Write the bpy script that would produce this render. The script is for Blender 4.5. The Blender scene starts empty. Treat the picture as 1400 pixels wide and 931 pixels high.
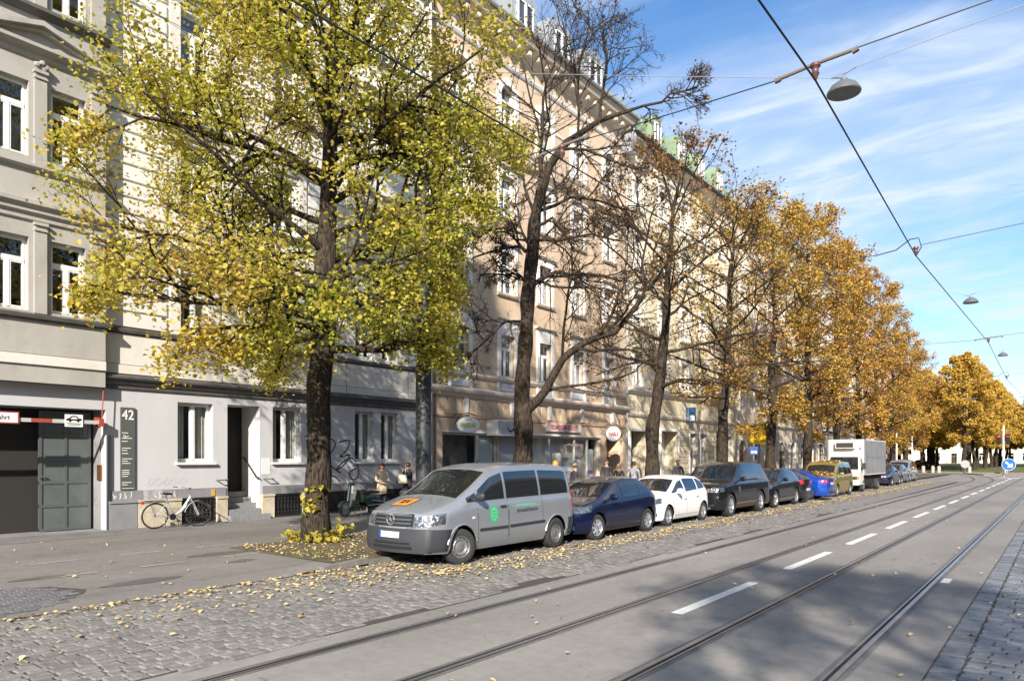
import bpy, bmesh, math, random
import numpy as np
from mathutils import Vector, Matrix
from mathutils.bvhtree import BVHTree

PI = math.pi
R = math.radians
scene = bpy.context.scene
COL = scene.collection

# ------------------------------------------------------------------ camera
YAW = math.atan(755 / 970)
CAM_H = 1.98
cam_d = bpy.data.cameras.new('camera')
cam = bpy.data.objects.new('camera', cam_d)
COL.objects.link(cam)
cam.location = (0, 0, CAM_H)
cam.rotation_euler = (PI / 2, 0, YAW)
cam_d.sensor_width = 36
cam_d.sensor_fit = 'HORIZONTAL'
cam_d.lens = 970 / 1400 * 36
cam_d.shift_y = (625 - 465.5) / 1400
cam_d.clip_end = 4000
scene.camera = cam

# ------------------------------------------------------------------ light
SUN_EL = R(28)
SUN_AZ = (0.50, -0.866)           # horizontal direction towards the sun
world = bpy.data.worlds.new('World')
scene.world = world
world.use_nodes = True
wn, wl = world.node_tree.nodes, world.node_tree.links
wn.clear()
w_out = wn.new('ShaderNodeOutputWorld')
w_bg = wn.new('ShaderNodeBackground')
w_bg.inputs['Strength'].default_value = 0.12
sky = wn.new('ShaderNodeTexSky')
sky.sky_type = 'NISHITA'
sky.sun_disc = False
sky.sun_elevation = SUN_EL
sky.sun_rotation = math.atan2(SUN_AZ[0], SUN_AZ[1])
sky.altitude = 500
sky.air_density = 1.0
sky.dust_density = 0.9
sky.ozone_density = 3.0
# thin streaked cirrus over the whole dome
tc = wn.new('ShaderNodeTexCoord')
sep = wn.new('ShaderNodeSeparateXYZ')
wl.new(tc.outputs['Generated'], sep.inputs[0])
zz = wn.new('ShaderNodeMath'); zz.operation = 'MAXIMUM'; zz.inputs[1].default_value = 0.0
wl.new(sep.outputs['Z'], zz.inputs[0])
za = wn.new('ShaderNodeMath'); za.operation = 'ADD'; za.inputs[1].default_value = 0.16
wl.new(zz.outputs[0], za.inputs[0])
dx = wn.new('ShaderNodeMath'); dx.operation = 'DIVIDE'
dy = wn.new('ShaderNodeMath'); dy.operation = 'DIVIDE'
wl.new(sep.outputs['X'], dx.inputs[0]); wl.new(za.outputs[0], dx.inputs[1])
wl.new(sep.outputs['Y'], dy.inputs[0]); wl.new(za.outputs[0], dy.inputs[1])
cmb = wn.new('ShaderNodeCombineXYZ')
wl.new(dx.outputs[0], cmb.inputs['X']); wl.new(dy.outputs[0], cmb.inputs['Y'])


def cloud_layer(scale, stretch, rot, detail, lo, hi, off, dist=0.6, rough=0.6):
    mp = wn.new('ShaderNodeMapping')
    mp.inputs['Location'].default_value = off
    mp.inputs['Rotation'].default_value = (0, 0, rot)
    mp.inputs['Scale'].default_value = (scale, scale * stretch, 1)
    wl.new(cmb.outputs[0], mp.inputs[0])
    nz = wn.new('ShaderNodeTexNoise')
    nz.inputs['Scale'].default_value = 1.0
    nz.inputs['Detail'].default_value = detail
    nz.inputs['Roughness'].default_value = rough
    nz.inputs['Distortion'].default_value = dist
    wl.new(mp.outputs[0], nz.inputs['Vector'])
    mr = wn.new('ShaderNodeMapRange')
    mr.interpolation_type = 'SMOOTHSTEP'
    mr.inputs['From Min'].default_value = lo
    mr.inputs['From Max'].default_value = hi
    wl.new(nz.outputs['Fac'], mr.inputs['Value'])
    return mr.outputs[0]


c1 = cloud_layer(0.55, 1.7, R(35), 5, 0.33, 0.72, (3.1, 1.7, 0))
c2 = cloud_layer(3.2, 2.4, R(20), 6, 0.35, 0.80, (0.3, 5.1, 0), 0.8, 0.58)
cm = wn.new('ShaderNodeMath'); cm.operation = 'MULTIPLY'
wl.new(c1, cm.inputs[0]); wl.new(c2, cm.inputs[1])
ca = wn.new('ShaderNodeMath'); ca.operation = 'MULTIPLY_ADD'
ca.inputs[1].default_value = 0.62
wl.new(c1, ca.inputs[0]); wl.new(cm.outputs[0], ca.inputs[2])
cc = wn.new('ShaderNodeMath'); cc.operation = 'MINIMUM'; cc.inputs[1].default_value = 0.88
wl.new(ca.outputs[0], cc.inputs[0])
mixc = wn.new('ShaderNodeMix'); mixc.data_type = 'RGBA'
mixc.inputs['B'].default_value = (3.05, 3.45, 4.0, 1)
wl.new(cc.outputs[0], mixc.inputs['Factor'])
hs = wn.new('ShaderNodeHueSaturation')
hs.inputs['Saturation'].default_value = 1.18
hs.inputs['Value'].default_value = 0.86
wl.new(sky.outputs[0], hs.inputs['Color'])
wl.new(hs.outputs[0], mixc.inputs['A'])
wl.new(mixc.outputs['Result'], w_bg.inputs['Color'])
wl.new(w_bg.outputs[0], w_out.inputs['Surface'])

sun_d = bpy.data.lights.new('sun', 'SUN')
sun_d.energy = 4.2
sun_d.angle = R(0.8)
sun_d.color = (1.0, 0.92, 0.81)
sun = bpy.data.objects.new('sun', sun_d)
COL.objects.link(sun)
to_sun = Vector((SUN_AZ[0] * math.cos(SUN_EL), SUN_AZ[1] * math.cos(SUN_EL), math.sin(SUN_EL)))
sun.rotation_euler = to_sun.to_track_quat('Z', 'Y').to_euler()
sun.location = (20, -30, 40)

scene.view_settings.view_transform = 'Standard'
scene.view_settings.look = 'None'
scene.view_settings.exposure = 1.2
scene.view_settings.gamma = 1
scene.render.engine = 'CYCLES'
scene.cycles.max_bounces = 6
scene.cycles.transparent_max_bounces = 12
scene.cycles.caustics_reflective = False
scene.cycles.caustics_refractive = False

# ------------------------------------------------------------------ materials
MATS = {}


def M(name, col, rough=0.7, metal=0.0, var=0.0, vs=2.0, streak=1.0, bump=0.0, bs=60.0, col2=None, coat=0.0, spec=0.5, dirt=0.0,
      dirt_col=(0.1, 0.09, 0.08), ds=1.0):
    """procedural material: base colour broken up by noise, fine relief, optional stains"""
    if name in MATS:
        return MATS[name]
    m = bpy.data.materials.new(name)
    m.use_nodes = True
    n, l = m.node_tree.nodes, m.node_tree.links
    b = n['Principled BSDF']
    b.inputs['Base Color'].default_value = (*col, 1)
    b.inputs['Roughness'].default_value = rough
    b.inputs['Metallic'].default_value = metal
    b.inputs['Specular IOR Level'].default_value = spec
    b.inputs['Coat Weight'].default_value = coat
    b.inputs['Coat Roughness'].default_value = 0.04
    if var > 0 or bump > 0 or dirt > 0:
        t = n.new('ShaderNodeTexCoord')
        mp = n.new('ShaderNodeMapping')
        mp.inputs['Scale'].default_value = (1, 1, streak)
        l.new(t.outputs['Object'], mp.inputs[0])
    src = None
    if var > 0:
        nz = n.new('ShaderNodeTexNoise')
        nz.inputs['Scale'].default_value = vs
        nz.inputs['Detail'].default_value = 6
        nz.inputs['Roughness'].default_value = 0.65
        l.new(mp.outputs[0], nz.inputs['Vector'])
        mx = n.new('ShaderNodeMix'); mx.data_type = 'RGBA'
        c2 = col2 if col2 else tuple(c * (1 - var) for c in col)
        c1_ = col if col2 else tuple(min(1, c * (1 + var)) for c in col)
        mx.inputs['A'].default_value = (*c1_, 1)
        mx.inputs['B'].default_value = (*c2, 1)
        mr = n.new('ShaderNodeMapRange')
        mr.inputs['From Min'].default_value = 0.3
        mr.inputs['From Max'].default_value = 0.7
        l.new(nz.outputs['Fac'], mr.inputs['Value'])
        l.new(mr.outputs[0], mx.inputs['Factor'])
        src = mx.outputs['Result']
    if dirt > 0:
        nz = n.new('ShaderNodeTexNoise')
        nz.inputs['Scale'].default_value = ds
        nz.inputs['Detail'].default_value = 8
        nz.inputs['Roughness'].default_value = 0.7
        l.new(mp.outputs[0], nz.inputs['Vector'])
        mr = n.new('ShaderNodeMapRange')
        mr.inputs['From Min'].default_value = 0.5
        mr.inputs['From Max'].default_value = 0.72
        mr.inputs['To Max'].default_value = dirt
        l.new(nz.outputs['Fac'], mr.inputs['Value'])
        mx = n.new('ShaderNodeMix'); mx.data_type = 'RGBA'
        if src:
            l.new(src, mx.inputs['A'])
        else:
            mx.inputs['A'].default_value = (*col, 1)
        mx.inputs['B'].default_value = (*dirt_col, 1)
        l.new(mr.outputs[0], mx.inputs['Factor'])
        src = mx.outputs['Result']
    if src:
        l.new(src, b.inputs['Base Color'])
    if bump > 0:
        nb = n.new('ShaderNodeTexNoise')
        nb.inputs['Scale'].default_value = bs
        nb.inputs['Detail'].default_value = 4
        l.new(t.outputs['Object'], nb.inputs['Vector'])
        bp = n.new('ShaderNodeBump')
        bp.inputs['Strength'].default_value = bump
        bp.inputs['Distance'].default_value = 0.02
        l.new(nb.outputs['Fac'], bp.inputs['Height'])
        l.new(bp.outputs[0], b.inputs['Normal'])
    MATS[name] = m
    return m


def glass_mat(name, tint=(0.80, 0.83, 0.83), ior=1.85, wave=0.02, alpha=1.0):
    """window glass: see-through with a Fresnel reflection, panes not perfectly flat"""
    m = bpy.data.materials.new(name)
    m.use_nodes = True
    n, l = m.node_tree.nodes, m.node_tree.links
    n.clear()
    o = n.new('ShaderNodeOutputMaterial')
    tr = n.new('ShaderNodeBsdfTransparent')
    tr.inputs['Color'].default_value = (*tint, 1)
    gl = n.new('ShaderNodeBsdfGlossy')
    gl.inputs['Roughness'].default_value = 0.02
    gl.inputs['Color'].default_value = (0.95, 0.97, 1, 1)
    lw = n.new('ShaderNodeLayerWeight'); lw.inputs['Blend'].default_value = 0.5
    pw = n.new('ShaderNodeMath'); pw.operation = 'POWER'; pw.inputs[1].default_value = 3.0
    l.new(lw.outputs['Facing'], pw.inputs[0])
    f0 = ((ior - 1) / (ior + 1)) ** 2 * 1.4
    fr = n.new('ShaderNodeMath'); fr.operation = 'MULTIPLY_ADD'
    fr.inputs[1].default_value = 0.85 - f0; fr.inputs[2].default_value = f0
    l.new(pw.outputs[0], fr.inputs[0])
    nz = n.new('ShaderNodeTexNoise')
    nz.inputs['Scale'].default_value = 1.6
    tcn = n.new('ShaderNodeNewGeometry')
    l.new(tcn.outputs['Position'], nz.inputs['Vector'])
    bp = n.new('ShaderNodeBump')
    bp.inputs['Strength'].default_value = wave * 10
    bp.inputs['Distance'].default_value = 0.1
    l.new(nz.outputs['Fac'], bp.inputs['Height'])
    l.new(bp.outputs[0], gl.inputs['Normal'])
    mx = n.new('ShaderNodeMixShader')
    l.new(fr.outputs[0], mx.inputs[0])
    l.new(tr.outputs[0], mx.inputs[1])
    l.new(gl.outputs[0], mx.inputs[2])
    l.new(mx.outputs[0], o.inputs['Surface'])
    MATS[name] = m
    return m


def leaf_mat(name, stops, trans=0.42):
    m = bpy.data.materials.new(name)
    m.use_nodes = True
    n, l = m.node_tree.nodes, m.node_tree.links
    n.clear()
    o = n.new('ShaderNodeOutputMaterial')
    at = n.new('ShaderNodeAttribute'); at.attribute_name = 'hue'
    cr = n.new('ShaderNodeValToRGB')
    e = cr.color_ramp.elements
    e[0].position, e[0].color = stops[0][0], (*stops[0][1], 1)
    e[1].position, e[1].color = stops[-1][0], (*stops[-1][1], 1)
    for p, c in stops[1:-1]:
        x = e.new(p); x.color = (*c, 1)
    l.new(at.outputs['Fac'], cr.inputs[0])
    d = n.new('ShaderNodeBsdfPrincipled')
    d.inputs['Roughness'].default_value = 0.55
    d.inputs['Specular IOR Level'].default_value = 0.3
    t = n.new('ShaderNodeBsdfTranslucent')
    l.new(cr.outputs[0], d.inputs['Base Color'])
    l.new(cr.outputs[0], t.inputs['Color'])
    mx = n.new('ShaderNodeMixShader'); mx.inputs[0].default_value = trans
    l.new(d.outputs[0], mx.inputs[1]); l.new(t.outputs[0], mx.inputs[2])
    l.new(mx.outputs[0], o.inputs['Surface'])
    MATS[name] = m
    return m


GLASS = glass_mat('window_glass')
SHOPGLASS = glass_mat('shop_glass', (0.9, 0.93, 0.92), 1.5, 0.004)

# ------------------------------------------------------------------ mesh helpers


class MB:
    def __init__(s):
        s.v, s.f = [], []

    def quad(s, a, b, c, d):
        i = len(s.v); s.v += [a, b, c, d]; s.f.append((i, i + 1, i + 2, i + 3)); return s

    def poly(s, pts):
        i = len(s.v); s.v += list(pts); s.f.append(tuple(range(i, i + len(pts)))); return s

    def box(s, x0, x1, y0, y1, z0, z1):
        i = len(s.v)
        s.v += [(x0, y0, z0), (x1, y0, z0), (x1, y1, z0), (x0, y1, z0), (x0, y0, z1), (x1, y0, z1), (x1, y1, z1), (x0, y1, z1)]
        s.f += [(i, i + 3, i + 2, i + 1), (i + 4, i + 5, i + 6, i + 7), (i, i + 1, i + 5, i + 4), (i + 1, i + 2, i + 6, i + 5),
                (i + 2, i + 3, i + 7, i + 6), (i + 3, i, i + 4, i + 7)]
        return s

    def prism(s, pts, vec):
        """polygon extruded along vec"""
        i = len(s.v); n = len(pts)
        s.v += [tuple(p) for p in pts] + [tuple(p[k] + vec[k] for k in range(3)) for p in pts]
        s.f.append(tuple(range(i + n - 1, i - 1, -1)))
        s.f.append(tuple(range(i + n, i + 2 * n)))
        for k in range(n):
            j = (k + 1) % n
            s.f.append((i + k, i + j, i + n + j, i + n + k))
        return s

    def tube(s, pts, rad, n=6, cap=True):
        pts = [Vector(p) for p in pts]
        if not hasattr(rad, '__len__'):
            rad = [rad] * len(pts)
        i0 = len(s.v)
        ref = None
        m = len(pts)
        for k, p in enumerate(pts):
            t = (pts[min(k + 1, m - 1)] - pts[max(k - 1, 0)])
            if t.length < 1e-9:
                t = Vector((0, 0, 1))
            t.normalize()
            if ref is None:
                ref = Vector((1, 0, 0)) if abs(t.x) < 0.8 else Vector((0, 1, 0))
            u = (ref - t * ref.dot(t))
            if u.length < 1e-6:
                u = t.orthogonal()
            u.normalize()
            ref = u
            w = t.cross(u)
            for j in range(n):
                a = 2 * PI * j / n
                q = p + (u * math.cos(a) + w * math.sin(a)) * rad[k]
                s.v.append((q.x, q.y, q.z))
        for k in range(m - 1):
            for j in range(n):
                a = i0 + k * n + j; b = i0 + k * n + (j + 1) % n
                s.f.append((a, b, b + n, a + n))
        if cap:
            s.f.append(tuple(i0 + j for j in range(n - 1, -1, -1)))
            s.f.append(tuple(i0 + (m - 1) * n + j for j in range(n)))
        return s

    def lathe(s, prof, n=24, axis='z', c=(0, 0, 0), close=False):
        """prof: (radius, height) pairs turned about an axis through c"""
        i0 = len(s.v)
        for (r, h) in prof:
            for j in range(n):
                a = 2 * PI * j / n
                p, q = r * math.cos(a), r * math.sin(a)
                if axis == 'z':
                    s.v.append((c[0] + p, c[1] + q, c[2] + h))
                elif axis == 'x':
                    s.v.append((c[0] + h, c[1] + p, c[2] + q))
                else:
                    s.v.append((c[0] + q, c[1] + h, c[2] + p))
        m = len(prof)
        for k in range(m if close else m - 1):
            for j in range(n):
                a = i0 + k * n + j; b = i0 + k * n + (j + 1) % n
                k2 = (k + 1) % m
                s.f.append((a, b, i0 + k2 * n + (j + 1) % n, i0 + k2 * n + j))
        if not close:
            if prof[0][0] > 1e-5:
                s.f.append(tuple(i0 + j for j in range(n - 1, -1, -1)))
            if prof[-1][0] > 1e-5:
                s.f.append(tuple(i0 + (m - 1) * n + j for j in range(n)))
        return s

    def mesh(s, name):
        me = bpy.data.meshes.new(name)
        me.from_pydata(s.v, [], s.f)
        me.update()
        return me

    def build(s, name, mat, parent=None, smooth=0, loc=None, fix=False):
        me = s.mesh(name)
        if fix:
            bm = bmesh.new(); bm.from_mesh(me)
            bmesh.ops.recalc_face_normals(bm, faces=bm.faces)
            bm.to_mesh(me); bm.free()
        return add(name, me, mat, parent, smooth, loc)


def add(name, me, mat=None, parent=None, smooth=0, loc=None, rot=None):
    if mat is not None and len(me.materials) == 0:
        me.materials.append(mat)
    if smooth:
        me.polygons.foreach_set('use_smooth', [True] * len(me.polygons))
        if smooth < 180:
            me.set_sharp_from_angle(angle=R(smooth))
    o = bpy.data.objects.new(name, me)
    COL.objects.link(o)
    if parent:
        o.parent = parent
    if loc:
        o.location = loc
    if rot:
        o.rotation_euler = rot
    return o


def tag(o, label=None, cat=None, group=None, kind=None):
    if label: o['label'] = label
    if cat: o['category'] = cat
    if group: o['group'] = group
    if kind: o['kind'] = kind
    return o


def thing(name, label, cat, loc=(0, 0, 0), rz=0, group=None, rx=0):
    o = bpy.data.objects.new(name, None)
    COL.objects.link(o)
    o.location = loc
    o.rotation_euler = (rx, 0, rz)
    o.empty_display_size = 0.2
    return tag(o, label, cat, group)


def text(body, size, mat, parent, loc, rot=(PI / 2, 0, PI / 2), depth=0.004, align='CENTER', sx=1.0, name='lettering', bold=0.0, shear=0):
    c = bpy.data.curves.new(name, 'FONT')
    c.body = body
    c.size = size
    c.align_x = align
    c.align_y = 'CENTER'
    c.extrude = depth
    c.offset = bold
    c.shear = shear
    c.resolution_u = 3
    c.materials.append(mat)
    o = bpy.data.objects.new(name, c)
    COL.objects.link(o)
    o.parent = parent
    o.location = loc
    o.rotation_euler = rot
    o.scale = (sx, 1, 1)
    return o


def proj(x, y, z):
    S, C = math.sin(YAW), math.cos(YAW)
    d = -x * S + y * C
    if d < 0.1:
        return None
    return 700 + 970 * (x * C + y * S) / d, 625 + 970 * (CAM_H - z) / d, d


white = M('white_paint', (0.78, 0.78, 0.76), 0.5)
black = M('black_paint', (0.012, 0.012, 0.014), 0.4)
chrome = M('chrome', (0.75, 0.75, 0.77), 0.15, 1.0)
steel = M('steel', (0.45, 0.46, 0.47), 0.35, 0.9)
darksteel = M('dark_steel', (0.05, 0.055, 0.06), 0.45, 0.4)
# ------------------------------------------------------------------ the ground


def asphalt(name, c, var=0.16, big=0.25, tone=(1, 1, 1)):
    """worn asphalt: large soft patches, fine aggregate speckle, cracks"""
    m = bpy.data.materials.new(name); m.use_nodes = True
    n, l = m.node_tree.nodes, m.node_tree.links
    b = n['Principled BSDF']; b.inputs['Roughness'].default_value = 0.82
    b.inputs['Specular IOR Level'].default_value = 0.35
    g = n.new('ShaderNodeNewGeometry')

    def noise(s, d, r=0.6, stretch=(1, 1, 1)):
        mp = n.new('ShaderNodeMapping'); mp.inputs['Scale'].default_value = stretch
        l.new(g.outputs['Position'], mp.inputs[0])
        z = n.new('ShaderNodeTexNoise'); z.inputs['Scale'].default_value = s
        z.inputs['Detail'].default_value = d; z.inputs['Roughness'].default_value = r
        l.new(mp.outputs[0], z.inputs['Vector']); return z.outputs['Fac']

    def ramp(src, lo, hi, a, b_):
        r = n.new('ShaderNodeMapRange'); l.new(src, r.inputs['Value'])
        for k, v in zip(('From Min', 'From Max', 'To Min', 'To Max'), (lo, hi, a, b_)):
            r.inputs[k].default_value = v
        return r.outputs[0]

    def mul(a, b_):
        x = n.new('ShaderNodeMath'); x.operation = 'MULTIPLY'; l.new(a, x.inputs[0]); l.new(b_, x.inputs[1]); return x.outputs[0]
    f = mul(ramp(noise(0.35, 5, 0.6, (1, 0.35, 1)), 0.3, 0.7, 1 - big, 1 + big), ramp(noise(90, 3), 0.25, 0.75, 1 - var, 1 + var))
    f = mul(f, ramp(noise(7, 4), 0.3, 0.7, 0.9, 1.1))
    vo = n.new('ShaderNodeTexVoronoi'); vo.feature = 'DISTANCE_TO_EDGE'; vo.inputs['Scale'].default_value = 0.55
    wob = n.new('ShaderNodeTexNoise'); wob.inputs['Scale'].default_value = 2.5; wob.inputs['Detail'].default_value = 5
    l.new(g.outputs['Position'], wob.inputs['Vector'])
    ad = n.new('ShaderNodeVectorMath'); ad.operation = 'MULTIPLY_ADD'
    ad.inputs[1].default_value = (0.7, 0.7, 0.7)
    l.new(wob.outputs['Color'], ad.inputs[0]); l.new(g.outputs['Position'], ad.inputs[2])
    l.new(ad.outputs[0], vo.inputs['Vector'])
    crack = ramp(vo.outputs['Distance'], 0.0, 0.010, 0.84, 1.0)
    f = mul(f, crack)
    cb = n.new('ShaderNodeVectorMath'); cb.operation = 'SCALE'
    cb.inputs[0].default_value = c
    l.new(f, cb.inputs['Scale'])
    l.new(cb.outputs[0], b.inputs['Base Color'])
    bp = n.new('ShaderNodeBump'); bp.inputs['Strength'].default_value = 0.35; bp.inputs['Distance'].default_value = 0.006
    l.new(noise(130, 3), bp.inputs['Height']); l.new(bp.outputs[0], b.inputs['Normal'])
    MATS[name] = m
    return m


road_mat = asphalt('road_asphalt', (0.218, 0.204, 0.188))
pave_mat = asphalt('pavement_asphalt', (0.165, 0.153, 0.142), 0.2, 0.3)
patch_mat = asphalt('patch_asphalt', (0.10, 0.094, 0.088), 0.25, 0.3)
worn_line = M('worn_path_line', (0.27, 0.255, 0.235), 0.8, var=0.15, vs=9, dirt=0.8, dirt_col=(0.18, 0.168, 0.155), ds=9)
mortar = M('joint_sand', (0.055, 0.048, 0.04), 0.95, var=0.3, vs=8, bump=0.4, bs=90)


def stone_mat(name, col, rough, spread):
    """paving stone: every stone its own tone, grain within the stone"""
    m = M(name, col, rough, var=0.3, vs=9, bump=0.35, bs=45, dirt=0.45, dirt_col=tuple(c * 0.55 for c in col), ds=0.8)
    n, l = m.node_tree.nodes, m.node_tree.links
    b = n['Principled BSDF']
    old = b.inputs['Base Color'].links[0].from_socket
    g_ = n.new('ShaderNodeNewGeometry'); oi = n.new('ShaderNodeObjectInfo')
    ad = n.new('ShaderNodeMath'); ad.operation = 'ADD'
    l.new(g_.outputs['Random Per Island'], ad.inputs[0]); l.new(oi.outputs['Random'], ad.inputs[1])
    fr = n.new('ShaderNodeMath'); fr.operation = 'FRACT'; l.new(ad.outputs[0], fr.inputs[0])
    mr = n.new('ShaderNodeMapRange'); mr.inputs['To Min'].default_value = 1 - spread; mr.inputs['To Max'].default_value = 1 + spread
    l.new(fr.outputs[0], mr.inputs['Value'])
    sc_ = n.new('ShaderNodeVectorMath'); sc_.operation = 'SCALE'
    l.new(old, sc_.inputs[0]); l.new(mr.outputs[0], sc_.inputs['Scale'])
    l.new(sc_.outputs[0], b.inputs['Base Color'])
    return m


sett_mat = stone_mat('granite_setts', (0.170, 0.161, 0.150), 0.68, 0.18)
sett_blue = stone_mat('basalt_setts', (0.13, 0.135, 0.145), 0.5, 0.3)
kerb_mat = M('granite_kerb', (0.17, 0.162, 0.15), 0.75, var=0.22, vs=6, bump=0.2, bs=80)
rail_mat = M('rail_steel', (0.42, 0.41, 0.41), 0.32, 0.85, var=0.2, vs=3)
groove_mat = M('rail_groove', (0.012, 0.011, 0.011), 0.9)
seal_mat = M('bitumen_seal', (0.125, 0.12, 0.115), 0.7, var=0.2, vs=4)
line_mat = M('road_line', (0.66, 0.65, 0.62), 0.7, var=0.12, vs=9, dirt=0.5, dirt_col=(0.2, 0.19, 0.18), ds=14)
earth_mat = M('earth', (0.09, 0.075, 0.05), 0.95, var=0.3, vs=5, bump=0.5, bs=30)
lawn_mat = M('lawn', (0.075, 0.105, 0.025), 0.9, var=0.35, vs=0.7, bump=0.4, bs=30, dirt=0.6, dirt_col=(0.28, 0.2, 0.05), ds=3)

g = MB().quad((-1500, -800, -0.06), (1500, -800, -0.06), (1500, 2400, -0.06), (-1500, 2400, -0.06)).build('ground', earth_mat)
tag(g, kind='structure')
road = MB().quad((-60, -60, 0), (40, -60, 0), (40, 420, 0), (-60, 420, 0)).build('road', road_mat)
tag(road, kind='structure')

# tram rails: two grooved rails per track, the left track bends away round the park
BEND0 = 66.0


def track_x(x0, y):
    """x of a rail line at y: straight, then bending left past the last parked cars"""
    if y <= BEND0:
        return x0
    t = y - BEND0
    return x0 - 0.0042 * t * t


def ribbon(x0, w, z, y0, y1, mat, name, parent, bend=False, step=None):
    ys = [y0, y1] if not bend else list(np.arange(y0, BEND0, 20)) + list(np.arange(BEND0, y1, 3.0))
    mb = MB()
    for a, b in zip(ys[:-1], ys[1:]):
        xa = track_x(x0, a) if bend else x0
        xb = track_x(x0, b) if bend else x0
        mb.quad((xa - w / 2, a, z), (xa + w / 2, a, z), (xb + w / 2, b, z), (xb - w / 2, b, z))
    return mb.build(name, mat, parent)


for x0, bend, side in ((-1.65, False, 1), (-3.08, False, -1), (-4.58, True, 1), (-6.0, True, -1)):
    y1 = 300 if not bend else 116
    ribbon(x0, 0.22, 0.004, -6, y1, seal_mat, 'rail_bed', road, bend)
    r_ = ribbon(x0, 0.115, 0.008, -6, y1, groove_mat, 'tram_rail', road, bend)
    ribbon(x0 + 0.030 * side, 0.055, 0.013, -6, y1, rail_mat, 'rail_head', r_, bend)
    ribbon(x0 - 0.046 * side, 0.022, 0.011, -6, y1, rail_mat, 'rail_lip', r_, bend)

# lane dashes
me = MB().box(-0.075, 0.075, 0, 2.8, 0, 0.006).mesh('lane_dash')
for k in range(0, 16):
    y = 8.4 + 4.55 * k
    add('lane_dash', me, line_mat, road, loc=(-3.88, y, 0.001))
mb = MB()
pts = [(-3.9, 80), (-3.2, 86), (-1.6, 92), (1.0, 98), (5, 105)]
for (xa, ya), (xb, yb) in zip(pts[:-1], pts[1:]):
    mb.quad((xa - 0.12, ya, 0.005), (xa + 0.12, ya, 0.005), (xb + 0.12, yb, 0.005), (xb - 0.12, yb, 0.005))
pts = [(-3.9, 80), (-5.0, 86), (-7.0, 92), (-9.4, 97)]
for (xa, ya), (xb, yb) in zip(pts[:-1], pts[1:]):
    mb.quad((xa - 0.12, ya, 0.0055), (xa + 0.12, ya, 0.0055), (xb + 0.12, yb, 0.0055), (xb - 0.12, yb, 0.0055))
mb.build('fork_line', line_mat, road)
# worn patches and manhole-free tar marks in the road
for (x, y, w, h) in ((-0.55 - 1, 13.0, 0.12, 0.5),):
    MB().quad((x, y, 0.005), (x + w, y, 0.005), (x + w, y + h, 0.005), (x, y + h, 0.005)).build('paint_scrap', line_mat, road)

rng = random.Random(4)


def sett(mb, x0, x1, y0, y1, z, rnd):
    """one cushion-topped sett"""
    j = lambda a: a + rnd.uniform(-0.006, 0.006)
    zt = z + rnd.uniform(-0.006, 0.006)
    i = len(mb.v)
    b = 0.014
    o = [(j(x0), j(y0)), (j(x1), j(y0)), (j(x1), j(y1)), (j(x0), j(y1))]
    cx, cy = (x0 + x1) / 2, (y0 + y1) / 2
    inn = [(p[0] + (b if p[0] < cx else -b), p[1] + (b if p[1] < cy else -b)) for p in o]
    mb.v += [(p[0], p[1], 0.001) for p in o] + [(p[0], p[1], zt - 0.010) for p in o] + [(p[0], p[1], zt + rnd.uniform(-0.003, 0.003)) for p in inn]
    for k in range(4):
        n_ = (k + 1) % 4
        mb.f.append((i + k, i + n_, i + 4 + n_, i + 4 + k))
        mb.f.append((i + 4 + k, i + 4 + n_, i + 8 + n_, i + 8 + k))
    mb.f.append((i + 8, i + 9, i + 10, i + 11))


def lay_setts(cells, parent, z, mat, keep, rest_label, one_name):
    """cells: x0,x1,y0,y1; the ones that show largest become parts, the rest one mass"""
    seen = []
    for c in cells:
        p = proj((c[0] + c[1]) / 2, (c[2] + c[3]) / 2, 0)
        ok = p and -10 < p[0] < 1410 and p[1] < 940
        seen.append((0 if ok else 1, p[2] if p else 99, c))
    seen.sort(key=lambda t: t[:2])
    rest = MB()
    for k, (bad, d, c) in enumerate(seen):
        if k < keep:
            mb = MB()
            sett(mb, *c, z, rng)
            mb.build(one_name, mat, parent)
        else:
            sett(rest, *c, z, rng)
    o = rest.build('sett_paving', mat, parent)
    o['kind'] = 'stuff'


# setts of the parking strip, worn and sunk where they meet the carriageway
cob = MB().quad((-10.1, -8, 0.004), (-6.47, -8, 0.004), (-6.47, 66, 0.004), (-10.1, 66, 0.004)).build('parking_strip', mortar)
tag(cob, kind='structure')
cells = []
x = -10.08
while x < -6.3:
    w = rng.uniform(0.115, 0.15)
    y = -1 + rng.uniform(0, 0.2)
    ymax = 34
    while y < ymax:
        h = rng.uniform(0.14, 0.22) * (1 if y < 18 else 1.7)
        jut = 0.0 if x < -6.85 else 0.22 * (math.sin(y * 0.7 + x * 3) + math.sin(y * 1.9))
        if x + w < -6.44 + jut * 0.5:
            cells.append((x + 0.007, x + w - 0.007, y + 0.009, y + h - 0.009))
        y += h
    x += w
lay_setts(cells, cob, 0.017, sett_mat, 290, '', 'granite_sett')
far = MB().quad((-10.08, 34, 0.010), (-6.5, 34, 0.010), (-6.9, 66, 0.010), (-10.08, 66, 0.010)).build('far_setts', sett_mat, cob)

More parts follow.
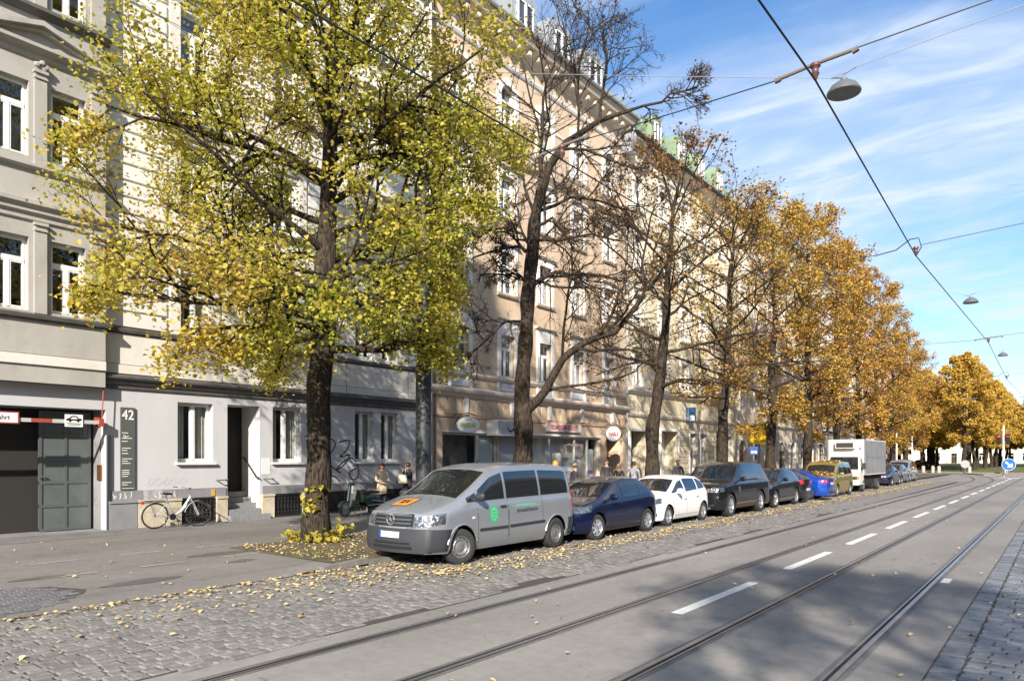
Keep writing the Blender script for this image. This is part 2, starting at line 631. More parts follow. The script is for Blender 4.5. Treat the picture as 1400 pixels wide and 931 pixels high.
# setts on the near side of the carriageway
nb = MB().quad((-1.0, -3, 0.004), (9, -3, 0.004), (9, 60, 0.004), (-1.0, 60, 0.004)).build('sett_pavement', mortar)
tag(nb, kind='structure')
cells = []
y = 1.0
while y < 26:
    h = rng.uniform(0.105, 0.13)
    cells.append((-0.985, -0.76, y + 0.005, y + h - 0.005))
    y += h
y = 1.0
while y < 26:
    h = rng.uniform(0.12, 0.15)
    x = -0.735 + rng.uniform(-0.02, 0.0) if int(y * 50) % 2 else -0.735
    first = True
    while x < 3.4:
        w = rng.uniform(0.20, 0.30) if not first else rng.uniform(0.15, 0.3)
        first = False
        cells.append((x + 0.006, x + w - 0.006, y + 0.006, y + h - 0.006))
        x += w
    y += h
lay_setts(cells, nb, 0.02, sett_blue, 290, '', 'basalt_sett')
MB().quad((-1.0, 26, 0.012), (9, 26, 0.012), (9, 60, 0.012), (-1.0, 60, 0.012)).build('far_setts', sett_blue, nb)
MB().quad((3.4, -3, 0.012), (9, -3, 0.012), (9, 25.9, 0.012), (3.4, 25.9, 0.012)).build('far_setts', sett_blue, nb)

# pavement on the house side, lowered at the garage drive
PZ = 0.10


def pave_z(x, y):
    d = min(1, max(0, (-10.2 - x) / 2.4))
    flat = PZ
    ramp = 0.012 + (PZ - 0.012) * d * d * (3 - 2 * d)
    t = min(1, max(0, (y - 7.0) / 1.2))
    return ramp * (1 - t) + flat * t


xs = [-10.12, -10.4, -10.8, -11.2, -11.6, -12.0, -12.6, -13.5, -16, -19.52]
ys = list(np.arange(-12, 6.5, 1.5)) + [6.5, 6.8, 7.0, 7.2, 7.4, 7.6, 7.8, 8.0, 8.2, 9, 12, 16, 20, 30, 50, 70, 97]
mb = MB()
for xa, xb in zip(xs[1:], xs[:-1]):
    for ya, yb in zip(ys[:-1], ys[1:]):
        mb.quad((xa, ya, pave_z(xa, ya)), (xb, ya, pave_z(xb, ya)), (xb, yb, pave_z(xb, yb)), (xa, yb, pave_z(xa, yb)))
pavement = tag(mb.build('pavement', pave_mat), kind='structure')
# kerb stones
kerb_me = [MB().box(-0.13, 0, 0.004, 0.996, 0, 0.104).mesh('kerb_stone'), MB().box(-0.125, 0.003, 0.005, 0.995, 0, 0.107).mesh('kerb_stone')]
kerb = thing('kerb', None, None)
kerb['kind'] = 'structure'
for k in range(58):
    o = add('kerb_stone', kerb_me[k % 2], kerb_mat, kerb, loc=(-9.99 + 0.004 * (k % 3), 7.6 + k, 0))
    if k == 0:
        o.rotation_euler = (R(3.0), 0, 0)
# slightly darker band along the house wall, patches in the drive
band = MB().quad((-19.5, -12, PZ + 0.004), (-18.0, -12, PZ + 0.004), (-18.0, 97, PZ + 0.004), (-19.5, 97, PZ + 0.004)).build(
    'wall_strip', M('wall_strip', (0.15, 0.145, 0.14), 0.85, var=0.25, vs=1.5, bump=0.2, bs=70), pavement)


def blob(cx, cy, rx, ry, seed, n=18):
    r = random.Random(seed)
    return [(cx + rx * math.cos(2 * PI * k / n) * r.uniform(0.8, 1.15), cy + ry * math.sin(2 * PI * k / n) * r.uniform(0.75, 1.2)) for k in range(n)]


for k, (cx, cy, rx, ry) in enumerate(((-11.3, 5.2, 0.16, 0.6), (-13.0, 7.4, 0.2, 0.7), (-11.9, 7.2, 0.12, 0.3), (-12.6, 4.2, 0.14, 0.4))):
    MB().poly([(px, py, pave_z(px, py) + 0.006) for px, py in blob(cx, cy, rx, ry, k)]).build('tar_patch', patch_mat, pavement)
# small dark setts in the drive
drv = MB().poly([(px, py, pave_z(px, py) + 0.004) for px, py in blob(-11.3, 2.6, 1.0, 1.5, 77, 24)]).build('drive_paving', mortar, pavement)
cells = []
for ix in range(20):
    for iy in range(22):
        cx, cy = -12.3 + ix * 0.105, 1.0 + iy * 0.15
        if ((cx + 11.3) / 0.95) ** 2 + ((cy - 2.6) / 1.42) ** 2 < 1:
            cells.append((cx, cx + 0.09, cy + (ix % 2) * 0.07, cy + (ix % 2) * 0.07 + 0.135))
dm = MB()
for c in cells:
    i0 = len(dm.v)
    sett(dm, *c, 0.016, rng)
    for q in range(i0, len(dm.v)):
        v = dm.v[q]; dm.v[q] = (v[0], v[1], v[2] + pave_z(v[0], v[1]) + 0.004)
o = dm.build('small_setts', M('dark_setts', (0.11, 0.11, 0.115), 0.7, var=0.3, vs=5, bump=0.3, bs=50), drv)
o['kind'] = 'stuff'
# cycle path lines
for (x, y0, y1) in [(-14.3, 1.6 + 1.5 * k, 2.4 + 1.5 * k) for k in range(5)] + [(-12.5, 1.2 + 1.5 * k, 2.0 + 1.5 * k) for k in range(5)]:
    MB().quad((x - 0.06, y0, pave_z(x, y0) + 0.005), (x + 0.06, y0, pave_z(x, y0) + 0.005), (x + 0.06, y1, pave_z(x, y1) + 0.005),
              (x - 0.06, y1, pave_z(x, y1) + 0.005)).build('path_dash', worn_line, pavement)
MB().quad((-14.51, 9.6, PZ + 0.005), (-14.39, 9.6, PZ + 0.005), (-14.39, 95, PZ + 0.005), (-14.51, 95, PZ + 0.005)).build('path_line', worn_line, pavement)

# planted verge under the street trees
vg = MB()
for k in range(57):
    y0 = 8.0 + 1.5 * k
    if y0 > 92: break
    w0 = -13.9 if k > 0 else -13.7
    vg.quad((w0, y0, PZ + 0.006), (-10.16, y0, PZ + 0.006), (-10.16, y0 + 1.5, PZ + 0.006), (-13.9, y0 + 1.5, PZ + 0.006))
verge = tag(vg.build('verge', M('verge_soil', (0.12, 0.095, 0.06), 0.95, var=0.35, vs=2.5, bump=0.8, bs=25, col2=(0.075, 0.07, 0.035), dirt=0.6, dirt_col=(0.05, 0.04, 0.025), ds=7)), kind='structure')

# far park and traffic island
park = MB().poly([(-15.5, 106, 0.10), (6, 106, 0.10), (26, 150, 0.10), (26, 400, 0.10), (-40, 400, 0.10), (-26, 150, 0.10), (-18, 118, 0.10)])
tag(park.build('park_lawn', lawn_mat), kind='structure')
pk = MB()
pp = [(-26, 150), (-18, 118), (-15.5, 106), (6, 106), (26, 150)]
for (xa, ya), (xb, yb) in zip(pp[:-1], pp[1:]):
    pk.quad((xa, ya, 0), (xb, yb, 0), (xb, yb, 0.101), (xa, ya, 0.101))
    pk.quad((xa, ya, 0.108), (xb, yb, 0.108), (xb, yb + 0.5, 0.108), (xa, ya + 0.5, 0.108))
    pk.quad((xa, ya, 0.101), (xb, yb, 0.101), (xb, yb, 0.108), (xa, ya, 0.108))
tag(pk.build('park_kerb', kerb_mat), kind='structure')
isl = MB().prism([(-7.0, 93.5, 0), (-2.0, 92.6, 0), (1.5, 99.5, 0), (-9.5, 100.0, 0)], (0, 0, 0.11))
tag(isl.build('traffic_island', M('island_paving', (0.24, 0.19, 0.16), 0.85, var=0.2, vs=3)), kind='structure')
# ------------------------------------------------------------------ buildings
frame_mat = M('window_frame', (0.74, 0.74, 0.73), 0.45, var=0.06, vs=4)
dark_room = M('dark_room', (0.022, 0.020, 0.018), 0.9)  # darkness of unlit rooms painted near-black
curtain_mat = M('net_curtain', (0.62, 0.6, 0.55), 0.9, var=0.15, vs=3)
lead_mat = M('lead_sheet', (0.085, 0.08, 0.075), 0.55, var=0.3, vs=3)
zinc = M('zinc_sheet', (0.36, 0.38, 0.40), 0.45, 0.3, var=0.15, vs=2)
iron = M('wrought_iron', (0.02, 0.02, 0.022), 0.5)
WIN = {}


def wall_sheet(bld, X, y0, y1, z0, z1, ops, depth, mat, name='wall', ends=False):
    """wall with real openings: front faces round the openings, and their reveals"""
    ops = [(max(a, y0), min(b, y1), max(c, z0), min(d, z1)) for a, b, c, d in ops if b > y0 and a < y1 and d > z0 and c < z1]
    ys = sorted({y0, y1} | {v for o in ops for v in o[:2]})
    zs = sorted({z0, z1} | {v for o in ops for v in o[2:]})
    mb = MB()
    for za, zb in zip(zs[:-1], zs[1:]):
        run = None
        for ya, yb in zip(ys[:-1], ys[1:]):
            cy, cz = (ya + yb) / 2, (za + zb) / 2
            hole = any(o[0] < cy < o[1] and o[2] < cz < o[3] for o in ops)
            if not hole:
                mb.quad((X, ya, za), (X, yb, za), (X, yb, zb), (X, ya, zb))
    for (a, b, c, d) in ops:
        D = X - depth
        mb.quad((X, a, c), (X, a, d), (D, a, d), (D, a, c))
        mb.quad((X, b, c), (D, b, c), (D, b, d), (X, b, d))
        mb.quad((X, a, d), (X, b, d), (D, b, d), (D, a, d))
        mb.quad((X, a, c), (D, a, c), (D, b, c), (X, b, c))
    if ends:
        mb.quad((X, y0, z0), (X, y0, z1), (X - 0.6, y0, z1), (X - 0.6, y0, z0))
        mb.quad((X, y1, z0), (X - 0.6, y1, z0), (X - 0.6, y1, z1), (X, y1, z1))
    return mb.build(name, mat, bld)


def win_data(w, h, style):
    key = (round(w, 2), round(h, 2), style)
    if key in WIN:
        return WIN[key]
    f = MB(); fw = 0.055; hw = w / 2
    panes = []
    f.box(-0.07, 0, -hw, -hw + fw, 0, h); f.box(-0.07, 0, hw - fw, hw, 0, h)
    f.box(-0.069, -0.001, -hw + fw, hw - fw, 0, fw * 1.2); f.box(-0.069, -0.001, -hw + fw, hw - fw, h - fw, h)
    zt = h - fw

    def light(a, b, c, d):
        s = 0.035
        f.box(-0.06, 0.012, a, a + s, c, d); f.box(-0.06, 0.012, b - s, b, c, d)
        f.box(-0.059, 0.011, a + s, b - s, c, c + s); f.box(-0.059, 0.011, a + s, b - s, d - s, d)
        panes.append((a + s, b - s, c + s, d - s))
    if style in ('T', 'TT'):
        zt = h * 0.68
        f.box(-0.07, 0.02, -hw + fw, hw - fw, zt - 0.03, zt + 0.045)
        if style == 'T':
            light(-hw + fw, hw - fw, zt + 0.045, h - fw)
        else:
            light(-hw + fw, -0.02, zt + 0.045, h - fw); light(0.02, hw - fw, zt + 0.045, h - fw)
        zt -= 0.03
    if style == 'S':
        light(-hw + fw, hw - fw, fw * 1.2, zt)
    else:
        f.box(-0.065, 0.022, -0.035, 0.035, fw * 1.2, zt)
        light(-hw + fw, -0.035, fw * 1.2, zt); light(0.035, hw - fw, fw * 1.2, zt)
    fm = f.mesh('window')
    pms = []
    for (a, b, c, d) in panes:
        pms.append(MB().quad((-0.03, a, c), (-0.03, b, c), (-0.03, b, d), (-0.03, a, d)).mesh('pane'))
    cu = MB(); n = 26
    for lo, hi in ((-hw + 0.02, -hw * 0.35), (hw * 0.3, hw - 0.02)):
        for k in range(n):
            a = lo + (hi - lo) * k / n; b = lo + (hi - lo) * (k + 1) / n
            xa = -0.16 + 0.025 * math.sin(a * 55); xb = -0.16 + 0.025 * math.sin(b * 55)
            cu.quad((xa, a, 0.05), (xb, b, 0.05), (xb, b, h - 0.05), (xa, a, h - 0.05))
    full = MB()
    for k in range(60):
        a = -hw + 0.02 + (w - 0.04) * k / 60; b = -hw + 0.02 + (w - 0.04) * (k + 1) / 60
        xa = -0.16 + 0.02 * math.sin(a * 50); xb = -0.16 + 0.02 * math.sin(b * 50)
        full.quad((xa, a, h * 0.42), (xb, b, h * 0.42), (xb, b, h - 0.05), (xa, a, h - 0.05))
    WIN[key] = (fm, pms, cu.mesh('curtain'), full.mesh('curtain'))
    return WIN[key]


def window(bld, X, yc, z0, w, h, style='D', curtain=0, fmat=None, glass=None):
    fm, pms, cm_, cf = win_data(w, h, style)
    o = add('window', fm, fmat or frame_mat, bld, loc=(X, yc, z0))
    for p in pms:
        add('pane', p, glass or GLASS, o)
    if curtain:
        add('curtain', cm_ if curtain == 1 else cf, curtain_mat, o)
    return o


def ledge(bld, X, y0, y1, prof, mat, name='cornice', returns=True):
    """moulding along the facade; prof: (projection, z) from bottom to top"""
    mb = MB()
    pts = [(X - 0.05, prof[0][1])] + [(X + p, z) for p, z in prof] + [(X - 0.05, prof[-1][1])]
    i = len(pts)
    mb.v = [(p[0], y0, p[1]) for p in pts] + [(p[0], y1, p[1]) for p in pts]
    for k in range(i - 1):
        mb.f.append((k, i + k, i + k + 1, k + 1))
    mb.f.append(tuple(range(i)))
    mb.f.append(tuple(range(2 * i - 1, i - 1, -1)))
    return mb.build(name, mat, bld)


def slab(bld, X, p, y0, y1, z0, z1, mat, name):
    return MB().box(X - 0.02, X + p, y0, y1, z0, z1).build(name, mat, bld)


def ring_surround(bld, X, yc, z0, w, h, t, p, mat, arch=False, name='surround', parent=None):
    """raised window surround, rectangular or with a round arch filling the head of the opening"""
    mb = MB(); hw = w / 2
    mb.box(X - 0.02, X + p, yc - hw - t, yc - hw, z0, z0 + h)
    mb.box(X - 0.02, X + p, yc + hw, yc + hw + t, z0, z0 + h)
    if not arch:
        mb.box(X - 0.021, X + p + 0.002, yc - hw - t, yc + hw + t, z0 + h, z0 + h + t)
    else:
        n = 12; zt = z0 + h - hw
        inner = [(yc - hw * math.cos(PI * k / n), zt + hw * math.sin(PI * k / n)) for k in range(n + 1)]
        top = z0 + h
        for k in range(n):
            a, b = inner[k], inner[k + 1]
            mb.prism([(X - 0.27, a[0], a[1]), (X - 0.27, b[0], b[1]), (X - 0.27, b[0], top + 0.001), (X - 0.27, a[0], top + 0.001)], (0.27 + p * 0.5, 0, 0))
        R2 = hw + t
        for k in range(n):
            a0, a1 = PI * k / n, PI * (k + 1) / n
            q = [(X - 0.01, yc - hw * math.cos(a0), zt + hw * math.sin(a0)), (X - 0.01, yc - hw * math.cos(a1), zt + hw * math.sin(a1)),
                 (X - 0.01, yc - R2 * math.cos(a1), zt + R2 * math.sin(a1)), (X - 0.01, yc - R2 * math.cos(a0), zt + R2 * math.sin(a0))]
            mb.prism(q, (p + 0.011, 0, 0))
    return mb.build(name, mat, bld, fix=True)


def courses(bld, X, y0, y1, z0, z1, h, gap, p, mat, skip=(), jit=0):
    z = z0
    while z < z1 - 0.1:
        zt = min(z + h - gap, z1)
        if not any(a < (z + zt) / 2 < b for a, b in skip):
            mb = MB(); b_ = 0.018
            pts = [(X - 0.01, z), (X + p - b_, z), (X + p, z + b_), (X + p, zt - b_), (X + p - b_, zt), (X - 0.01, zt)]
            n = len(pts)
            mb.v = [(q[0], y0, q[1]) for q in pts] + [(q[0], y1, q[1]) for q in pts]
            for k in range(n - 1):
                mb.f.append((k, n + k, n + k + 1, k + 1))
            mb.f.append(tuple(range(n))); mb.f.append(tuple(range(2 * n - 1, n - 1, -1)))
            mb.build('stone_course', mat, bld)
        z += h


def house(label, y0, y1, eave, name='house', cat='building'):
    return thing(name, label, cat, (0, 0, 0))


def shell(bld, y0, y1, eave, ridge, X, roof_mat, back=12, wall_mat=None, proj_=0.5):
    """interior, party walls and the pitched roof"""
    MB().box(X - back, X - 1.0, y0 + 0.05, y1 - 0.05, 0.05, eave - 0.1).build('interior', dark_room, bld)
    mb = MB()
    mb.quad((X, y0, 0), (X, y0, eave), (X - back, y0, eave), (X - back, y0, 0))
    mb.quad((X, y1, 0), (X - back, y1, 0), (X - back, y1, eave), (X, y1, eave))
    mb.poly([(X, y1, eave), (X - back, y1, eave), (X - back / 2, y1, ridge)])
    mb.poly([(X, y0, eave), (X - back / 2, y0, ridge), (X - back, y0, eave)])
    mb.build('party_wall', wall_mat, bld)
    rf = MB()
    rf.quad((X + proj_, y0 - 0.02, eave), (X + proj_, y1 + 0.02, eave), (X - back / 2, y1 + 0.02, ridge), (X - back / 2, y0 - 0.02, ridge))
    rf.quad((X - back, y0 - 0.02, eave), (X - back / 2, y0 - 0.02, ridge), (X - back / 2, y1 + 0.02, ridge), (X - back, y1 + 0.02, eave))
    return rf.build('roof', roof_mat, bld)


FX = -19.5
# ---------------------------------------------------------------- grey house, number 42
w_grey = M('render_pale_grey', (0.46, 0.46, 0.475), 0.9, var=0.07, vs=0.6, streak=0.4, bump=0.08, bs=120, dirt=0.30, dirt_col=(0.42, 0.41, 0.4), ds=0.7)
w_cream = M('render_off_white', (0.62, 0.60, 0.56), 0.85, var=0.08, vs=0.8, streak=0.5, bump=0.06, bs=90, dirt=0.25, dirt_col=(0.5, 0.46, 0.4), ds=0.9)
w_stone = M('render_stone_grey', (0.35, 0.335, 0.305), 0.85, var=0.12, vs=0.9, streak=0.6, bump=0.08, bs=80, dirt=0.55, dirt_col=(0.22, 0.205, 0.185), ds=1.1)
w_stone2 = M('render_light_stone', (0.60, 0.57, 0.515), 0.85, var=0.1, vs=0.9, streak=0.6, bump=0.06, bs=80, dirt=0.35, dirt_col=(0.36, 0.34, 0.3), ds=1.2)
w_plinth = M('plinth_grey', (0.21, 0.21, 0.22), 0.8, var=0.15, vs=2, bump=0.15, bs=60)
w_sand = M('sandstone', (0.47, 0.41, 0.31), 0.85, var=0.25, vs=4, bump=0.5, bs=18)
granite = M('granite_step', (0.21, 0.21, 0.215), 0.7, var=0.3, vs=20, bump=0.1, bs=120)
tile_red = M('roof_tile', (0.20, 0.095, 0.06), 0.8, var=0.3, vs=3, bump=0.3, bs=8)

b1 = house('grey rendered apartment house with garage entrance, stepped doorway and number plaque', -6, 19.6, 20)
G_OPS = [(2.4, 8.0, 0.0, 3.2), (9.88, 10.92, 1.84, 3.52), (11.37, 12.44, 0.0, 3.54), (12.89, 13.94, 1.83, 3.56), (16.14, 17.0, 1.82, 3.6), (17.34, 18.2, 1.82, 3.6)]
CELL = [(10.0, 10.95, 0.14, 0.82), (12.95, 13.9, 0.14, 0.82), (14.95, 16.6, 0.14, 0.82), (17.3, 18.6, 0.14, 0.82)]
wall_sheet(b1, FX, -6, 19.6, 0, 3.75, G_OPS, 0.28, w_grey)
FL = [(5.43, 7.16), (9.05, 10.82), (12.75, 14.5), (16.3, 18.0)]
COLS_B = [(5.41, 6.18), (6.64, 7.41)]
COLS_M = [(9.95, 10.8), (12.95, 13.8), (16.17, 16.93), (17.39, 18.15)]
wall_sheet(b1, FX, -6, 4.95, 3.75, 20, [], 0.2, w_cream)
BX = -19.2
wall_sheet(b1, BX, 4.95, 7.87, 3.75, 20, [(a, b, c, d) for a, b in COLS_B for c, d in FL], 0.26, w_stone, 'bay_wall', ends=True)
wall_sheet(b1, FX, 7.87, 19.6, 3.75, 20, [(a, b, c, d) for a, b in COLS_M for c, d in FL], 0.22, w_cream)
for fi, (c, d) in enumerate(FL):
    for k, (a, b) in enumerate(COLS_B):
        window(b1, BX - 0.16, (a + b) / 2, c, b - a, d - c, 'T', 0)
    for k, (a, b) in enumerate(COLS_M):
        window(b1, FX - 0.13, (a + b) / 2, c, b - a, d - c, 'T', 1 if (fi + k) % 3 == 0 else 0)
for (a, b, c, d) in G_OPS[1:2] + G_OPS[3:]:
    window(b1, FX - 0.2, (a + b) / 2, c, b - a, d - c, 'D', 1)
    slab(b1, FX, 0.10, a - 0.06, b + 0.06, c - 0.07, c - 0.005, w_cream, 'sill')
# rusticated ashlar between the windows
SK = [(5.22, 5.40), (7.78, 8.16), (8.85, 9.04), (11.55, 11.8), (12.42, 12.66), (16.0, 16.3)]
for (a, b) in ((7.872, 9.55), (11.2, 12.55), (14.2, 15.65), (18.7, 19.598)):
    courses(b1, FX, a, b, 5.4, 19.6, 0.43, 0.045, 0.05, w_cream)
# pilasters, aprons and hoods of the projecting bay
for (a, b) in ((4.98, 5.30), (6.28, 6.54), (7.52, 7.855)):
    for z0, z1 in ((5.38, 7.45), (8.85, 11.05), (12.66, 14.9)):
        slab(b1, BX, 0.07, a, b, z0, z1, w_stone, 'pilaster')
        slab(b1, BX, 0.12, a - 0.02, b + 0.02, z1, z1 + 0.07, w_stone, 'capital')
        slab(b1, BX, 0.105, a - 0.012, b + 0.012, z1 - 0.13, z1 - 0.09, w_stone, 'capital')
    mb = MB()
    mb.box(BX + 0.03, BX + 0.12, (a + b) / 2 - 0.09, (a + b) / 2 + 0.09, 11.13, 11.3)
    mb.lathe([(0.0, 0), (0.07, 0.02), (0.05, 0.06), (0, 0.07)], 8, 'x', (BX + 0.1, (a + b) / 2 - 0.1, 11.22))
    mb.lathe([(0.0, 0), (0.07, 0.02), (0.05, 0.06), (0, 0.07)], 8, 'x', (BX + 0.1, (a + b) / 2 + 0.1, 11.22))
    mb.lathe([(0.0, 0), (0.06, 0.02), (0.05, 0.09), (0, 0.1)], 8, 'x', (BX + 0.1, (a + b) / 2, 11.28))
    mb.build('carved_ornament', w_stone, b1)
ledge(b1, BX, 4.9, 7.92, [(0.02, 7.52), (0.06, 7.56), (0.06, 7.66), (0.14, 7.72), (0.14, 7.8), (0.24, 7.88), (0.24, 7.98), (0.02, 8.06)], w_stone)
ledge(b1, BX, 4.9, 7.92, [(0.02, 8.75), (0.14, 8.8), (0.14, 8.86), (0.02, 8.9)], w_stone)
ledge(b1, BX, 4.9, 7.92, [(0.02, 11.36), (0.07, 11.4), (0.07, 11.48), (0.18, 11.54), (0.25, 11.58), (0.25, 11.66), (0.02, 11.69)], w_stone)
cy = 6.41
for s in (-1, 1):
    q = [(BX - 0.01, cy, 12.12), (BX - 0.01, cy + s * 1.5, 11.67), (BX - 0.01, cy + s * 1.5, 11.76), (BX - 0.01, cy, 12.24)]
    MB().prism(q, (0.27, 0, 0)).build('pediment', w_stone, b1, fix=True)
    q = [(BX - 0.01, cy, 12.04), (BX - 0.01, cy + s * 1.4, 11.68), (BX - 0.01, cy + s * 1.4, 11.71), (BX - 0.01, cy, 12.119)]
    MB().prism(q, (0.16, 0, 0)).build('pediment', w_stone, b1, fix=True)
ledge(b1, BX, 4.88, 7.98, [(0.02, 12.4), (0.1, 12.45), (0.2, 12.5), (0.2, 12.58), (0.02, 12.64)], lead_mat, 'sill_ledge')
# continuous ledges
ledge(b1, BX, 4.9, 7.93, [(0.02, 5.22), (0.13, 5.25), (0.15, 5.33), (0.02, 5.38)], lead_mat, 'sill_ledge')
ledge(b1, FX, 7.93, 19.6, [(0.02, 5.22), (0.12, 5.25), (0.14, 5.33), (0.02, 5.38)], lead_mat, 'sill_ledge')
ledge(b1, FX, -6, 19.62, [(0.02, 3.75), (0.06, 3.78), (0.06, 3.86), (0.14, 3.92), (0.14, 3.98), (0.24, 4.03), (0.24, 4.09), (0.03, 4.16)], lead_mat, 'storey_cornice')
# aprons below the first floor
slab(b1, BX, 0.02, 4.95, 7.865, 4.42, 5.2, w_stone, 'apron')
slab(b1, BX, 0.05, 4.95, 7.868, 4.17, 4.40, w_stone2, 'apron_base')
for a, b, mt in ((7.9, 9.56, w_stone2), (9.6, 11.15, w_stone), (11.19, 12.6, w_stone2), (12.64, 14.15, w_stone), (14.19, 15.7, w_stone2), (15.74, 18.62, w_stone2), (18.66, 19.55, w_stone2)):
    slab(b1, FX, 0.05, a, b, 4.42, 5.2, mt, 'apron')
    slab(b1, FX, 0.08, a, b, 4.17, 4.40, w_stone2, 'apron_base')
# surrounds and hoods of the flat part
for fi, (c, d) in enumerate(FL):
    for (a, b) in COLS_M[:2]:
        for u, v in ((a - 0.3, a - 0.02), (b + 0.02, b + 0.3)):
            slab(b1, FX, 0.07, u, v, c - 0.05, d + 0.12, w_stone2, 'jamb')
        slab(b1, FX, 0.08, a - 0.34, b + 0.34, d + 0.12, d + 0.42, w_stone, 'frieze')
        ledge(b1, FX, a - 0.42, b + 0.42, [(0.08, d + 0.421), (0.16, d + 0.47), (0.27, d + 0.52), (0.27, d + 0.6), (0.02, d + 0.66)], w_stone, 'window_hood')
        if fi: ledge(b1, FX, a - 0.36, b + 0.36, [(0.02, c - 0.18), (0.14, c - 0.14), (0.16, c - 0.07), (0.02, c - 0.03)], lead_mat, 'sill_ledge')
    for u, v in ((15.75, 16.1), (17.0, 17.32), (18.22, 18.6)):
        slab(b1, FX, 0.07, u, v, c - 0.05, d + 0.12, w_stone2, 'jamb')
    slab(b1, FX, 0.08, 15.72, 18.64, d + 0.12, d + 0.42, w_stone2, 'frieze')
    ledge(b1, FX, 15.66, 18.7, [(0.08, d + 0.421), (0.16, d + 0.47), (0.27, d + 0.52), (0.27, d + 0.6), (0.02, d + 0.66)], w_stone2, 'window_hood')
    if fi: ledge(b1, FX, 15.7, 18.66, [(0.02, c - 0.18), (0.14, c - 0.14), (0.16, c - 0.07), (0.02, c - 0.03)], lead_mat, 'sill_ledge')
# plinth: stone blocks, dark panels and iron cellar grilles
for a, b in ((8.03, 9.86), (9.87, 11.30), (12.52, 14.9), (14.92, 19.55)):
    slab(b1, FX, 0.035, a, b, 0.84, 1.1, w_plinth, 'plinth_band')
for a, b, mt in ((8.05, 8.75, w_plinth), (8.77, 9.95, w_sand), (11.0, 11.33, w_sand), (12.48, 12.9, w_sand), (13.95, 14.9, w_sand), (16.65, 17.25, w_sand), (18.65, 19.5, w_sand)):
    slab(b1, FX, 0.09, a, b, 0.06, 0.78, mt, 'plinth_block')
    slab(b1, FX, 0.12, a - 0.005, b + 0.005, 0.78, 0.84, w_sand if mt is w_sand else w_plinth, 'plinth_coping')
for (a, b, c, d) in CELL:
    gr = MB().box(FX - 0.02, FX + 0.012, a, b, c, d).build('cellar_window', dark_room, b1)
    bars = MB()
    n = int((b - a) / 0.115)
    for k in range(n + 1):
        y = a + (b - a) * k / n
        bars.box(FX + 0.035, FX + 0.055, y - 0.011, y + 0.011, c, d)
        if k < n:
            for zc in (c + 0.12, d - 0.12):
                bars.lathe([(0.045, -0.008), (0.045, 0.008), (0.03, 0.008), (0.03, -0.008)], 8, 'x', (FX + 0.045, y + (b - a) / n / 2, zc), close=True)
    for z in (c + 0.02, c + 0.24, d - 0.24, d - 0.02):
        bars.box(FX + 0.034, FX + 0.056, a, b, z - 0.012, z + 0.012)
    bars.build('iron_grille', iron, b1)
# doorway niche with granite steps
nm = MB()
X2 = FX - 1.25
nm.quad((FX - 0.28, 11.37, 0), (FX - 0.28, 11.37, 3.54), (X2, 11.37, 3.54), (X2, 11.37, 0))
nm.quad((FX - 0.28, 12.44, 0), (X2, 12.44, 0), (X2, 12.44, 3.54), (FX - 0.28, 12.44, 3.54))
nm.quad((FX - 0.28, 11.37, 3.54), (FX - 0.28, 12.44, 3.54), (X2, 12.44, 3.54), (X2, 11.37, 3.54))
nm.build('niche_wall', w_cream, b1)
for k in range(5):
    x1 = FX + 0.32 - 0.26 * k
    y0_, y1_ = (11.30, 12.62) if k == 0 else (11.38, 12.435)
    MB().box(X2, x1, y0_ + (0.0 if k == 0 else 0.001 * k), y1_, PZ + 0.001 + 0.165 * k, PZ + 0.163 * (k + 1)).build('step', granite, b1)
wood = M('brown_door', (0.17, 0.085, 0.035), 0.5, var=0.25, vs=3, streak=0.2)
dr = MB().box(X2 - 0.02, X2 + 0.03, 11.39, 12.42, 0.92, 3.5).build('door', wood, b1)
for z0 in (1.05, 1.95, 2.85):
    MB().box(X2 + 0.03, X2 + 0.05, 11.5, 12.3, z0, z0 + (0.75 if z0 < 2.5 else 0.55)).build('door_panel', wood, dr)
hr = MB().tube([(FX - 0.9, 12.36, 1.95), (FX - 0.75, 12.36, 1.98), (FX - 0.05, 12.36, 1.36), (FX + 0.08, 12.36, 1.36)], 0.022, 8).build('handrail', iron, b1, 60)
for y, s in ((11.3, -1), (12.56, 1)):
    MB().tube([(FX - 0.01, y, 1.32), (FX + 0.16, y, 1.32), (FX + 0.16, y + s * 0.28, 1.32)], 0.018, 8).tube([(FX, y + s * 0.28, 1.32), (FX + 0.16, y + s * 0.28, 1.32)], 0.018, 8).build('grab_bar', steel, b1, 60)
slab(b1, FX, 0.012, 12.5, 12.8, 1.45, 1.95, M('pale_plate', (0.62, 0.63, 0.64), 0.4), 'name_plate')
# garage passage
gm = M('passage_wall', (0.22, 0.215, 0.215), 0.8, var=0.2, vs=1.2, dirt=0.5, dirt_col=(0.06, 0.06, 0.06), ds=2)
gw = MB()
X3 = FX - 5
gw.quad((FX - 0.28, 8.0, 0), (X3, 8.0, 0), (X3, 8.0, 3.2), (FX - 0.28, 8.0, 3.2))
gw.quad((FX - 0.28, 2.4, 0), (FX - 0.28, 2.4, 3.2), (X3, 2.4, 3.2), (X3, 2.4, 0))
gw.quad((X3, 2.4, 0), (X3, 2.4, 3.2), (X3, 8.0, 3.2), (X3, 8.0, 0))
gw.quad((FX - 0.28, 2.4, 3.2), (FX - 0.28, 8.0, 3.2), (X3, 8.0, 3.2), (X3, 2.4, 3.2))
gw.quad((FX, 2.4, 0.102), (X3, 2.4, 0.102), (X3, 8.0, 0.102), (FX, 8.0, 0.102))
gw.build('passage', gm, b1)
for y in (5.3, 6.1):
    MB().tube([(FX - 3.0, y, 0.4), (FX - 3.0, y, 1.9)], 0.02, 6).build('pipe', steel, b1)
gl_mat = M('gate_frame', (0.115, 0.125, 0.13), 0.4, 0.3)
GX = FX - 0.72
gf = MB()
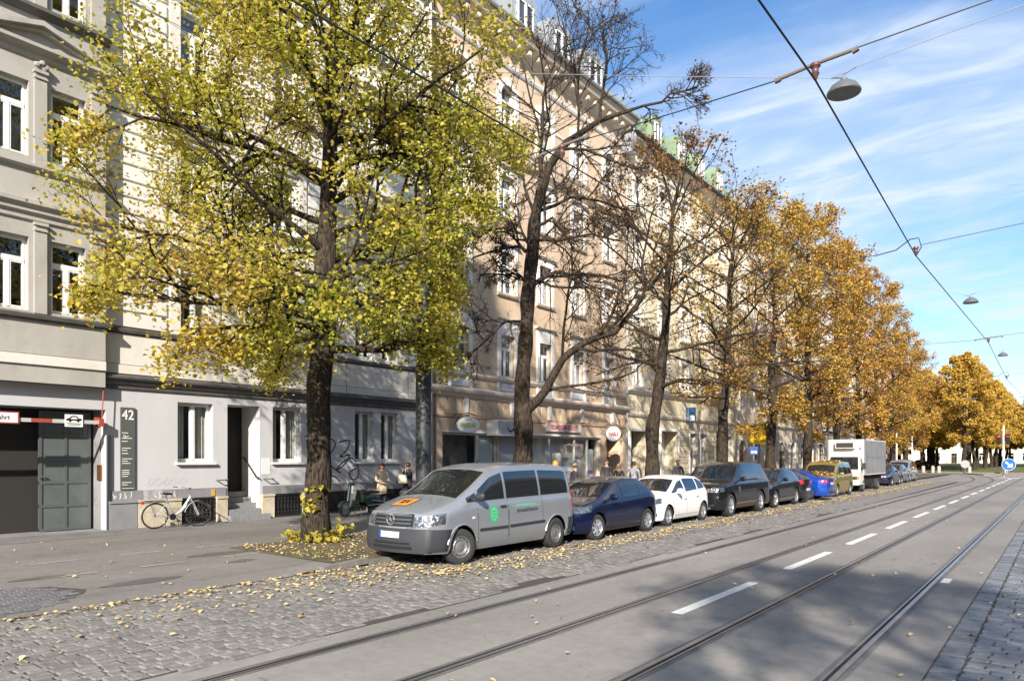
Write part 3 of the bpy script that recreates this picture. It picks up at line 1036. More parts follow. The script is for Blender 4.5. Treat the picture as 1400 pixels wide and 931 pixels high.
ga, gb = 6.72, 7.92
for y in (ga, (ga + gb) / 2 - 0.03, gb - 0.07):
    gf.box(GX - 0.03, GX + 0.03, y, y + 0.07, 0.12, 3.15)
for k in range(6):
    z = 0.12 + (3.15 - 0.12 - 0.07) * k / 5
    gf.box(GX - 0.028, GX + 0.028, ga, gb, z, z + 0.07)
gate = gf.build('gate_leaf', gl_mat, b1)
gp = M('wired_glass', (0.10, 0.115, 0.115), 0.25, var=0.15, vs=2)
for k in range(5):
    for j in range(2):
        z = 0.12 + 2.96 * k / 5 + 0.07
        y = ga + 0.07 + j * 0.565
        MB().box(GX - 0.008, GX + 0.008, y, y + 0.5, z, z + 0.52).build('pane', gp, gate)
MB().tube([(GX + 0.03, ga + 0.1, 1.5), (GX + 0.09, ga + 0.1, 1.5), (GX + 0.09, ga - 0.05, 1.5)], 0.014, 6).build('handle', steel, gate)
# jamb, intercom and guard rail at the passage edge
MB().box(FX + 0.012, FX + 0.07, 8.02, 8.09, 0.1, 2.55).build('guard_rail', darksteel, b1)
MB().box(FX - 0.45, FX - 0.2, 7.965, 7.998, 1.38, 1.78).build('intercom', M('copper', (0.42, 0.19, 0.08), 0.35, 0.9, var=0.2, vs=5), b1)
# graffiti
spray = M('black_spray', (0.012, 0.012, 0.014), 0.6)
wspray = M('white_spray', (0.6, 0.6, 0.62), 0.7)
rspray = M('red_spray', (0.45, 0.25, 0.24), 0.7)


def stroke(mb, pts, w, X):
    """a sprayed line on the wall; pts in (y, z), smoothed"""
    P = []
    n = len(pts)
    for k in range(n - 1):
        p0, p1, p2, p3 = pts[max(k - 1, 0)], pts[k], pts[k + 1], pts[min(k + 2, n - 1)]
        for j in range(6):
            t = j / 6
            P.append(tuple(0.5 * (2 * p1[c] + (p2[c] - p0[c]) * t + (2 * p0[c] - 5 * p1[c] + 4 * p2[c] - p3[c]) * t * t + (3 * p1[c] - p0[c] - 3 * p2[c] + p3[c]) * t ** 3) for c in (0, 1)))
    P.append(pts[-1])
    for a, b in zip(P[:-1], P[1:]):
        d = (b[0] - a[0], b[1] - a[1]); L = math.hypot(*d) or 1
        nx, nz = -d[1] / L * w / 2, d[0] / L * w / 2
        e = (d[0] / L * w * 0.3, d[1] / L * w * 0.3)
        mb.quad((X, a[0] - nx - e[0], a[1] - nz - e[1]), (X, b[0] - nx + e[0], b[1] - nz + e[1]), (X, b[0] + nx + e[0], b[1] + nz + e[1]), (X, a[0] + nx - e[0], a[1] + nz - e[1]))
        X += 0.00002


mb = MB()
GS = [[(14.15, 2.55), (14.2, 1.95), (14.12, 1.35)], [(14.15, 2.55), (14.5, 2.3), (14.2, 1.95)], [(14.1, 2.65), (14.25, 2.7)],
      [(14.75, 1.55), (14.85, 2.35), (15.1, 2.6), (15.3, 2.4), (15.0, 2.0), (14.8, 1.9), (15.1, 1.7), (15.5, 1.45)],
      [(15.45, 2.5), (15.9, 2.55), (15.75, 2.2), (15.5, 2.0), (15.9, 2.05), (15.7, 1.75), (15.35, 1.55), (15.6, 1.8), (16.0, 1.95), (16.25, 1.7), (16.3, 1.35), (16.05, 1.2), (15.9, 1.45), (16.2, 1.6)],
      [(14.8, 1.3), (15.2, 1.35), (15.5, 1.15)]]
for s in GS:
    mb = MB()
    stroke(mb, s, 0.045, FX + 0.004)
    mb.build('graffiti_stroke', spray, b1)
mb = MB()
r = random.Random(3)
for (ya, yb, za, zb, XX) in ((8.15, 8.7, 0.88, 1.06, FX + 0.04), (9.2, 9.8, 0.88, 1.06, FX + 0.04)):
    y = ya
    while y < yb - 0.06:
        for q in range(2):
            stroke(mb, [(y + r.uniform(0, 0.1), r.uniform(za, zb)) for _ in range(4)], 0.016, XX)
        y += 0.13
mb.build('graffiti', wspray, b1)
mb = MB()
for q in range(7):
    y = 18.35 + 0.1 * q
    stroke(mb, [(y, 1.35), (y + 0.1, 1.9 + 0.2 * (q % 2)), (y + 0.05, 1.5), (y + 0.2, 1.4)], 0.025, FX + 0.004)
mb.build('graffiti', rspray, b1)
mb = MB()
for q in range(5):
    y = 9.1 + 0.22 * q
    stroke(mb, [(y, 1.2), (y + 0.15, 1.32), (y + 0.05, 1.4), (y - 0.05, 1.25 + 0.1 * (q % 2))], 0.012, FX + 0.004)
mb.build('graffiti', M('grey_spray', (0.45, 0.45, 0.47), 0.7), b1)
slab(b1, FX, 0.05, 10.86, 10.96, 0.87, 1.05, M('yellow_box', (0.55, 0.33, 0.03), 0.5), 'gas_tap_box')
shell(b1, -6, 19.6, 20, 26, FX, tile_red, 13, w_cream)
ledge(b1, FX, -6, 19.6, [(0.02, 19.4), (0.1, 19.5), (0.3, 19.75), (0.5, 19.9), (0.5, 19.98), (0.0, 19.99)], w_stone2, 'eaves_cornice')

# number plaque
pl = thing('number_plaque', 'tall dark grey plaque with white number 42 beside the garage', 'sign', (FX, 8.53, 1.12))
MB().box(0.004, 0.05, -0.18, 0.18, 0, 2.17).build('panel', M('plaque_grey', (0.085, 0.095, 0.085), 0.45), pl)
text('42', 0.36, white, pl, (0.056, 0, 1.96), bold=0.002, sx=0.85)
rr = random.Random(8)
for k, z in enumerate((1.50, 1.36, 1.28, 1.10, 1.04, 0.96, 0.82, 0.76, 0.70, 0.52, 0.47, 0.42, 0.36, 0.2, 0.14)):
    w = rr.uniform(0.12, 0.26)
    MB().box(0.05, 0.053, -0.15, -0.15 + w, z - 0.008, z + 0.008).build('text_line', white, pl)
MB().box(0.05, 0.053, -0.15, 0.15, 0.04, 0.05).build('text_line', white, pl)
sc = MB()
stroke(sc, [(-0.12, 1.40), (-0.1, 1.44), (-0.06, 1.41), (-0.09, 1.38), (0.0, 1.42), (0.0, 1.40)], 0.012, 0.052)
sc.build('emblem', white, pl)

# barrier bar with its two signs
redp = M('red_paint', (0.32, 0.06, 0.04), 0.5, var=0.15, vs=5)
ba = thing('height_barrier', 'red and white bar hung across the garage entrance', 'barrier', (FX + 0.2, 0, 2.86))
alt = [(2.2, 4.0, white), (4.0, 4.7, redp), (4.7, 6.25, white), (6.25, 6.7, redp), (6.7, 7.85, white)]
silv = M('bar_silver', (0.5, 0.5, 0.5), 0.5, 0.2)
for a, b, mt in alt:
    MB().box(-0.035, 0.035, a, b, -0.045, 0.045).build('bar_section', silv if mt is white else redp, ba)
MB().box(-0.2, -0.035, 7.72, 7.8, -0.13, 0.13).box(-0.05, 0.06, 7.74, 7.86, -0.1, 0.1).build('bracket', redp, ba)
MB().tube([(0.02, 7.82, 0.1), (0.02, 7.86, 0.95)], 0.014, 6).build('suspension_rod', redp, ba)
s1 = thing('warning_sign', 'white driveway sign with red border on the garage barrier', 'sign', (FX + 0.25, 5.6, 2.9))
MB().box(0, 0.012, -0.4, 0.4, -0.14, 0.14).build('border', redp, s1)
MB().box(0.012, 0.015, -0.37, 0.37, -0.11, 0.11).build('face', white, s1)
text('Einfahrt', 0.15, black, s1, (0.017, 0, 0), depth=0.001, sx=0.9, bold=0.002)
s2 = thing('parking_notice', 'small white notice with car drawing on the garage barrier', 'sign', (FX + 0.25, 7.16, 2.88))
MB().box(0, 0.012, -0.2, 0.2, -0.15, 0.15).build('face', white, s2)
mb = MB()
stroke(mb, [(-0.16, 0.03), (-0.1, 0.05), (-0.04, 0.1), (0.05, 0.1), (0.1, 0.05), (0.16, 0.04)], 0.03, 0.014)
stroke(mb, [(-0.16, 0.02), (0.16, 0.02)], 0.04, 0.014)
mb.lathe([(0.03, 0), (0.03, 0.003), (0, 0.003)], 10, 'x', (0.0145, -0.09, -0.005)).lathe([(0.03, 0), (0.03, 0.003), (0, 0.003)], 10, 'x', (0.0145, 0.09, -0.005))
mb.box(0.012, 0.014, -0.16, 0.16, -0.08, -0.06).box(0.012, 0.014, -0.14, 0.14, -0.115, -0.1)
mb.build('pictogram', black, s2)

# ---------------------------------------------------------------- ochre house with the shops
w_och = M('render_ochre', (0.56, 0.43, 0.305), 0.85, var=0.08, vs=0.7, streak=0.5, bump=0.06, bs=90, dirt=0.3, dirt_col=(0.4, 0.28, 0.18), ds=0.8)
w_och2 = M('render_dark_ochre', (0.48, 0.31, 0.19), 0.85, var=0.1, vs=0.7, bump=0.05, bs=90)
w_trim = M('trim_white', (0.74, 0.72, 0.69), 0.7, var=0.08, vs=2, dirt=0.3, dirt_col=(0.45, 0.42, 0.38), ds=2)
w_trim2 = M('trim_sand', (0.64, 0.56, 0.47), 0.8, var=0.1, vs=1.5, dirt=0.3, dirt_col=(0.33, 0.27, 0.21), ds=2)
panel_blue = M('panel_pale_blue', (0.55, 0.58, 0.61), 0.6)
roof_dark = M('slate_roof', (0.09, 0.075, 0.068), 0.75, var=0.3, vs=4, bump=0.4, bs=10)
b2 = house('tan rendered apartment house with white window surrounds above a hairdresser and nail shop', 20.2, 35.55, 20.8)
Y0, Y1 = 19.62, 35.55
CB2 = [21.6, 24.7, 27.6, 30.5, 33.6]
FB2 = [(5.5, 7.35, 'T'), (9.2, 11.0, 'T'), (12.6, 14.4, 'T'), (16.0, 18.4, 'T')]
SHOP = [(20.55, 24.02, 0.0, 2.98), (24.1, 25.45, 0.0, 2.98), (25.95, 32.65, 0.0, 3.0), (33.35, 35.2, 0.0, 3.25)]
wall_sheet(b2, FX, Y0, Y1, 0, 3.6, SHOP, 0.35, w_och)
wall_sheet(b2, FX, Y0, Y1, 3.6, 20.8, [(c - 0.5, c + 0.5, a, b) for c in CB2 for a, b, _ in FB2], 0.25, w_och)
for fi, (a, b, st) in enumerate(FB2):
    for k, c in enumerate(CB2):
        window(b2, FX - 0.15, c, a, 1.0, b - a, st, (1, 2, 0, 1, 1)[(k + fi) % 5])
        if fi == 3:
            ring_surround(b2, FX, c, a, 1.0, b - a, 0.24, 0.09, w_trim, arch=True)
            slab(b2, FX, 0.12, c - 0.1, c + 0.1, b - 0.02, b + 0.36, w_trim, 'keystone')
        else:
            ring_surround(b2, FX, c, a, 1.0, b - a, 0.19, 0.08, w_trim)
            slab(b2, FX, 0.05, c - 0.69, c + 0.69, b + 0.192, b + (0.62 if fi == 0 else 0.32), w_trim, 'head_panel')
            zt = b + (0.62 if fi == 0 else 0.32)
            ledge(b2, FX, c - 0.82, c + 0.82, [(0.03, zt), (0.1, zt + 0.03), (0.19, zt + 0.07), (0.19, zt + 0.13), (0.02, zt + 0.17)], w_trim2, 'window_hood')
            if fi == 0:
                mb = MB()
                mb.lathe([(0.0, 0.02), (0.2, 0.02), (0.24, 0.0)], 14, 'x', (FX + 0.05, c, b + 0.4))
                mb.build('rosette', w_trim, b2)
        if fi:
            ledge(b2, FX, c - 0.74, c + 0.74, [(0.02, a - 0.16), (0.12, a - 0.12), (0.15, a - 0.05), (0.02, a - 0.01)], w_trim2, 'sill')
# storey bands
ledge(b2, FX, Y0 + 0.02, Y1, [(0.02, 4.42), (0.08, 4.46), (0.12, 4.56), (0.28, 4.62), (0.32, 4.7), (0.32, 4.76), (0.05, 4.86)], w_trim2, 'storey_cornice')
ledge(b2, FX, Y0 + 0.02, Y1, [(0.02, 5.26), (0.1, 5.3), (0.16, 5.38), (0.16, 5.43), (0.02, 5.49)], w_trim2, 'sill_band')
for c in CB2:
    for s in (-1, 1):
        slab(b2, FX, 0.07, c + s * 0.63 - 0.06, c + s * 0.63 + 0.06, 4.862, 5.255, w_trim, 'apron_post')
    slab(b2, FX, 0.045, c - 0.5, c + 0.5, 4.90, 5.22, panel_blue, 'apron_panel')
ledge(b2, FX, Y0 + 0.02, Y1, [(0.02, 15.05), (0.08, 15.1), (0.16, 15.2), (0.24, 15.26), (0.24, 15.33), (0.02, 15.4)], w_trim2, 'storey_cornice')
ledge(b2, FX, Y0 + 0.02, Y1, [(0.02, 15.78), (0.08, 15.82), (0.1, 15.92), (0.02, 15.97)], w_trim2, 'sill_band')
ledge(b2, FX, Y0 + 0.02, Y1, [(0.02, 17.55), (0.05, 17.57), (0.05, 17.68), (0.02, 17.7)], w_trim2, 'string_course')
ledge(b2, FX, Y0 + 0.02, Y1, [(0.02, 19.15), (0.07, 19.2), (0.12, 19.3), (0.12, 19.36), (0.02, 19.4)], w_trim, 'string_course')
ledge(b2, FX, Y0 + 0.02, Y1 + 0.05, [(0.02, 20.0), (0.12, 20.1), (0.3, 20.3), (0.62, 20.42), (0.66, 20.5), (0.66, 20.62), (0.74, 20.68), (0.74, 20.76), (0.0, 20.79)], w_trim2, 'eaves_cornice')
for k in range(22):
    y = Y0 + 0.4 + k * 0.71
    slab(b2, FX, 0.5, y, y + 0.2, 20.12, 20.3, w_trim2, 'bracket')
# ground floor head: fluted voussoirs and keystones
ledge(b2, FX, Y0 + 0.02, Y1, [(0.02, 3.58), (0.05, 3.61), (0.05, 3.69), (0.02, 3.72)], w_och2, 'string_course')
grv = M('groove', (0.2, 0.13, 0.08), 0.9)
for c in CB2:
    mb = MB()
    mb.prism([(FX - 0.01, c + 0.3 - 0.11, 4.41), (FX - 0.01, c + 0.3 + 0.11, 4.41), (FX - 0.01, c + 0.3 + 0.07, 3.75), (FX - 0.01, c + 0.3 - 0.07, 3.75)], (0.13, 0, 0))
    mb.build('keystone', w_trim, b2, fix=True)
    for j in range(-3, 4):
        if j == 0: continue
        y = c + 0.3 + j * 0.38
        lean = j * 0.07
        mb = MB()
        mb.prism([(FX - 0.005, y - 0.165 + lean, 4.41), (FX - 0.005, y + 0.165 + lean, 4.41), (FX - 0.005, y + 0.155, 3.74), (FX - 0.005, y - 0.155, 3.74)], (0.035, 0, 0))
        mb.build('voussoir', w_och, b2, fix=True)
# shop fronts
alu = M('shop_frame', (0.62, 0.6, 0.56), 0.4, 0.2)
SX = FX - 0.12


def shopfront(a, b, z0, z1, mull, mat, parent, glass=SHOPGLASS, t=0.07):
    f = MB()
    for y in [a] + list(mull) + [b - t]:
        f.box(SX - 0.05, SX + 0.05, y, y + t, z0, z1)
    f.box(SX - 0.049, SX + 0.049, a + t, b - t, z1 - t, z1 - 0.001); f.box(SX - 0.049, SX + 0.049, a + t, b - t, z0, z0 + 0.1)
    o = f.build('shop_window', mat, parent)
    ed = [a] + list(mull) + [b - t]
    for u, v in zip(ed[:-1], ed[1:]):
        MB().quad((SX, u + t, z0 + 0.1), (SX, v, z0 + 0.1), (SX, v, z1 - t), (SX, u + t, z1 - t)).build('pane', glass, o)
    return o


shopfront(20.56, 22.75, 0.35, 2.97, [], alu, b2)
d1 = shopfront(22.76, 24.01, 0.12, 2.97, [], alu, b2)
MB().box(SX - 0.10, SX - 0.06, 22.85, 23.9, 0.2, 2.85).build('door_screen', M('frosted', (0.55, 0.6, 0.62), 0.5), d1)
MB().box(SX - 0.03, SX + 0.0, 24.12, 25.44, 0.1, 2.97).build('door', M('grey_door', (0.36, 0.38, 0.42), 0.5), b2)
shopfront(25.97, 32.63, 0.25, 2.99, [28.05, 30.3, 31.5], alu, b2)
slab(b2, FX, 0.06, 20.5, 24.06, 2.99, 3.07, w_trim, 'shop_lintel')
slab(b2, FX, 0.06, 25.9, 32.7, 3.005, 3.09, w_trim, 'shop_lintel')
inn = M('shop_interior', (0.72, 0.70, 0.67), 0.9, var=0.25, vs=1.2)
MB().quad((FX - 0.7, 25.9, 0), (FX - 0.7, 32.7, 0), (FX - 0.7, 32.7, 3.0), (FX - 0.7, 25.9, 3.0)).build('shop_back_wall', inn, b2)
MB().quad((FX - 0.7, 20.5, 0), (FX - 0.7, 22.8, 0), (FX - 0.7, 22.8, 3.0), (FX - 0.7, 20.5, 3.0)).build('shop_back_wall', M('salon_wall', (0.3, 0.28, 0.25), 0.9, var=0.5, vs=1.6, col2=(0.06, 0.05, 0.04)), b2)
mb = MB()
mb.quad((FX - 0.35, 33.35, 0), (FX - 0.35, 33.35, 3.25), (FX - 0.95, 33.35, 3.25), (FX - 0.95, 33.35, 0))
mb.quad((FX - 0.35, 35.2, 0), (FX - 0.95, 35.2, 0), (FX - 0.95, 35.2, 3.25), (FX - 0.35, 35.2, 3.25))
mb.quad((FX - 0.35, 33.35, 3.25), (FX - 0.35, 35.2, 3.25), (FX - 0.95, 35.2, 3.25), (FX - 0.95, 33.35, 3.25))
mb.build('niche_wall', w_och, b2)
MB().box(FX - 0.97, FX - 0.9, 33.4, 35.15, 0.1, 3.2).build('door', wood, b2)
# posters and displays inside the nail shop window
pw = M('poster_white', (0.72, 0.7, 0.68), 0.6)
pk_ = M('poster_skin', (0.5, 0.28, 0.2), 0.6)
pu = M('poster_purple', (0.22, 0.09, 0.25), 0.6)
po = MB().box(SX - 0.2, SX - 0.18, 29.6, 31.3, 0.35, 1.75).build('poster', pw, b2)
po2 = MB().box(SX - 0.15, SX - 0.13, 31.62, 32.4, 0.3, 2.4).build('poster', M('poster_pale', (0.6, 0.6, 0.62), 0.6), b2)
MB().box(SX - 0.13, SX - 0.128, 31.7, 32.35, 1.1, 1.3).build('poster_band', pu, po2)
MB().lathe([(0, 0), (0.3, 0), (0.3, 0.004), (0, 0.004)], 16, 'x', (SX - 0.13, 29.6, 2.2)).build('poster', pk_, b2)
MB().box(SX - 0.18, SX - 0.176, 30.4, 31.2, 2.3, 2.75).build('poster', M('poster_rose', (0.6, 0.35, 0.38), 0.6), b2)
# roof, dormers, gutters
shell(b2, Y0, Y1, 20.8, 26.5, FX, roof_dark, 13, w_och, 0.74)
MB().tube([(FX + 0.82, Y0, 20.8), (FX + 0.82, Y1, 20.8)], 0.09, 8).build('gutter', zinc, b2)


def dormer(bld, yc, X, z0, w, h, depth, mat, wmat, round_=False):
    d_ = MB()
    hw = w / 2
    if round_:
        prof = [(-hw, z0), (-hw, z0 + h * 0.72), (-hw * 0.6, z0 + h * 0.92), (0, z0 + h), (hw * 0.6, z0 + h * 0.92), (hw, z0 + h * 0.72), (hw, z0)]
    else:
        prof = [(-hw, z0), (-hw, z0 + h * 0.9), (0, z0 + h), (hw, z0 + h * 0.9), (hw, z0)]
    d_.prism([(X - depth, yc + p, z) for p, z in prof], (depth, 0, 0))
    o = d_.build('dormer', mat, bld, fix=True)
    ww = w * 0.66
    wo = window(bld, X + 0.085, yc, z0 + h * 0.16, ww, h * 0.58, 'D', 0)
    wo.parent = o
    for p in wo.children:
        pass
    MB().box(X - 0.01, X + 0.012, yc - ww / 2, yc + ww / 2, z0 + h * 0.16, z0 + h * 0.74).build('dark_backing', dark_room, o)  # near-black plate painted for the dark behind the panes
    return o


for yc in (23.2, 26.2, 29.2, 32.4):
    dormer(b2, yc, FX - 0.15, 21.25, 1.9, 2.25, 3.0, zinc, zinc)
dp = MB()
dp.tube([(FX + 0.6, Y1 - 0.12, 20.7), (FX + 0.55, Y1 - 0.12, 20.2), (FX + 0.12, Y1 - 0.12, 19.5), (FX + 0.12, Y1 - 0.12, 0.1)], 0.055, 8)
dp.build('downpipe', zinc, b2)
MB().tube([(FX + 0.12, Y0 + 0.14, 19.9), (FX + 0.12, Y0 + 0.14, 0.1)], 0.06, 8).build('downpipe', M('pipe_paint', (0.5, 0.5, 0.5), 0.5, var=0.2, vs=3), b2)
MB().tube([(FX + 0.08, Y0 + 0.42, 19.9), (FX + 0.08, Y0 + 0.42, 0.1)], 0.03, 6).build('cable_pipe', darksteel, b2)
oy = MB().box(FX - 0.01, FX + 0.55, Y1 - 0.5, Y1 + 0.12, 18.95, 19.95).build('corner_box', zinc, b2)

# signs of the shops
lime = M('lime_letter', (0.42, 0.46, 0.02), 0.5)
rose = M('rose_letter', (0.45, 0.02, 0.08), 0.5)


def oval_sign(name, label, yc, zc, w, h, body, size, mat, xo=0.75, rz=0.0, sx=1.0):
    t = thing(name, label, 'sign', (FX + xo, yc, zc), rz)
    n = 28
    p = [(0, w / 2 * math.cos(2 * PI * k / n), h / 2 * math.sin(2 * PI * k / n)) for k in range(n)]
    MB().prism([(-0.05, q[1], q[2]) for q in p], (0.1, 0, 0)).build('rim', M('sign_rim', (0.25, 0.24, 0.22), 0.5), t, fix=True)
    MB().prism([(0.05, q[1] * 0.95, q[2] * 0.95) for q in p], (0.006, 0, 0)).build('face', white, t, fix=True)
    text(body, size, mat, t, (0.06, 0, -0.03), depth=0.002, bold=0.008, sx=sx)
    MB().tube([(-xo, -w * 0.55, 0.35), (-xo, -w * 0.55, -0.45)], 0.02, 6).tube([(-xo, -w * 0.55, 0.25), (-0.3, -w * 0.5, 0.4), (0, 0, h / 2 + 0.14), (0, w * 0.4, h / 2 + 0.02)], 0.016, 6).tube(
        [(-xo, -w * 0.55, -0.1), (-0.1, -w * 0.3, h / 2 + 0.06), (0, 0, h / 2)], 0.014, 6).build('bracket', iron, t)
    return t


SR = -R(38)
t = oval_sign('oval_sign', 'oval white sign with lime lettering on an iron bracket', 21.3, 3.28, 1.0, 0.66, 'FRISEURE', 0.25, lime, 0.7, SR, 0.62)
MB().box(0.057, 0.06, -0.06, 0.03, 0.16, 0.185).box(0.057, 0.06, 0.06, 0.13, 0.18, 0.205).build('dots', black, t)
oval_sign('round_sign', 'round white sign with red lettering beside the arched doorway', 32.75, 3.22, 0.86, 0.82, 'NAILS', 0.28, rose, 0.75, SR, 0.75)
t = thing('box_sign', 'light box with shade-grey front and swoosh emblem above the shop door', 'sign', (FX, 24.4, 3.24))
MB().box(0.02, 0.62, -1.15, 1.05, -0.33, 0.33).build('case', white, t)
MB().box(0.62, 0.628, -1.1, 1.0, -0.29, 0.29).build('face', M('sign_shade_grey', (0.42, 0.43, 0.44), 0.4), t)  # weaker light on the front painted in as grey, case stays white
mb = MB()
stroke(mb, [(-0.42, 0.0), (-0.3, -0.14), (-0.1, -0.1), (0.0, 0.05), (0.15, 0.14), (0.3, 0.05), (0.34, -0.06)], 0.075, 0.631)
mb.build('emblem', black, t)
mb = MB()
stroke(mb, [(-0.05, 0.1), (0.12, 0.24), (0.34, 0.16), (0.46, -0.05)], 0.05, 0.630)
mb.build('emblem_arc', M('sign_olive', (0.28, 0.33, 0.1), 0.5), t)
t = thing('lettered_sign', 'cream sign board with red lettering over the nail shop window', 'sign', (FX, 29.1, 3.42))
MB().box(0.02, 0.14, -1.5, 1.5, -0.2, 0.2).build('board', M('sign_cream', (0.66, 0.55, 0.5), 0.5), t)
text('KOSMETIKERIN GESUCHT', 0.3, rose, t, (0.143, 0, 0), depth=0.002, bold=0.007, sx=0.66)

# ---------------------------------------------------------------- cream house with the green mansard
w_crm = M('render_cream', (0.66, 0.585, 0.42), 0.85, var=0.08, vs=0.7, streak=0.5, bump=0.05, bs=90, dirt=0.3, dirt_col=(0.45, 0.4, 0.28), ds=0.8)
copper_g = M('verdigris', (0.19, 0.255, 0.165), 0.6, var=0.15, vs=1.5)
b3 = house('cream apartment house with green dormered mansard and deep doorways', 35.57, 52.2, 20.2)
Y0, Y1 = 35.57, 52.2
CB3 = [37.0, 40.2, 43.3, 46.4, 49.6]
FB3 = [(6.1, 8.0), (9.5, 11.4), (12.9, 14.8), (16.3, 18.2)]
GO3 = [(36.0, 38.0, 0, 3.5), (39.9, 42.3, 0, 3.6), (44.15, 45.2, 0.9, 3.55), (45.85, 46.9, 0.9, 3.55), (49.3, 50.2, 0.9, 3.5), (50.7, 51.6, 0.9, 3.5)]
wall_sheet(b3, FX, Y0, Y1, 0, 20.2, GO3 + [(c - 0.5, c + 0.5, a, b) for c in CB3 for a, b in FB3], 0.3, w_crm)
for fi, (a, b) in enumerate(FB3):
    for k, c in enumerate(CB3):
        window(b3, FX - 0.15, c, a, 1.0, b - a, 'T', (k + fi) % 3)
        ring_surround(b3, FX, c, a, 1.0, b - a, 0.2, 0.07, w_trim)
        ledge(b3, FX, c - 0.76, c + 0.76, [(0.03, b + 0.21), (0.12, b + 0.26), (0.2, b + 0.32), (0.2, b + 0.38), (0.02, b + 0.42)], w_trim, 'window_hood')
        ledge(b3, FX, c - 0.74, c + 0.74, [(0.02, a - 0.16), (0.12, a - 0.12), (0.15, a - 0.05), (0.02, a - 0.01)], w_trim, 'sill')
for (a, b, c, d) in GO3[2:]:
    window(b3, FX - 0.2, (a + b) / 2, c, b - a, d - c, 'T', 1)
    ring_surround(b3, FX, (a + b) / 2, c, b - a, d - c, 0.16, 0.06, w_trim)
for (a, b, c, d) in GO3[:2]:
    ring_surround(b3, FX, (a + b) / 2, c, b - a, d - c, 0.18, 0.07, w_trim)
    mb = MB()
    mb.quad((FX - 0.3, a, 0), (FX - 0.3, a, d), (FX - 0.98, a, d), (FX - 0.98, a, 0))
    mb.quad((FX - 0.3, b, 0), (FX - 0.98, b, 0), (FX - 0.98, b, d), (FX - 0.3, b, d))
    mb.quad((FX - 0.3, a, d), (FX - 0.3, b, d), (FX - 0.98, b, d), (FX - 0.98, a, d))
    mb.build('niche_wall', w_crm, b3)
MB().box(FX - 0.97, FX - 0.9, 36.05, 37.95, 0.1, 3.4).build('door', dark_room, b3)  # near-black sheet painted for the passage's unlit depth, no door leaf
dd = MB().box(FX - 0.97, FX - 0.9, 39.95, 42.25, 0.1, 3.55).build('door_screen', w_trim, b3)
MB().box(FX - 0.9, FX - 0.88, 40.6, 41.5, 0.9, 2.3).build('door_glass', M('door_glass', (0.12, 0.12, 0.09), 0.2), dd)
MB().box(FX - 0.9, FX - 0.88, 40.4, 41.6, 2.6, 3.4).build('fanlight', M('door_glass', (0.12, 0.12, 0.09), 0.2), dd)
for a, b in ((42.55, 43.95), (47.1, 49.1), (51.8, 52.18)):
    courses(b3, FX, a, b, 0.9, 4.2, 0.36, 0.04, 0.04, w_crm)
for a, b in ((38.2, 39.7), (42.5, 52.2)):
    slab(b3, FX, 0.06, a, b, 0.05, 0.88, w_stone, 'plinth')
ledge(b3, FX, Y0, Y1, [(0.02, 4.3), (0.1, 4.36), (0.14, 4.46), (0.14, 4.52), (0.02, 4.58)], w_trim2, 'string_course')
ledge(b3, FX, Y0, Y1, [(0.02, 5.62), (0.1, 5.68), (0.22, 5.78), (0.26, 5.86), (0.02, 5.92)], w_trim, 'storey_cornice')
ledge(b3, FX, Y0, Y1, [(0.02, 18.95), (0.1, 19.0), (0.12, 19.1), (0.02, 19.15)], w_trim, 'string_course')
ledge(b3, FX, Y0, Y1, [(0.02, 19.5), (0.12, 19.6), (0.3, 19.8), (0.5, 19.9), (0.55, 20.0), (0.55, 20.14), (0.0, 20.18)], w_trim2, 'eaves_cornice')
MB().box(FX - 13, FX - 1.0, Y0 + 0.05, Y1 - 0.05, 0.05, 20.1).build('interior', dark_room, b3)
rf = MB()
rf.quad((FX + 0.6, Y0, 20.2), (FX + 0.6, Y1, 20.2), (FX - 1.3, Y1, 23.2), (FX - 1.3, Y0, 23.2))
rf.quad((FX - 1.3, Y0, 23.2), (FX - 1.3, Y1, 23.2), (FX - 6.5, Y1, 25.2), (FX - 6.5, Y0, 25.2))
rf.poly([(FX + 0.6, Y1, 20.2), (FX - 12, Y1, 20.2), (FX - 6.5, Y1, 25.2), (FX - 1.3, Y1, 23.2)])
rf.quad((FX + 0.3, Y0 + 0.01, 20.2), (FX - 1.3, Y0 + 0.01, 23.2), (FX - 6.5, Y0 + 0.01, 25.2), (FX - 12, Y0 + 0.01, 20.2))
rf.build('roof', copper_g, b3)
MB().tube([(FX + 0.66, Y0, 20.2), (FX + 0.66, Y1, 20.2)], 0.09, 8).build('gutter', darksteel, b3)
for yc in (39.1, 42.4, 45.6, 48.8):
    dormer(b3, yc, FX + 0.15, 20.5, 1.35, 2.1, 2.2, copper_g, frame_mat, True)
t = thing('blue_sign', 'blue and white box sign projecting from the cream house', 'sign', (FX, 43.6, 4.75))
MB().box(0.05, 0.62, -0.08, 0.08, -0.46, 0.46).build('case', M('sign_blue', (0.012, 0.07, 0.22), 0.4), t)
MB().box(0.30, 0.6, -0.085, 0.085, -0.40, -0.05).build('emblem', white, t)
MB().box(0.12, 0.24, -0.086, 0.086, -0.36, 0.40).build('band', M('sign_light_blue', (0.15, 0.3, 0.42), 0.4), t)

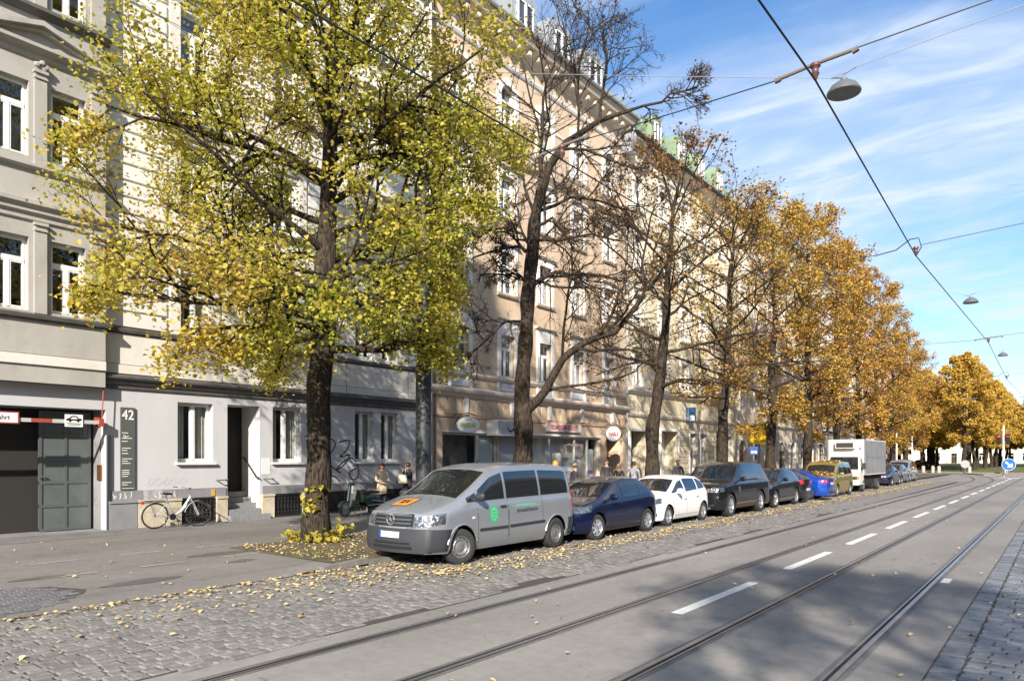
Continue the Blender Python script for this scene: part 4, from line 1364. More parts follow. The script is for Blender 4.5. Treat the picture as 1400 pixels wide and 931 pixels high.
# ---------------------------------------------------------------- further houses
def plain_house(label, Y0, Y1, X, eave, wmat, tmat, rmat, n, floors, gz=4.4, arch_ground=False, ridge=5, seed=1):
    b = house(label, Y0, Y1, eave)
    cs = [Y0 + (Y1 - Y0) * (k + 0.5) / n for k in range(n)]
    fh = (eave - gz - 1.2) / floors
    fl = [(gz + 0.9 + fh * k, gz + 0.9 + fh * k + 1.9) for k in range(floors)]
    go = [(c - 0.8, c + 0.8, 0.0 if k % 3 == 0 else 0.8, 3.3) for k, c in enumerate(cs)]
    wall_sheet(b, X, Y0, Y1, 0, eave, go + [(c - 0.5, c + 0.5, a, bb) for c in cs for a, bb in fl], 0.25, wmat)
    for a, bb in fl:
        for k, c in enumerate(cs):
            window(b, X - 0.15, c, a, 1.0, 1.9, 'T', (k + seed) % 3)
            ring_surround(b, X, c, a, 1.0, 1.9, 0.18, 0.07, tmat)
            ledge(b, X, c - 0.74, c + 0.74, [(0.03, bb + 0.19), (0.18, bb + 0.28), (0.18, bb + 0.34), (0.02, bb + 0.38)], tmat, 'window_hood')
    for k, (a, bb, c, d) in enumerate(go):
        window(b, X - 0.2, (a + bb) / 2, c + 0.1, bb - a, d - c - 0.1, 'T', 0, fmat=(wood if k % 3 == 0 else frame_mat))
        ring_surround(b, X, (a + bb) / 2, c, bb - a, d - c, 0.15, 0.06, tmat, arch=arch_ground)
    ledge(b, X, Y0, Y1, [(0.02, gz - 0.2), (0.15, gz - 0.1), (0.25, gz), (0.25, gz + 0.08), (0.02, gz + 0.15)], tmat, 'storey_cornice')
    ledge(b, X, Y0, Y1, [(0.02, eave - 0.8), (0.3, eave - 0.4), (0.55, eave - 0.25), (0.55, eave - 0.06), (0.0, eave - 0.02)], tmat, 'eaves_cornice')
    shell(b, Y0, Y1, eave, eave + ridge, X, rmat, 12, wmat, 0.65)
    MB().tube([(X + 0.7, Y0, eave), (X + 0.7, Y1, eave)], 0.1, 6).build('gutter', darksteel, b)
    return b


w_beige = M('render_beige', (0.60, 0.54, 0.43), 0.85, var=0.1, vs=0.6, dirt=0.3, dirt_col=(0.4, 0.36, 0.28), ds=0.8)
w_dim = M('render_warm_grey', (0.48, 0.44, 0.39), 0.85, var=0.1, vs=0.6, dirt=0.3, dirt_col=(0.3, 0.28, 0.25), ds=0.8)
w_pink = M('render_pink', (0.62, 0.33, 0.33), 0.85, var=0.1, vs=0.6)
w_pale = M('render_pale', (0.72, 0.69, 0.62), 0.85, var=0.08, vs=0.6)
b4 = plain_house('beige apartment house with arched shop windows behind the yellow sign', 52.22, 74.5, FX, 20.4, w_beige, w_trim, roof_dark, 7, 4, 4.6, True)
b5 = plain_house('warm grey apartment house at the end of the terrace before the side street', 74.52, 97.0, FX, 20.6, w_dim, w_trim, roof_dark, 7, 4, 4.5, False)
b6 = plain_house('pink corner house beyond the side street', 110, 126, FX - 2, 19, w_pink, w_trim, tile_red, 4, 4, 4.4, False, seed=2)
b7 = plain_house('pale cream house next to the pink corner house', 126.02, 146, FX - 4, 18, w_pale, w_trim, tile_red, 5, 4, 4.4, False, seed=1)
b8 = plain_house('white house beyond the pale cream house', 146.02, 172, FX - 9, 19, M('render_white', (0.78, 0.77, 0.73), 0.85, var=0.06, vs=0.6), w_trim, roof_dark, 6, 4, 4.4, False)
b9 = plain_house('long beige house closing the view behind the park trees', 172.02, 240, FX - 16, 19, w_beige, w_trim, tile_red, 12, 4, 4.4, False)
# houses closing the far end of the park
for k, (x0, x1, yy, lb, mt_) in enumerate(((-62, -30, 262, 'pale far house facing along the park behind the trunks', w_pale), (-29.9, 0, 268, 'beige far house closing the end of the park', w_beige), (0.1, 30, 262, 'white far house behind the traffic signal', w_pale))):
    h_ = plain_house(lb, 0, x1 - x0, 0, 10.5 + k % 2, mt_, w_trim, (tile_red, roof_dark)[k % 2], 8, 2, 4.2, ridge=2.5)
    h_.location = (x0, yy, 0); h_.rotation_euler = (0, 0, -PI / 2)
# unseen terrace across the street, its height and dark tone set for reflections
bo = thing('opposite_terrace', 'long dark apartment terrace across the street, unseen, toned for reflections', 'building', (0, 0, 0))
MB().box(19, 30, -45, 230, 0, 13).build('wall', M('terrace_render', (0.2, 0.185, 0.165), 0.9, var=0.2, vs=0.5), bo)
ow = MB().box(-0.04, 0.02, 0, 1.2, 0, 2.0).mesh('window')
og = M('far_glass', (0.03, 0.035, 0.04), 0.1)
for k in range(89):
    for f in range(3):
        add('window', ow, og, bo, loc=(19, -43 + 3.05 * k, 2.2 + 3.8 * f))
MB().prism([(18.5, -45, 13), (30.5, -45, 13), (24.5, -45, 17)], (0, 275, 0)).build('roof', tile_red, bo, fix=True)
# ------------------------------------------------------------------ trees
bark = bpy.data.materials.new('linden_bark')
bark.use_nodes = True
_n, _l = bark.node_tree.nodes, bark.node_tree.links
_b = _n['Principled BSDF']; _b.inputs['Roughness'].default_value = 0.9; _b.inputs['Specular IOR Level'].default_value = 0.2
_t = _n.new('ShaderNodeTexCoord'); _m = _n.new('ShaderNodeMapping'); _m.inputs['Scale'].default_value = (1, 1, 0.22)
_l.new(_t.outputs['Object'], _m.inputs[0])
_v = _n.new('ShaderNodeTexNoise'); _v.inputs['Scale'].default_value = 22; _v.inputs['Detail'].default_value = 6; _v.inputs['Distortion'].default_value = 0.6
_l.new(_m.outputs[0], _v.inputs['Vector'])
_r = _n.new('ShaderNodeValToRGB')
_r.color_ramp.elements[0].position = 0.36; _r.color_ramp.elements[0].color = (0.017, 0.013, 0.010, 1)
_r.color_ramp.elements[1].position = 0.68; _r.color_ramp.elements[1].color = (0.078, 0.060, 0.044, 1)
_l.new(_v.outputs['Fac'], _r.inputs[0]); _l.new(_r.outputs[0], _b.inputs['Base Color'])
_bp = _n.new('ShaderNodeBump'); _bp.inputs['Strength'].default_value = 1.0; _bp.inputs['Distance'].default_value = 0.06
_l.new(_v.outputs['Fac'], _bp.inputs['Height']); _l.new(_bp.outputs[0], _b.inputs['Normal'])

leaf_green = leaf_mat('linden_leaf', [(0.0, (0.18, 0.235, 0.03)), (0.25, (0.35, 0.36, 0.045)), (0.5, (0.54, 0.48, 0.07)), (0.75, (0.60, 0.46, 0.10)), (0.92, (0.52, 0.31, 0.08)), (1.0, (0.28, 0.16, 0.06))], 0.5)
leaf_gold = leaf_mat('golden_leaf', [(0.0, (0.38, 0.33, 0.06)), (0.3, (0.58, 0.42, 0.08)), (0.6, (0.57, 0.345, 0.07)), (0.85, (0.43, 0.22, 0.055)), (1.0, (0.22, 0.11, 0.04))])
leaf_park = leaf_mat('park_leaf', [(0.0, (0.48, 0.38, 0.08)), (0.4, (0.64, 0.46, 0.09)), (0.8, (0.62, 0.37, 0.07)), (1.0, (0.40, 0.21, 0.05))])
leaf_dry = leaf_mat('dry_leaf', [(0.0, (0.42, 0.24, 0.06)), (0.5, (0.24, 0.115, 0.04)), (1.0, (0.10, 0.05, 0.025))], 0.25)
leaf_fall = leaf_mat('fallen_leaf', [(0.0, (0.60, 0.50, 0.30)), (0.35, (0.60, 0.46, 0.23)), (0.6, (0.48, 0.33, 0.14)), (0.85, (0.30, 0.19, 0.08)), (1.0, (0.16, 0.10, 0.05))], 0.1)


def leaf_object(name, P, N, size, hue, mat, parent, kind=None, flat=0.0):
    """P centres, N normals, one folded kite per leaf"""
    n = len(P)
    rg = np.random.default_rng(n)
    N = N / np.linalg.norm(N, axis=1, keepdims=True)
    a = rg.normal(size=(n, 3))
    U = np.cross(N, a); U /= np.linalg.norm(U, axis=1, keepdims=True)
    W = np.cross(N, U)
    s = size * rg.uniform(0.7, 1.25, (n, 1))
    fold = N * s * rg.uniform(0.06, 0.28, (n, 1)) * (1 - flat)
    v = np.empty((n, 6, 3), np.float32)
    v[:, 0] = P - U * s * 0.5
    v[:, 1] = P + W * s * 0.40 + fold - U * s * 0.28
    v[:, 2] = P + W * s * 0.38 + fold + U * s * 0.18
    v[:, 3] = P + U * s * 0.62 - fold * 0.6
    v[:, 4] = P - W * s * 0.38 + fold + U * s * 0.18
    v[:, 5] = P - W * s * 0.40 + fold - U * s * 0.28
    me = bpy.data.meshes.new(name)
    me.vertices.add(n * 6); me.vertices.foreach_set('co', v.ravel())
    idx = (np.arange(n, dtype=np.int32)[:, None] * 6 + np.array([0, 3, 2, 1, 0, 5, 4, 3], np.int32)[None, :]).ravel()
    me.loops.add(n * 8); me.loops.foreach_set('vertex_index', idx)
    me.polygons.add(n * 2)
    me.polygons.foreach_set('loop_start', np.arange(0, n * 8, 4, dtype=np.int32))
    me.polygons.foreach_set('loop_total', np.full(n * 2, 4, np.int32))
    at = me.attributes.new('hue', 'FLOAT', 'FACE')
    at.data.foreach_set('value', np.repeat(np.clip(hue, 0, 1), 2).astype(np.float32))
    me.update()
    o = add(name, me, mat, parent)
    if kind:
        o['kind'] = kind
    return o


class Tree:
    def __init__(s, seed):
        s.r = random.Random(seed)
        s.br = []          # (points, radii, sides)
        s.tips = []        # lists of points

    def line(s, p, d, L, n, wig, up):
        p = Vector(p); d = Vector(d).normalized()
        pts = [p.copy()]
        for k in range(n):
            d = d + Vector((s.r.gauss(0, wig), s.r.gauss(0, wig), s.r.gauss(0, wig) + up))
            d.normalize()
            p = p + d * (L / n)
            pts.append(p.copy())
        return pts

    def rec(s, pts, r0, r1, lev, spec):
        n = len(pts)
        rad = [r0 + (r1 - r0) * k / (n - 1) for k in range(n)]
        s.br.append((pts, rad, (9, 7, 5, 4, 3, 3)[min(lev, 5)]))
        if lev >= spec['max']:
            s.tips.append(pts)
            return
        L = sum((pts[k + 1] - pts[k]).length for k in range(n - 1))
        nc = spec['n'][lev]
        for c in range(nc):
            t = spec.get('t0', 0.22) + (1 - spec.get('t0', 0.22)) * (c + s.r.uniform(0.1, 0.9)) / nc
            t = min(t, 0.98)
            f = t * (n - 1); k = int(f); q = pts[k].lerp(pts[k + 1], f - k)
            d = (pts[k + 1] - pts[k]).normalized()
            ax = d.orthogonal().normalized()
            ax.rotate(Matrix.Rotation(s.r.uniform(0, 2 * PI), 3, d))
            ang = R(s.r.uniform(*spec['ang']))
            nd = d * math.cos(ang) + ax * math.sin(ang)
            nd.z *= spec.get('flat', 1.0)
            nd.z += spec['lift'][lev]
            l2 = L * spec['ratio'][lev] * s.r.uniform(0.6, 1.25) * (1.15 - 0.6 * t)
            env = spec.get('env')
            if env:
                e = q + nd.normalized() * l2
                for _ in range(4):
                    if env(e): break
                    l2 *= 0.75; e = q + nd.normalized() * l2
            l2 = max(l2, 0.12)
            rr0 = max(min(rad[k] * 0.62, spec['rmax'][lev]), spec.get('rmin', 0.0045))
            ns = (7, 6, 5, 4, 3, 2)[min(lev + 1, 5)]
            s.rec(s.line(q, nd, l2, ns, spec['wig'], spec['up']), rr0, max(rr0 * 0.45, 0.003), lev + 1, spec)
        s.tips.append(pts[-2:]) if lev >= spec['max'] - 1 else None

    def wood(s, name, parent, start=0, rmin=0.0):
        mb = MB()
        for pts, rad, n in s.br[start:]:
            if rad[0] < rmin: continue
            mb.tube(pts, rad, n, cap=False)
        return mb.build(name, bark, parent, 180)

    def leaves(s, per, jit, size, mat, parent, hue0, name='crown', keep=1.0, hue_amp=0.25, hue_fn=None, up=0.5):
        P, H = [], []
        for tp in s.tips:
            if s.r.random() > keep: continue
            h = hue0 + s.r.gauss(0, 0.09)
            for k in range(per):
                f = s.r.uniform(0, len(tp) - 1.001); i = int(f)
                q = tp[i].lerp(tp[i + 1], f - i)
                P.append((q.x + s.r.gauss(0, jit), q.y + s.r.gauss(0, jit), q.z + s.r.gauss(0, jit) - 0.04))
                H.append(h + s.r.gauss(0, 0.13) + (hue_fn(q) if hue_fn else 0))
        P = np.array(P); n = len(P)
        rg = np.random.default_rng(n + 5)
        N = rg.normal(size=(n, 3)); N[:, 2] = np.abs(N[:, 2]) + up
        return leaf_object(name, P, N, size, np.array(H), mat, parent)


def trunk_mesh(tr, pts, rad, base, name, parent, n=14, lump=0.06, seed=0):
    """trunk with root flare and lumpy outline"""
    mb = MB()
    r = random.Random(seed)
    # resample
    P, Q = [], []
    for k in range(len(pts) - 1):
        for j in range(5):
            t = j / 5
            P.append(Vector(pts[k]).lerp(Vector(pts[k + 1]), t)); Q.append(rad[k] + (rad[k + 1] - rad[k]) * t)
    P.append(Vector(pts[-1])); Q.append(rad[-1])
    mb.tube(P, Q, n, cap=False)
    ph = [r.uniform(0, 6.28) for _ in range(8)]
    for i, v in enumerate(mb.v):
        k = i // n; c = P[k]; a = 2 * PI * (i % n) / n
        f = 1 + lump * (math.sin(3 * a + ph[0] + k * 0.35) + 0.8 * math.sin(5 * a + ph[1] - k * 0.5) + 0.9 * math.sin(k * 1.15 + ph[2]) + 0.7 * math.sin(2 * a + k * 0.8 + ph[3]))
        if base:
            h = v[2] - P[0].z
            f *= 1 + 0.55 * math.exp(-max(h, 0) / 0.22) * (0.7 + 0.3 * math.sin(4 * a + ph[4]))
        mb.v[i] = (c.x + (v[0] - c.x) * f, c.y + (v[1] - c.y) * f, v[2])
    return mb.build(name, bark, parent, 180)


TX = -13.3
# --- big yellow-green linden in front of the grey house
t1 = thing('linden_tree', 'linden with dense yellow and green leaves in front of the grey house', 'tree', (TX, 9.94, PZ))
T = Tree(11)
tp = [(0, 0, -0.08), (0.02, -0.05, 0.5), (-0.02, 0.02, 1.3), (0.03, 0.02, 2.4), (0.0, 0.05, 3.5), (0.08, 0.12, 4.6), (0.06, 0.1, 5.4), (0.1, 0.2, 7), (0.2, 0.2, 9), (0.15, 0.3, 11), (0.3, 0.3, 13.2), (0.3, 0.4, 16)]
tr = [0.31, 0.285, 0.27, 0.26, 0.265, 0.26, 0.24, 0.2, 0.16, 0.12, 0.08, 0.03]
trunk_mesh(T, tp, tr, True, 'trunk', t1, 16, 0.05, 3)


def env1(e):
    z = e.z
    if z < 3.6 or z > 17.0: return False
    rr_ = 5.7 * math.sqrt(max(0.0, 1 - ((z - 9.3) / 8.4) ** 2))
    if z < 6: rr_ = min(rr_, 5.2)
    side_ = e.x * 0.789 + e.y * 0.614
    if side_ > min(5.4, 3.0 + max(0, z - 7.2) * 1.1): return False
    return e.x * e.x + e.y * e.y < rr_ * rr_


spec1 = dict(max=3, n=(7, 6, 4), ang=(28, 68), lift=(0.05, 0.0, -0.05), ratio=(0.55, 0.5, 0.5), rmax=(0.06, 0.022, 0.01), wig=0.13, up=0.0, env=env1)
for i in range(32):
    h = 4.3 + 10.6 * (i / 31) ** 1.05
    az = i * 2.399 + 0.6
    k = next(k for k in range(len(tp) - 1) if tp[k + 1][2] > h)
    f = (h - tp[k][2]) / (tp[k + 1][2] - tp[k][2])
    q = Vector(tp[k]).lerp(Vector(tp[k + 1]), f)
    el = R(12 + 48 * (i / 31) + T.r.uniform(-8, 8))
    d = Vector((math.cos(az) * math.cos(el), math.sin(az) * math.cos(el), math.sin(el)))
    L = 4.8 - 1.3 * (i / 31)
    for _ in range(6):
        if env1(q + d * L): break
        L *= 0.88
    r0 = 0.10 - 0.05 * i / 31
    T.rec(T.line(q, d, L, 8, 0.10, 0.01 if h > 6 else -0.035), r0, 0.02, 0, spec1)
for q, d, L in (((0.05, 0.1, 5.0), (-0.25, -1, 0.14), 4.9), ((0.05, 0.1, 5.4), (-0.5, -1, 0.32), 4.8), ((0.05, 0.1, 5.6), (0.75, 0.9, 0.1), 2.9), ((0, 0.1, 4.7), (0.6, -0.9, -0.02), 4.0),
                ((0, 0.1, 5.2), (0.7, -0.2, 0.25), 4.0), ((0, 0.1, 6.2), (0.1, 1, 0.5), 3.6), ((0.1, 0.2, 7.6), (0.5, 0.9, 0.6), 4.8), ((0.1, 0.2, 9), (0.6, 0.8, 0.5), 5.0), ((0.1, 0.2, 8), (-0.4, -0.9, 0.5), 4.6)):
    T.rec(T.line(q, d, L, 8, 0.09, -0.02), 0.09, 0.02, 0, spec1)
T.wood('limbs', t1)
print('linden tips', len(T.tips))
T.leaves(max(6, int(105000 / len(T.tips))), 0.18, 0.080, leaf_green, t1, 0.45, keep=0.82, hue_fn=lambda q: 0.035 * (q.z - 8) * 0.35 + (0.22 if (q.y < -2.6 and q.z < 7.4) else 0) + 0.12 * math.sin(q.x * 1.1 + q.y * 0.8) * math.sin(q.z))
# basal shoots with large leaves
bs = Tree(5)
P, H = [], []
for k in range(46):
    az = bs.r.uniform(0, 6.28); rr_ = bs.r.uniform(0.3, 0.55)
    l_ = bs.line((rr_ * math.cos(az), rr_ * math.sin(az), 0.0), (math.cos(az) * 0.8, math.sin(az) * 0.8, 1), bs.r.uniform(0.15, 0.5), 3, 0.15, 0)
    bs.br.append((l_, [0.006, 0.005, 0.004, 0.003], 3)); bs.tips.append(l_)
for k in range(3):
    bs.br.append((bs.line((0.25, -0.35, 0.1), (0.5, -0.8 - 0.2 * k, 0.5 + 0.3 * k), 1.0, 5, 0.1, 0), [0.008, 0.007, 0.006, 0.005, 0.004, 0.003], 3))
for k in range(8):
    az = -1.0 + bs.r.uniform(-0.7, 0.7); z = bs.r.uniform(0.7, 1.2)
    bs.tips.append([Vector((0.3 * math.cos(az), 0.3 * math.sin(az), z)), Vector((0.36 * math.cos(az), 0.36 * math.sin(az), z + 0.1))])
bs.wood('shoot_stems', t1)
o = bs.leaves(5, 0.06, 0.125, leaf_green, t1, 0.5, 'basal_foliage')
o['kind'] = 'stuff'

# --- bare linden in front of the tan house
t2 = thing('bare_tree', 'nearly bare black-limbed tree in front of the tan house', 'tree', (TX, 17.7, PZ))
T2 = Tree(23)


def pix(px, py, y_off=0.0, X=TX, base=(TX, 17.7, PZ)):
    """a point of the tree's own upright plane facing the carriageway, from measured sight lines"""
    S, C = math.sin(YAW), math.cos(YAW)
    d0 = -base[0] * S + base[1] * C
    d = d0 + y_off
    r_ = (px - 700) / 970 * d
    return Vector((r_ * C - d * S - base[0], r_ * S + d * C - base[1], CAM_H + (625 - py) / 970 * d - base[2]))


tp2 = [pix(715, 716), pix(714, 690), pix(713, 640), pix(716, 600), pix(714, 550), pix(716, 500), pix(719, 450), pix(722, 400), pix(728, 350), pix(731, 300), pix(740, 260), pix(752, 225), pix(775, 195), pix(820, 165), pix(865, 150)]
tp2[0].z = -0.08
tr2 = [0.28, 0.26, 0.265, 0.285, 0.25, 0.22, 0.21, 0.20, 0.2, 0.17, 0.15, 0.13, 0.11, 0.08, 0.05]
trunk_mesh(T2, tp2, tr2, True, 'trunk', t2, 16, 0.09, 8)
spec2 = dict(max=4, n=(8, 6, 5, 3), ang=(25, 60), lift=(0.03, 0.03, 0.02, 0.0), ratio=(0.58, 0.6, 0.58, 0.55), rmax=(0.05, 0.022, 0.011, 0.007), wig=0.16, up=0.012, t0=0.12, rmin=0.0065)
limbs2 = [
    ([(722, 560, 0), (745, 535, -0.2), (770, 490, -0.4), (800, 468, -0.7), (840, 455, -0.9), (880, 405, -1.2), (905, 375, -1.4)], 0.15),
    ([(722, 405, 0), (735, 385, 0.1), (760, 372, 0.4), (800, 375, 0.6), (850, 385, 0.9)], 0.09),
    ([(724, 395, 0), (712, 378, 0.2), (690, 376, 0.4), (672, 378, 0.5)], 0.05),
    ([(728, 345, 0), (712, 337, -0.1), (690, 340, -0.3), (648, 352, -0.5)], 0.07),
    ([(730, 340, 0), (715, 320, 0.4), (690, 312, 0.8), (650, 318, 1.0)], 0.06),
    ([(730, 310, 0), (755, 298, -0.3), (775, 325, -0.6), (785, 345, -0.8)], 0.06),
    ([(731, 305, 0), (722, 270, 0.3), (715, 235, 0.6), (712, 200, 0.9)], 0.06),
    ([(742, 255, 0), (738, 215, 0.2), (742, 160, 0.4), (748, 110, 0.5), (760, 60, 0.5)], 0.07),
    ([(765, 205, 0), (800, 205, -0.4), (850, 225, -0.8), (880, 230, -1.0)], 0.05),
    ([(865, 150, 0), (905, 140, -0.1), (935, 125, -0.2), (955, 118, -0.2)], 0.045),
    ([(820, 165, 0), (825, 120, 0.5), (830, 75, 0.8), (825, 40, 1.0)], 0.045),
    ([(790, 185, 0), (790, 120, 0.3), (800, 60, 0.5), (805, 25, 0.5)], 0.045),
    ([(720, 440, 0), (690, 440, -0.5), (660, 470, -0.8), (640, 490, -1.0)], 0.035),
    ([(729, 330, 0), (760, 330, 0.5), (810, 320, 1.0), (850, 330, 1.3)], 0.06),
    ([(733, 290, 0), (780, 270, 0.8), (820, 275, 1.2), (870, 290, 1.6)], 0.06),
]
for pts, r0 in limbs2:
    P_ = [pix(a, b, c) for a, b, c in pts]
    # smooth subdivide
    Q_ = []
    for k in range(len(P_) - 1):
        Q_ += [P_[k], P_[k].lerp(P_[k + 1], 0.5) + Vector((T2.r.gauss(0, 0.04), T2.r.gauss(0, 0.04), T2.r.gauss(0, 0.04)))]
    Q_.append(P_[-1])
    T2.rec(Q_, r0, max(0.025, r0 * 0.35), 0, spec2)
T2.wood('limbs', t2)
print('bare tips', len(T2.tips))
T2.leaves(1, 0.06, 0.085, leaf_dry, t2, 0.5, 'crown', keep=0.10)


def street_tree(label, y, H, rad, seed, mat, nleaf, size, hue, keep=1.0, zlo=3.2, x=TX, lev=3, dense=1.0, group=None, name='linden_tree', lean=(0, 0), limbs=22, cone=False):
    t = thing(name, label, 'tree', (x, y, PZ), 0, group)
    T = Tree(seed)
    r = T.r
    n = 9
    tp = [Vector((lean[0] * (k / n) ** 1.3 + (r.gauss(0, 0.07) if k else 0), lean[1] * (k / n) ** 1.3 + (r.gauss(0, 0.07) if k else 0), -0.08 + H * 0.92 * k / n)) for k in range(n + 1)]
    tr_ = [0.29 * (1 - 0.92 * (k / n)) + 0.02 for k in range(n + 1)]
    trunk_mesh(T, tp, tr_, True, 'trunk', t, 12, 0.09, seed)

    def env(e):
        zc = zlo + (H - zlo) * 0.45
        hz = (H - zlo) * (0.58 if e.z > zc else 0.48)
        u = (e.z - zc) / hz
        if abs(u) >= 1: return False
        rr = rad * math.sqrt(1 - u * u) if not cone or u < 0 else rad * (1 - u) ** 0.75
        ax = lean[0] * (max(e.z, 0) / H) ** 1.3; ay = lean[1] * (max(e.z, 0) / H) ** 1.3
        return (e.x - ax) ** 2 + (e.y - ay) ** 2 < rr * rr
    spec = dict(max=lev, n=(6, 5, 4, 3), ang=(25, 65), lift=(0.05, 0.0, -0.03, 0), ratio=(0.55, 0.5, 0.5, 0.45), rmax=(0.05, 0.02, 0.010, 0.007), wig=0.14, up=0.01, env=env)
    for i in range(limbs):
        f = i / (limbs - 1)
        h = zlo + 0.5 + (H * 0.88 - zlo - 0.5) * f
        az = i * 2.399 + seed
        kk = min(int(h / (H * 0.92) * n), n - 1)
        q = tp[kk].lerp(tp[kk + 1], min(1, max(0, (h - tp[kk].z) / max(0.01, tp[kk + 1].z - tp[kk].z))))
        el = R(8 + 50 * f + r.uniform(-8, 8))
        d = Vector((math.cos(az) * math.cos(el), math.sin(az) * math.cos(el), math.sin(el)))
        L = rad * 0.92
        for _ in range(8):
            if env(q + d * L): break
            L *= 0.86
        T.rec(T.line(q, d, max(L, 0.6), 7, 0.11, 0.0), 0.085 - 0.045 * f, 0.02, 0, spec)
    T.wood('limbs', t)
    if nleaf:
        T.leaves(max(1, int(nleaf / len(T.tips) / keep)), 0.16, size, mat, t, hue, keep=keep)
    return t


def copy_tree(src, loc, rz, sc, label, group=None):
    c = src.copy(); COL.objects.link(c)
    c.location = loc; c.rotation_euler = (0, 0, rz); c.scale = sc
    tag(c, label, 'tree', group)
    if not group and 'group' in c: del c['group']
    for ch in src.children:
        k = ch.copy(); COL.objects.link(k); k.parent = c
    return c


# --- the row along the parked cars
street_tree('sparse leaning tree with few brown leaves before the cream house', 26.2, 15.0, 5.2, 31, leaf_dry, 2600, 0.11, 0.3, keep=0.5, lev=4, lean=(0.5, 1.8), zlo=4.2, limbs=18)
street_tree('half bare tree with thin golden leaves behind the tall black car', 33.9, 15.0, 5.0, 47, leaf_gold, 7000, 0.105, 0.5, keep=0.5, lev=3, zlo=4.3, lean=(0.3, 0.8), limbs=24)
tA = street_tree('golden tree beside the yellow sign', 41.6, 16.5, 5.0, 53, leaf_gold, 13000, 0.125, 0.5, keep=0.7, zlo=3.4)
tB = street_tree('tall orange tree before the beige house', 48.9, 18.2, 4.7, 61, leaf_gold, 16000, 0.135, 0.72, keep=0.75, zlo=3.4)
tC = street_tree('golden brown tree beside the white box truck', 56.0, 17.5, 4.8, 67, leaf_gold, 17000, 0.14, 0.62, keep=0.8, zlo=3.2)
G_ROW = 'street trees beyond the white truck'
LBL_ROW = 'golden street tree in the row beyond the white truck'
k = 0
for y, src, sc in ((63.3, tB, 0.93), (70.6, tA, 0.95), (78.0, tC, 0.85), (85.5, tB, 0.78)):
    copy_tree(src, (TX, y, PZ), 1.3 + k * 1.7, (sc, sc, sc), LBL_ROW, G_ROW); k += 1
# --- clipped lindens of the park
tP = street_tree('tapering golden linden standing in the park', 112.0, 16.0, 5.4, 71, leaf_park, 20000, 0.22, 0.55, zlo=3.6, x=-10.6, group='lindens in the park', limbs=26, cone=True)
tQ = street_tree('tapering golden linden standing in the park', 120.0, 14.8, 5.0, 73, leaf_park, 20000, 0.22, 0.6, zlo=3.6, x=-16.5, group='lindens in the park', limbs=26, cone=True)
rp = random.Random(9)
spots = []
for row, x in enumerate((-10.6, -3.6, 3.5)):
    for k in range(14):
        y = 112 + 7.5 * k + row * 1.5
        if (row == 0 and k == 0) or (row == 1 and y < 165) or (row == 2 and y < 185): continue
        spots.append((x + rp.uniform(-0.4, 0.4) + (0.05 * (y - 112) if row == 2 else 0), y))
for k in range(10):
    y = 120 + 7.5 * k
    if k == 0: continue
    spots.append((-16.5 - 0.09 * (y - 120) + rp.uniform(-0.4, 0.4), y + rp.uniform(-1, 1)))
for i, (x, y) in enumerate(spots):
    s_ = rp.uniform(0.9, 1.06)
    copy_tree(tP if i % 2 else tQ, (x, y, 0.1), rp.uniform(0, 6.28), (s_, s_, s_ * rp.uniform(0.95, 1.05)), 'tapering golden linden standing in the park', 'lindens in the park')
# --- trees on the house side beyond the side street
for k, (x, y) in enumerate(((-17.5, 112), (-19.0, 121), (-21.5, 131), (-24.5, 142))):
    copy_tree((tC, tA)[k % 2], (x, y, 0.05), k * 1.1, (0.8, 0.8, 0.78), 'golden street tree before the houses beyond the side street', 'trees beyond the side street')
# --- trees behind the camera position whose shade falls into the picture
street_tree('leafy street tree standing across the carriageway on the sett pavement', -6.5, 11.5, 4.0, 83, leaf_gold, 7000, 0.14, 0.4, keep=0.6, zlo=4.5, x=7.4)

# ------------------------------------------------------------------ fallen leaves and verge grass
rg = np.random.default_rng(12)


def scatter_leaves():
    P = []
    # strip beside the parked cars
    n = 4300
    y = 8.5 + 56 * rg.random(n) ** 1.2
    x = -8.25 + np.abs(rg.normal(0, 0.42, n)) * 1.0 - 0.25 + 0.12 * np.sin(y * 1.3)
    P.append(np.stack([x, y], 1))
    # under and between cars, gutter
    n = 2200
    y = 7.5 + 55 * rg.random(n) ** 1.3; x = -9.95 + 1.8 * rg.random(n)
    P.append(np.stack([x, y], 1))
    # drift in front of the van
    n = 420
    P.append(np.stack([rg.normal(-9.3, 0.55, n), rg.normal(7.6, 1.3, n)], 1))
    # gutter at the drive
    n = 260
    y = 1 + 7 * rg.random(n); x = -10.05 + np.abs(rg.normal(0, 0.12, n))
    P.append(np.stack([x, y], 1))
    # scattered over the setts
    n = 260
    y = 1.5 + 7.5 * rg.random(n); x = rg.normal(-9.2, 0.75, n)
    P.append(np.stack([x, y], 1))
    # thin scatter over carriageway
    n = 200
    P.append(np.stack([-8 + 8.5 * rg.random(n), 3 + 42 * rg.random(n)], 1))
    n = 26
    P.append(np.stack([-0.95 + 2 * rg.random(n), 6.5 + 7 * rg.random(n)], 1))
    xy = np.concatenate(P)
    xy = xy[(xy[:, 0] > -10.1)]
    z = np.full(len(xy), 0.031)
    # pavement and verge
    n = 1500
    q = np.stack([-10.2 - 3.6 * rg.random(n), 8.2 + 50 * rg.random(n) ** 1.5], 1)
    n = 900
    q3 = np.stack([-10.2 - 3.6 * rg.random(n), 8.1 + 6 * rg.random(n)], 1)
    n = 330
    q2 = np.stack([-10.3 - 8.5 * rg.random(n), 1 + 40 * rg.random(n) ** 1.3], 1)
    q = np.concatenate([q, q2, q3])
    zq = np.array([pave_z(a, b) for a, b in q]) + 0.018
    return np.concatenate([np.c_[xy, z], np.c_[q, zq]])


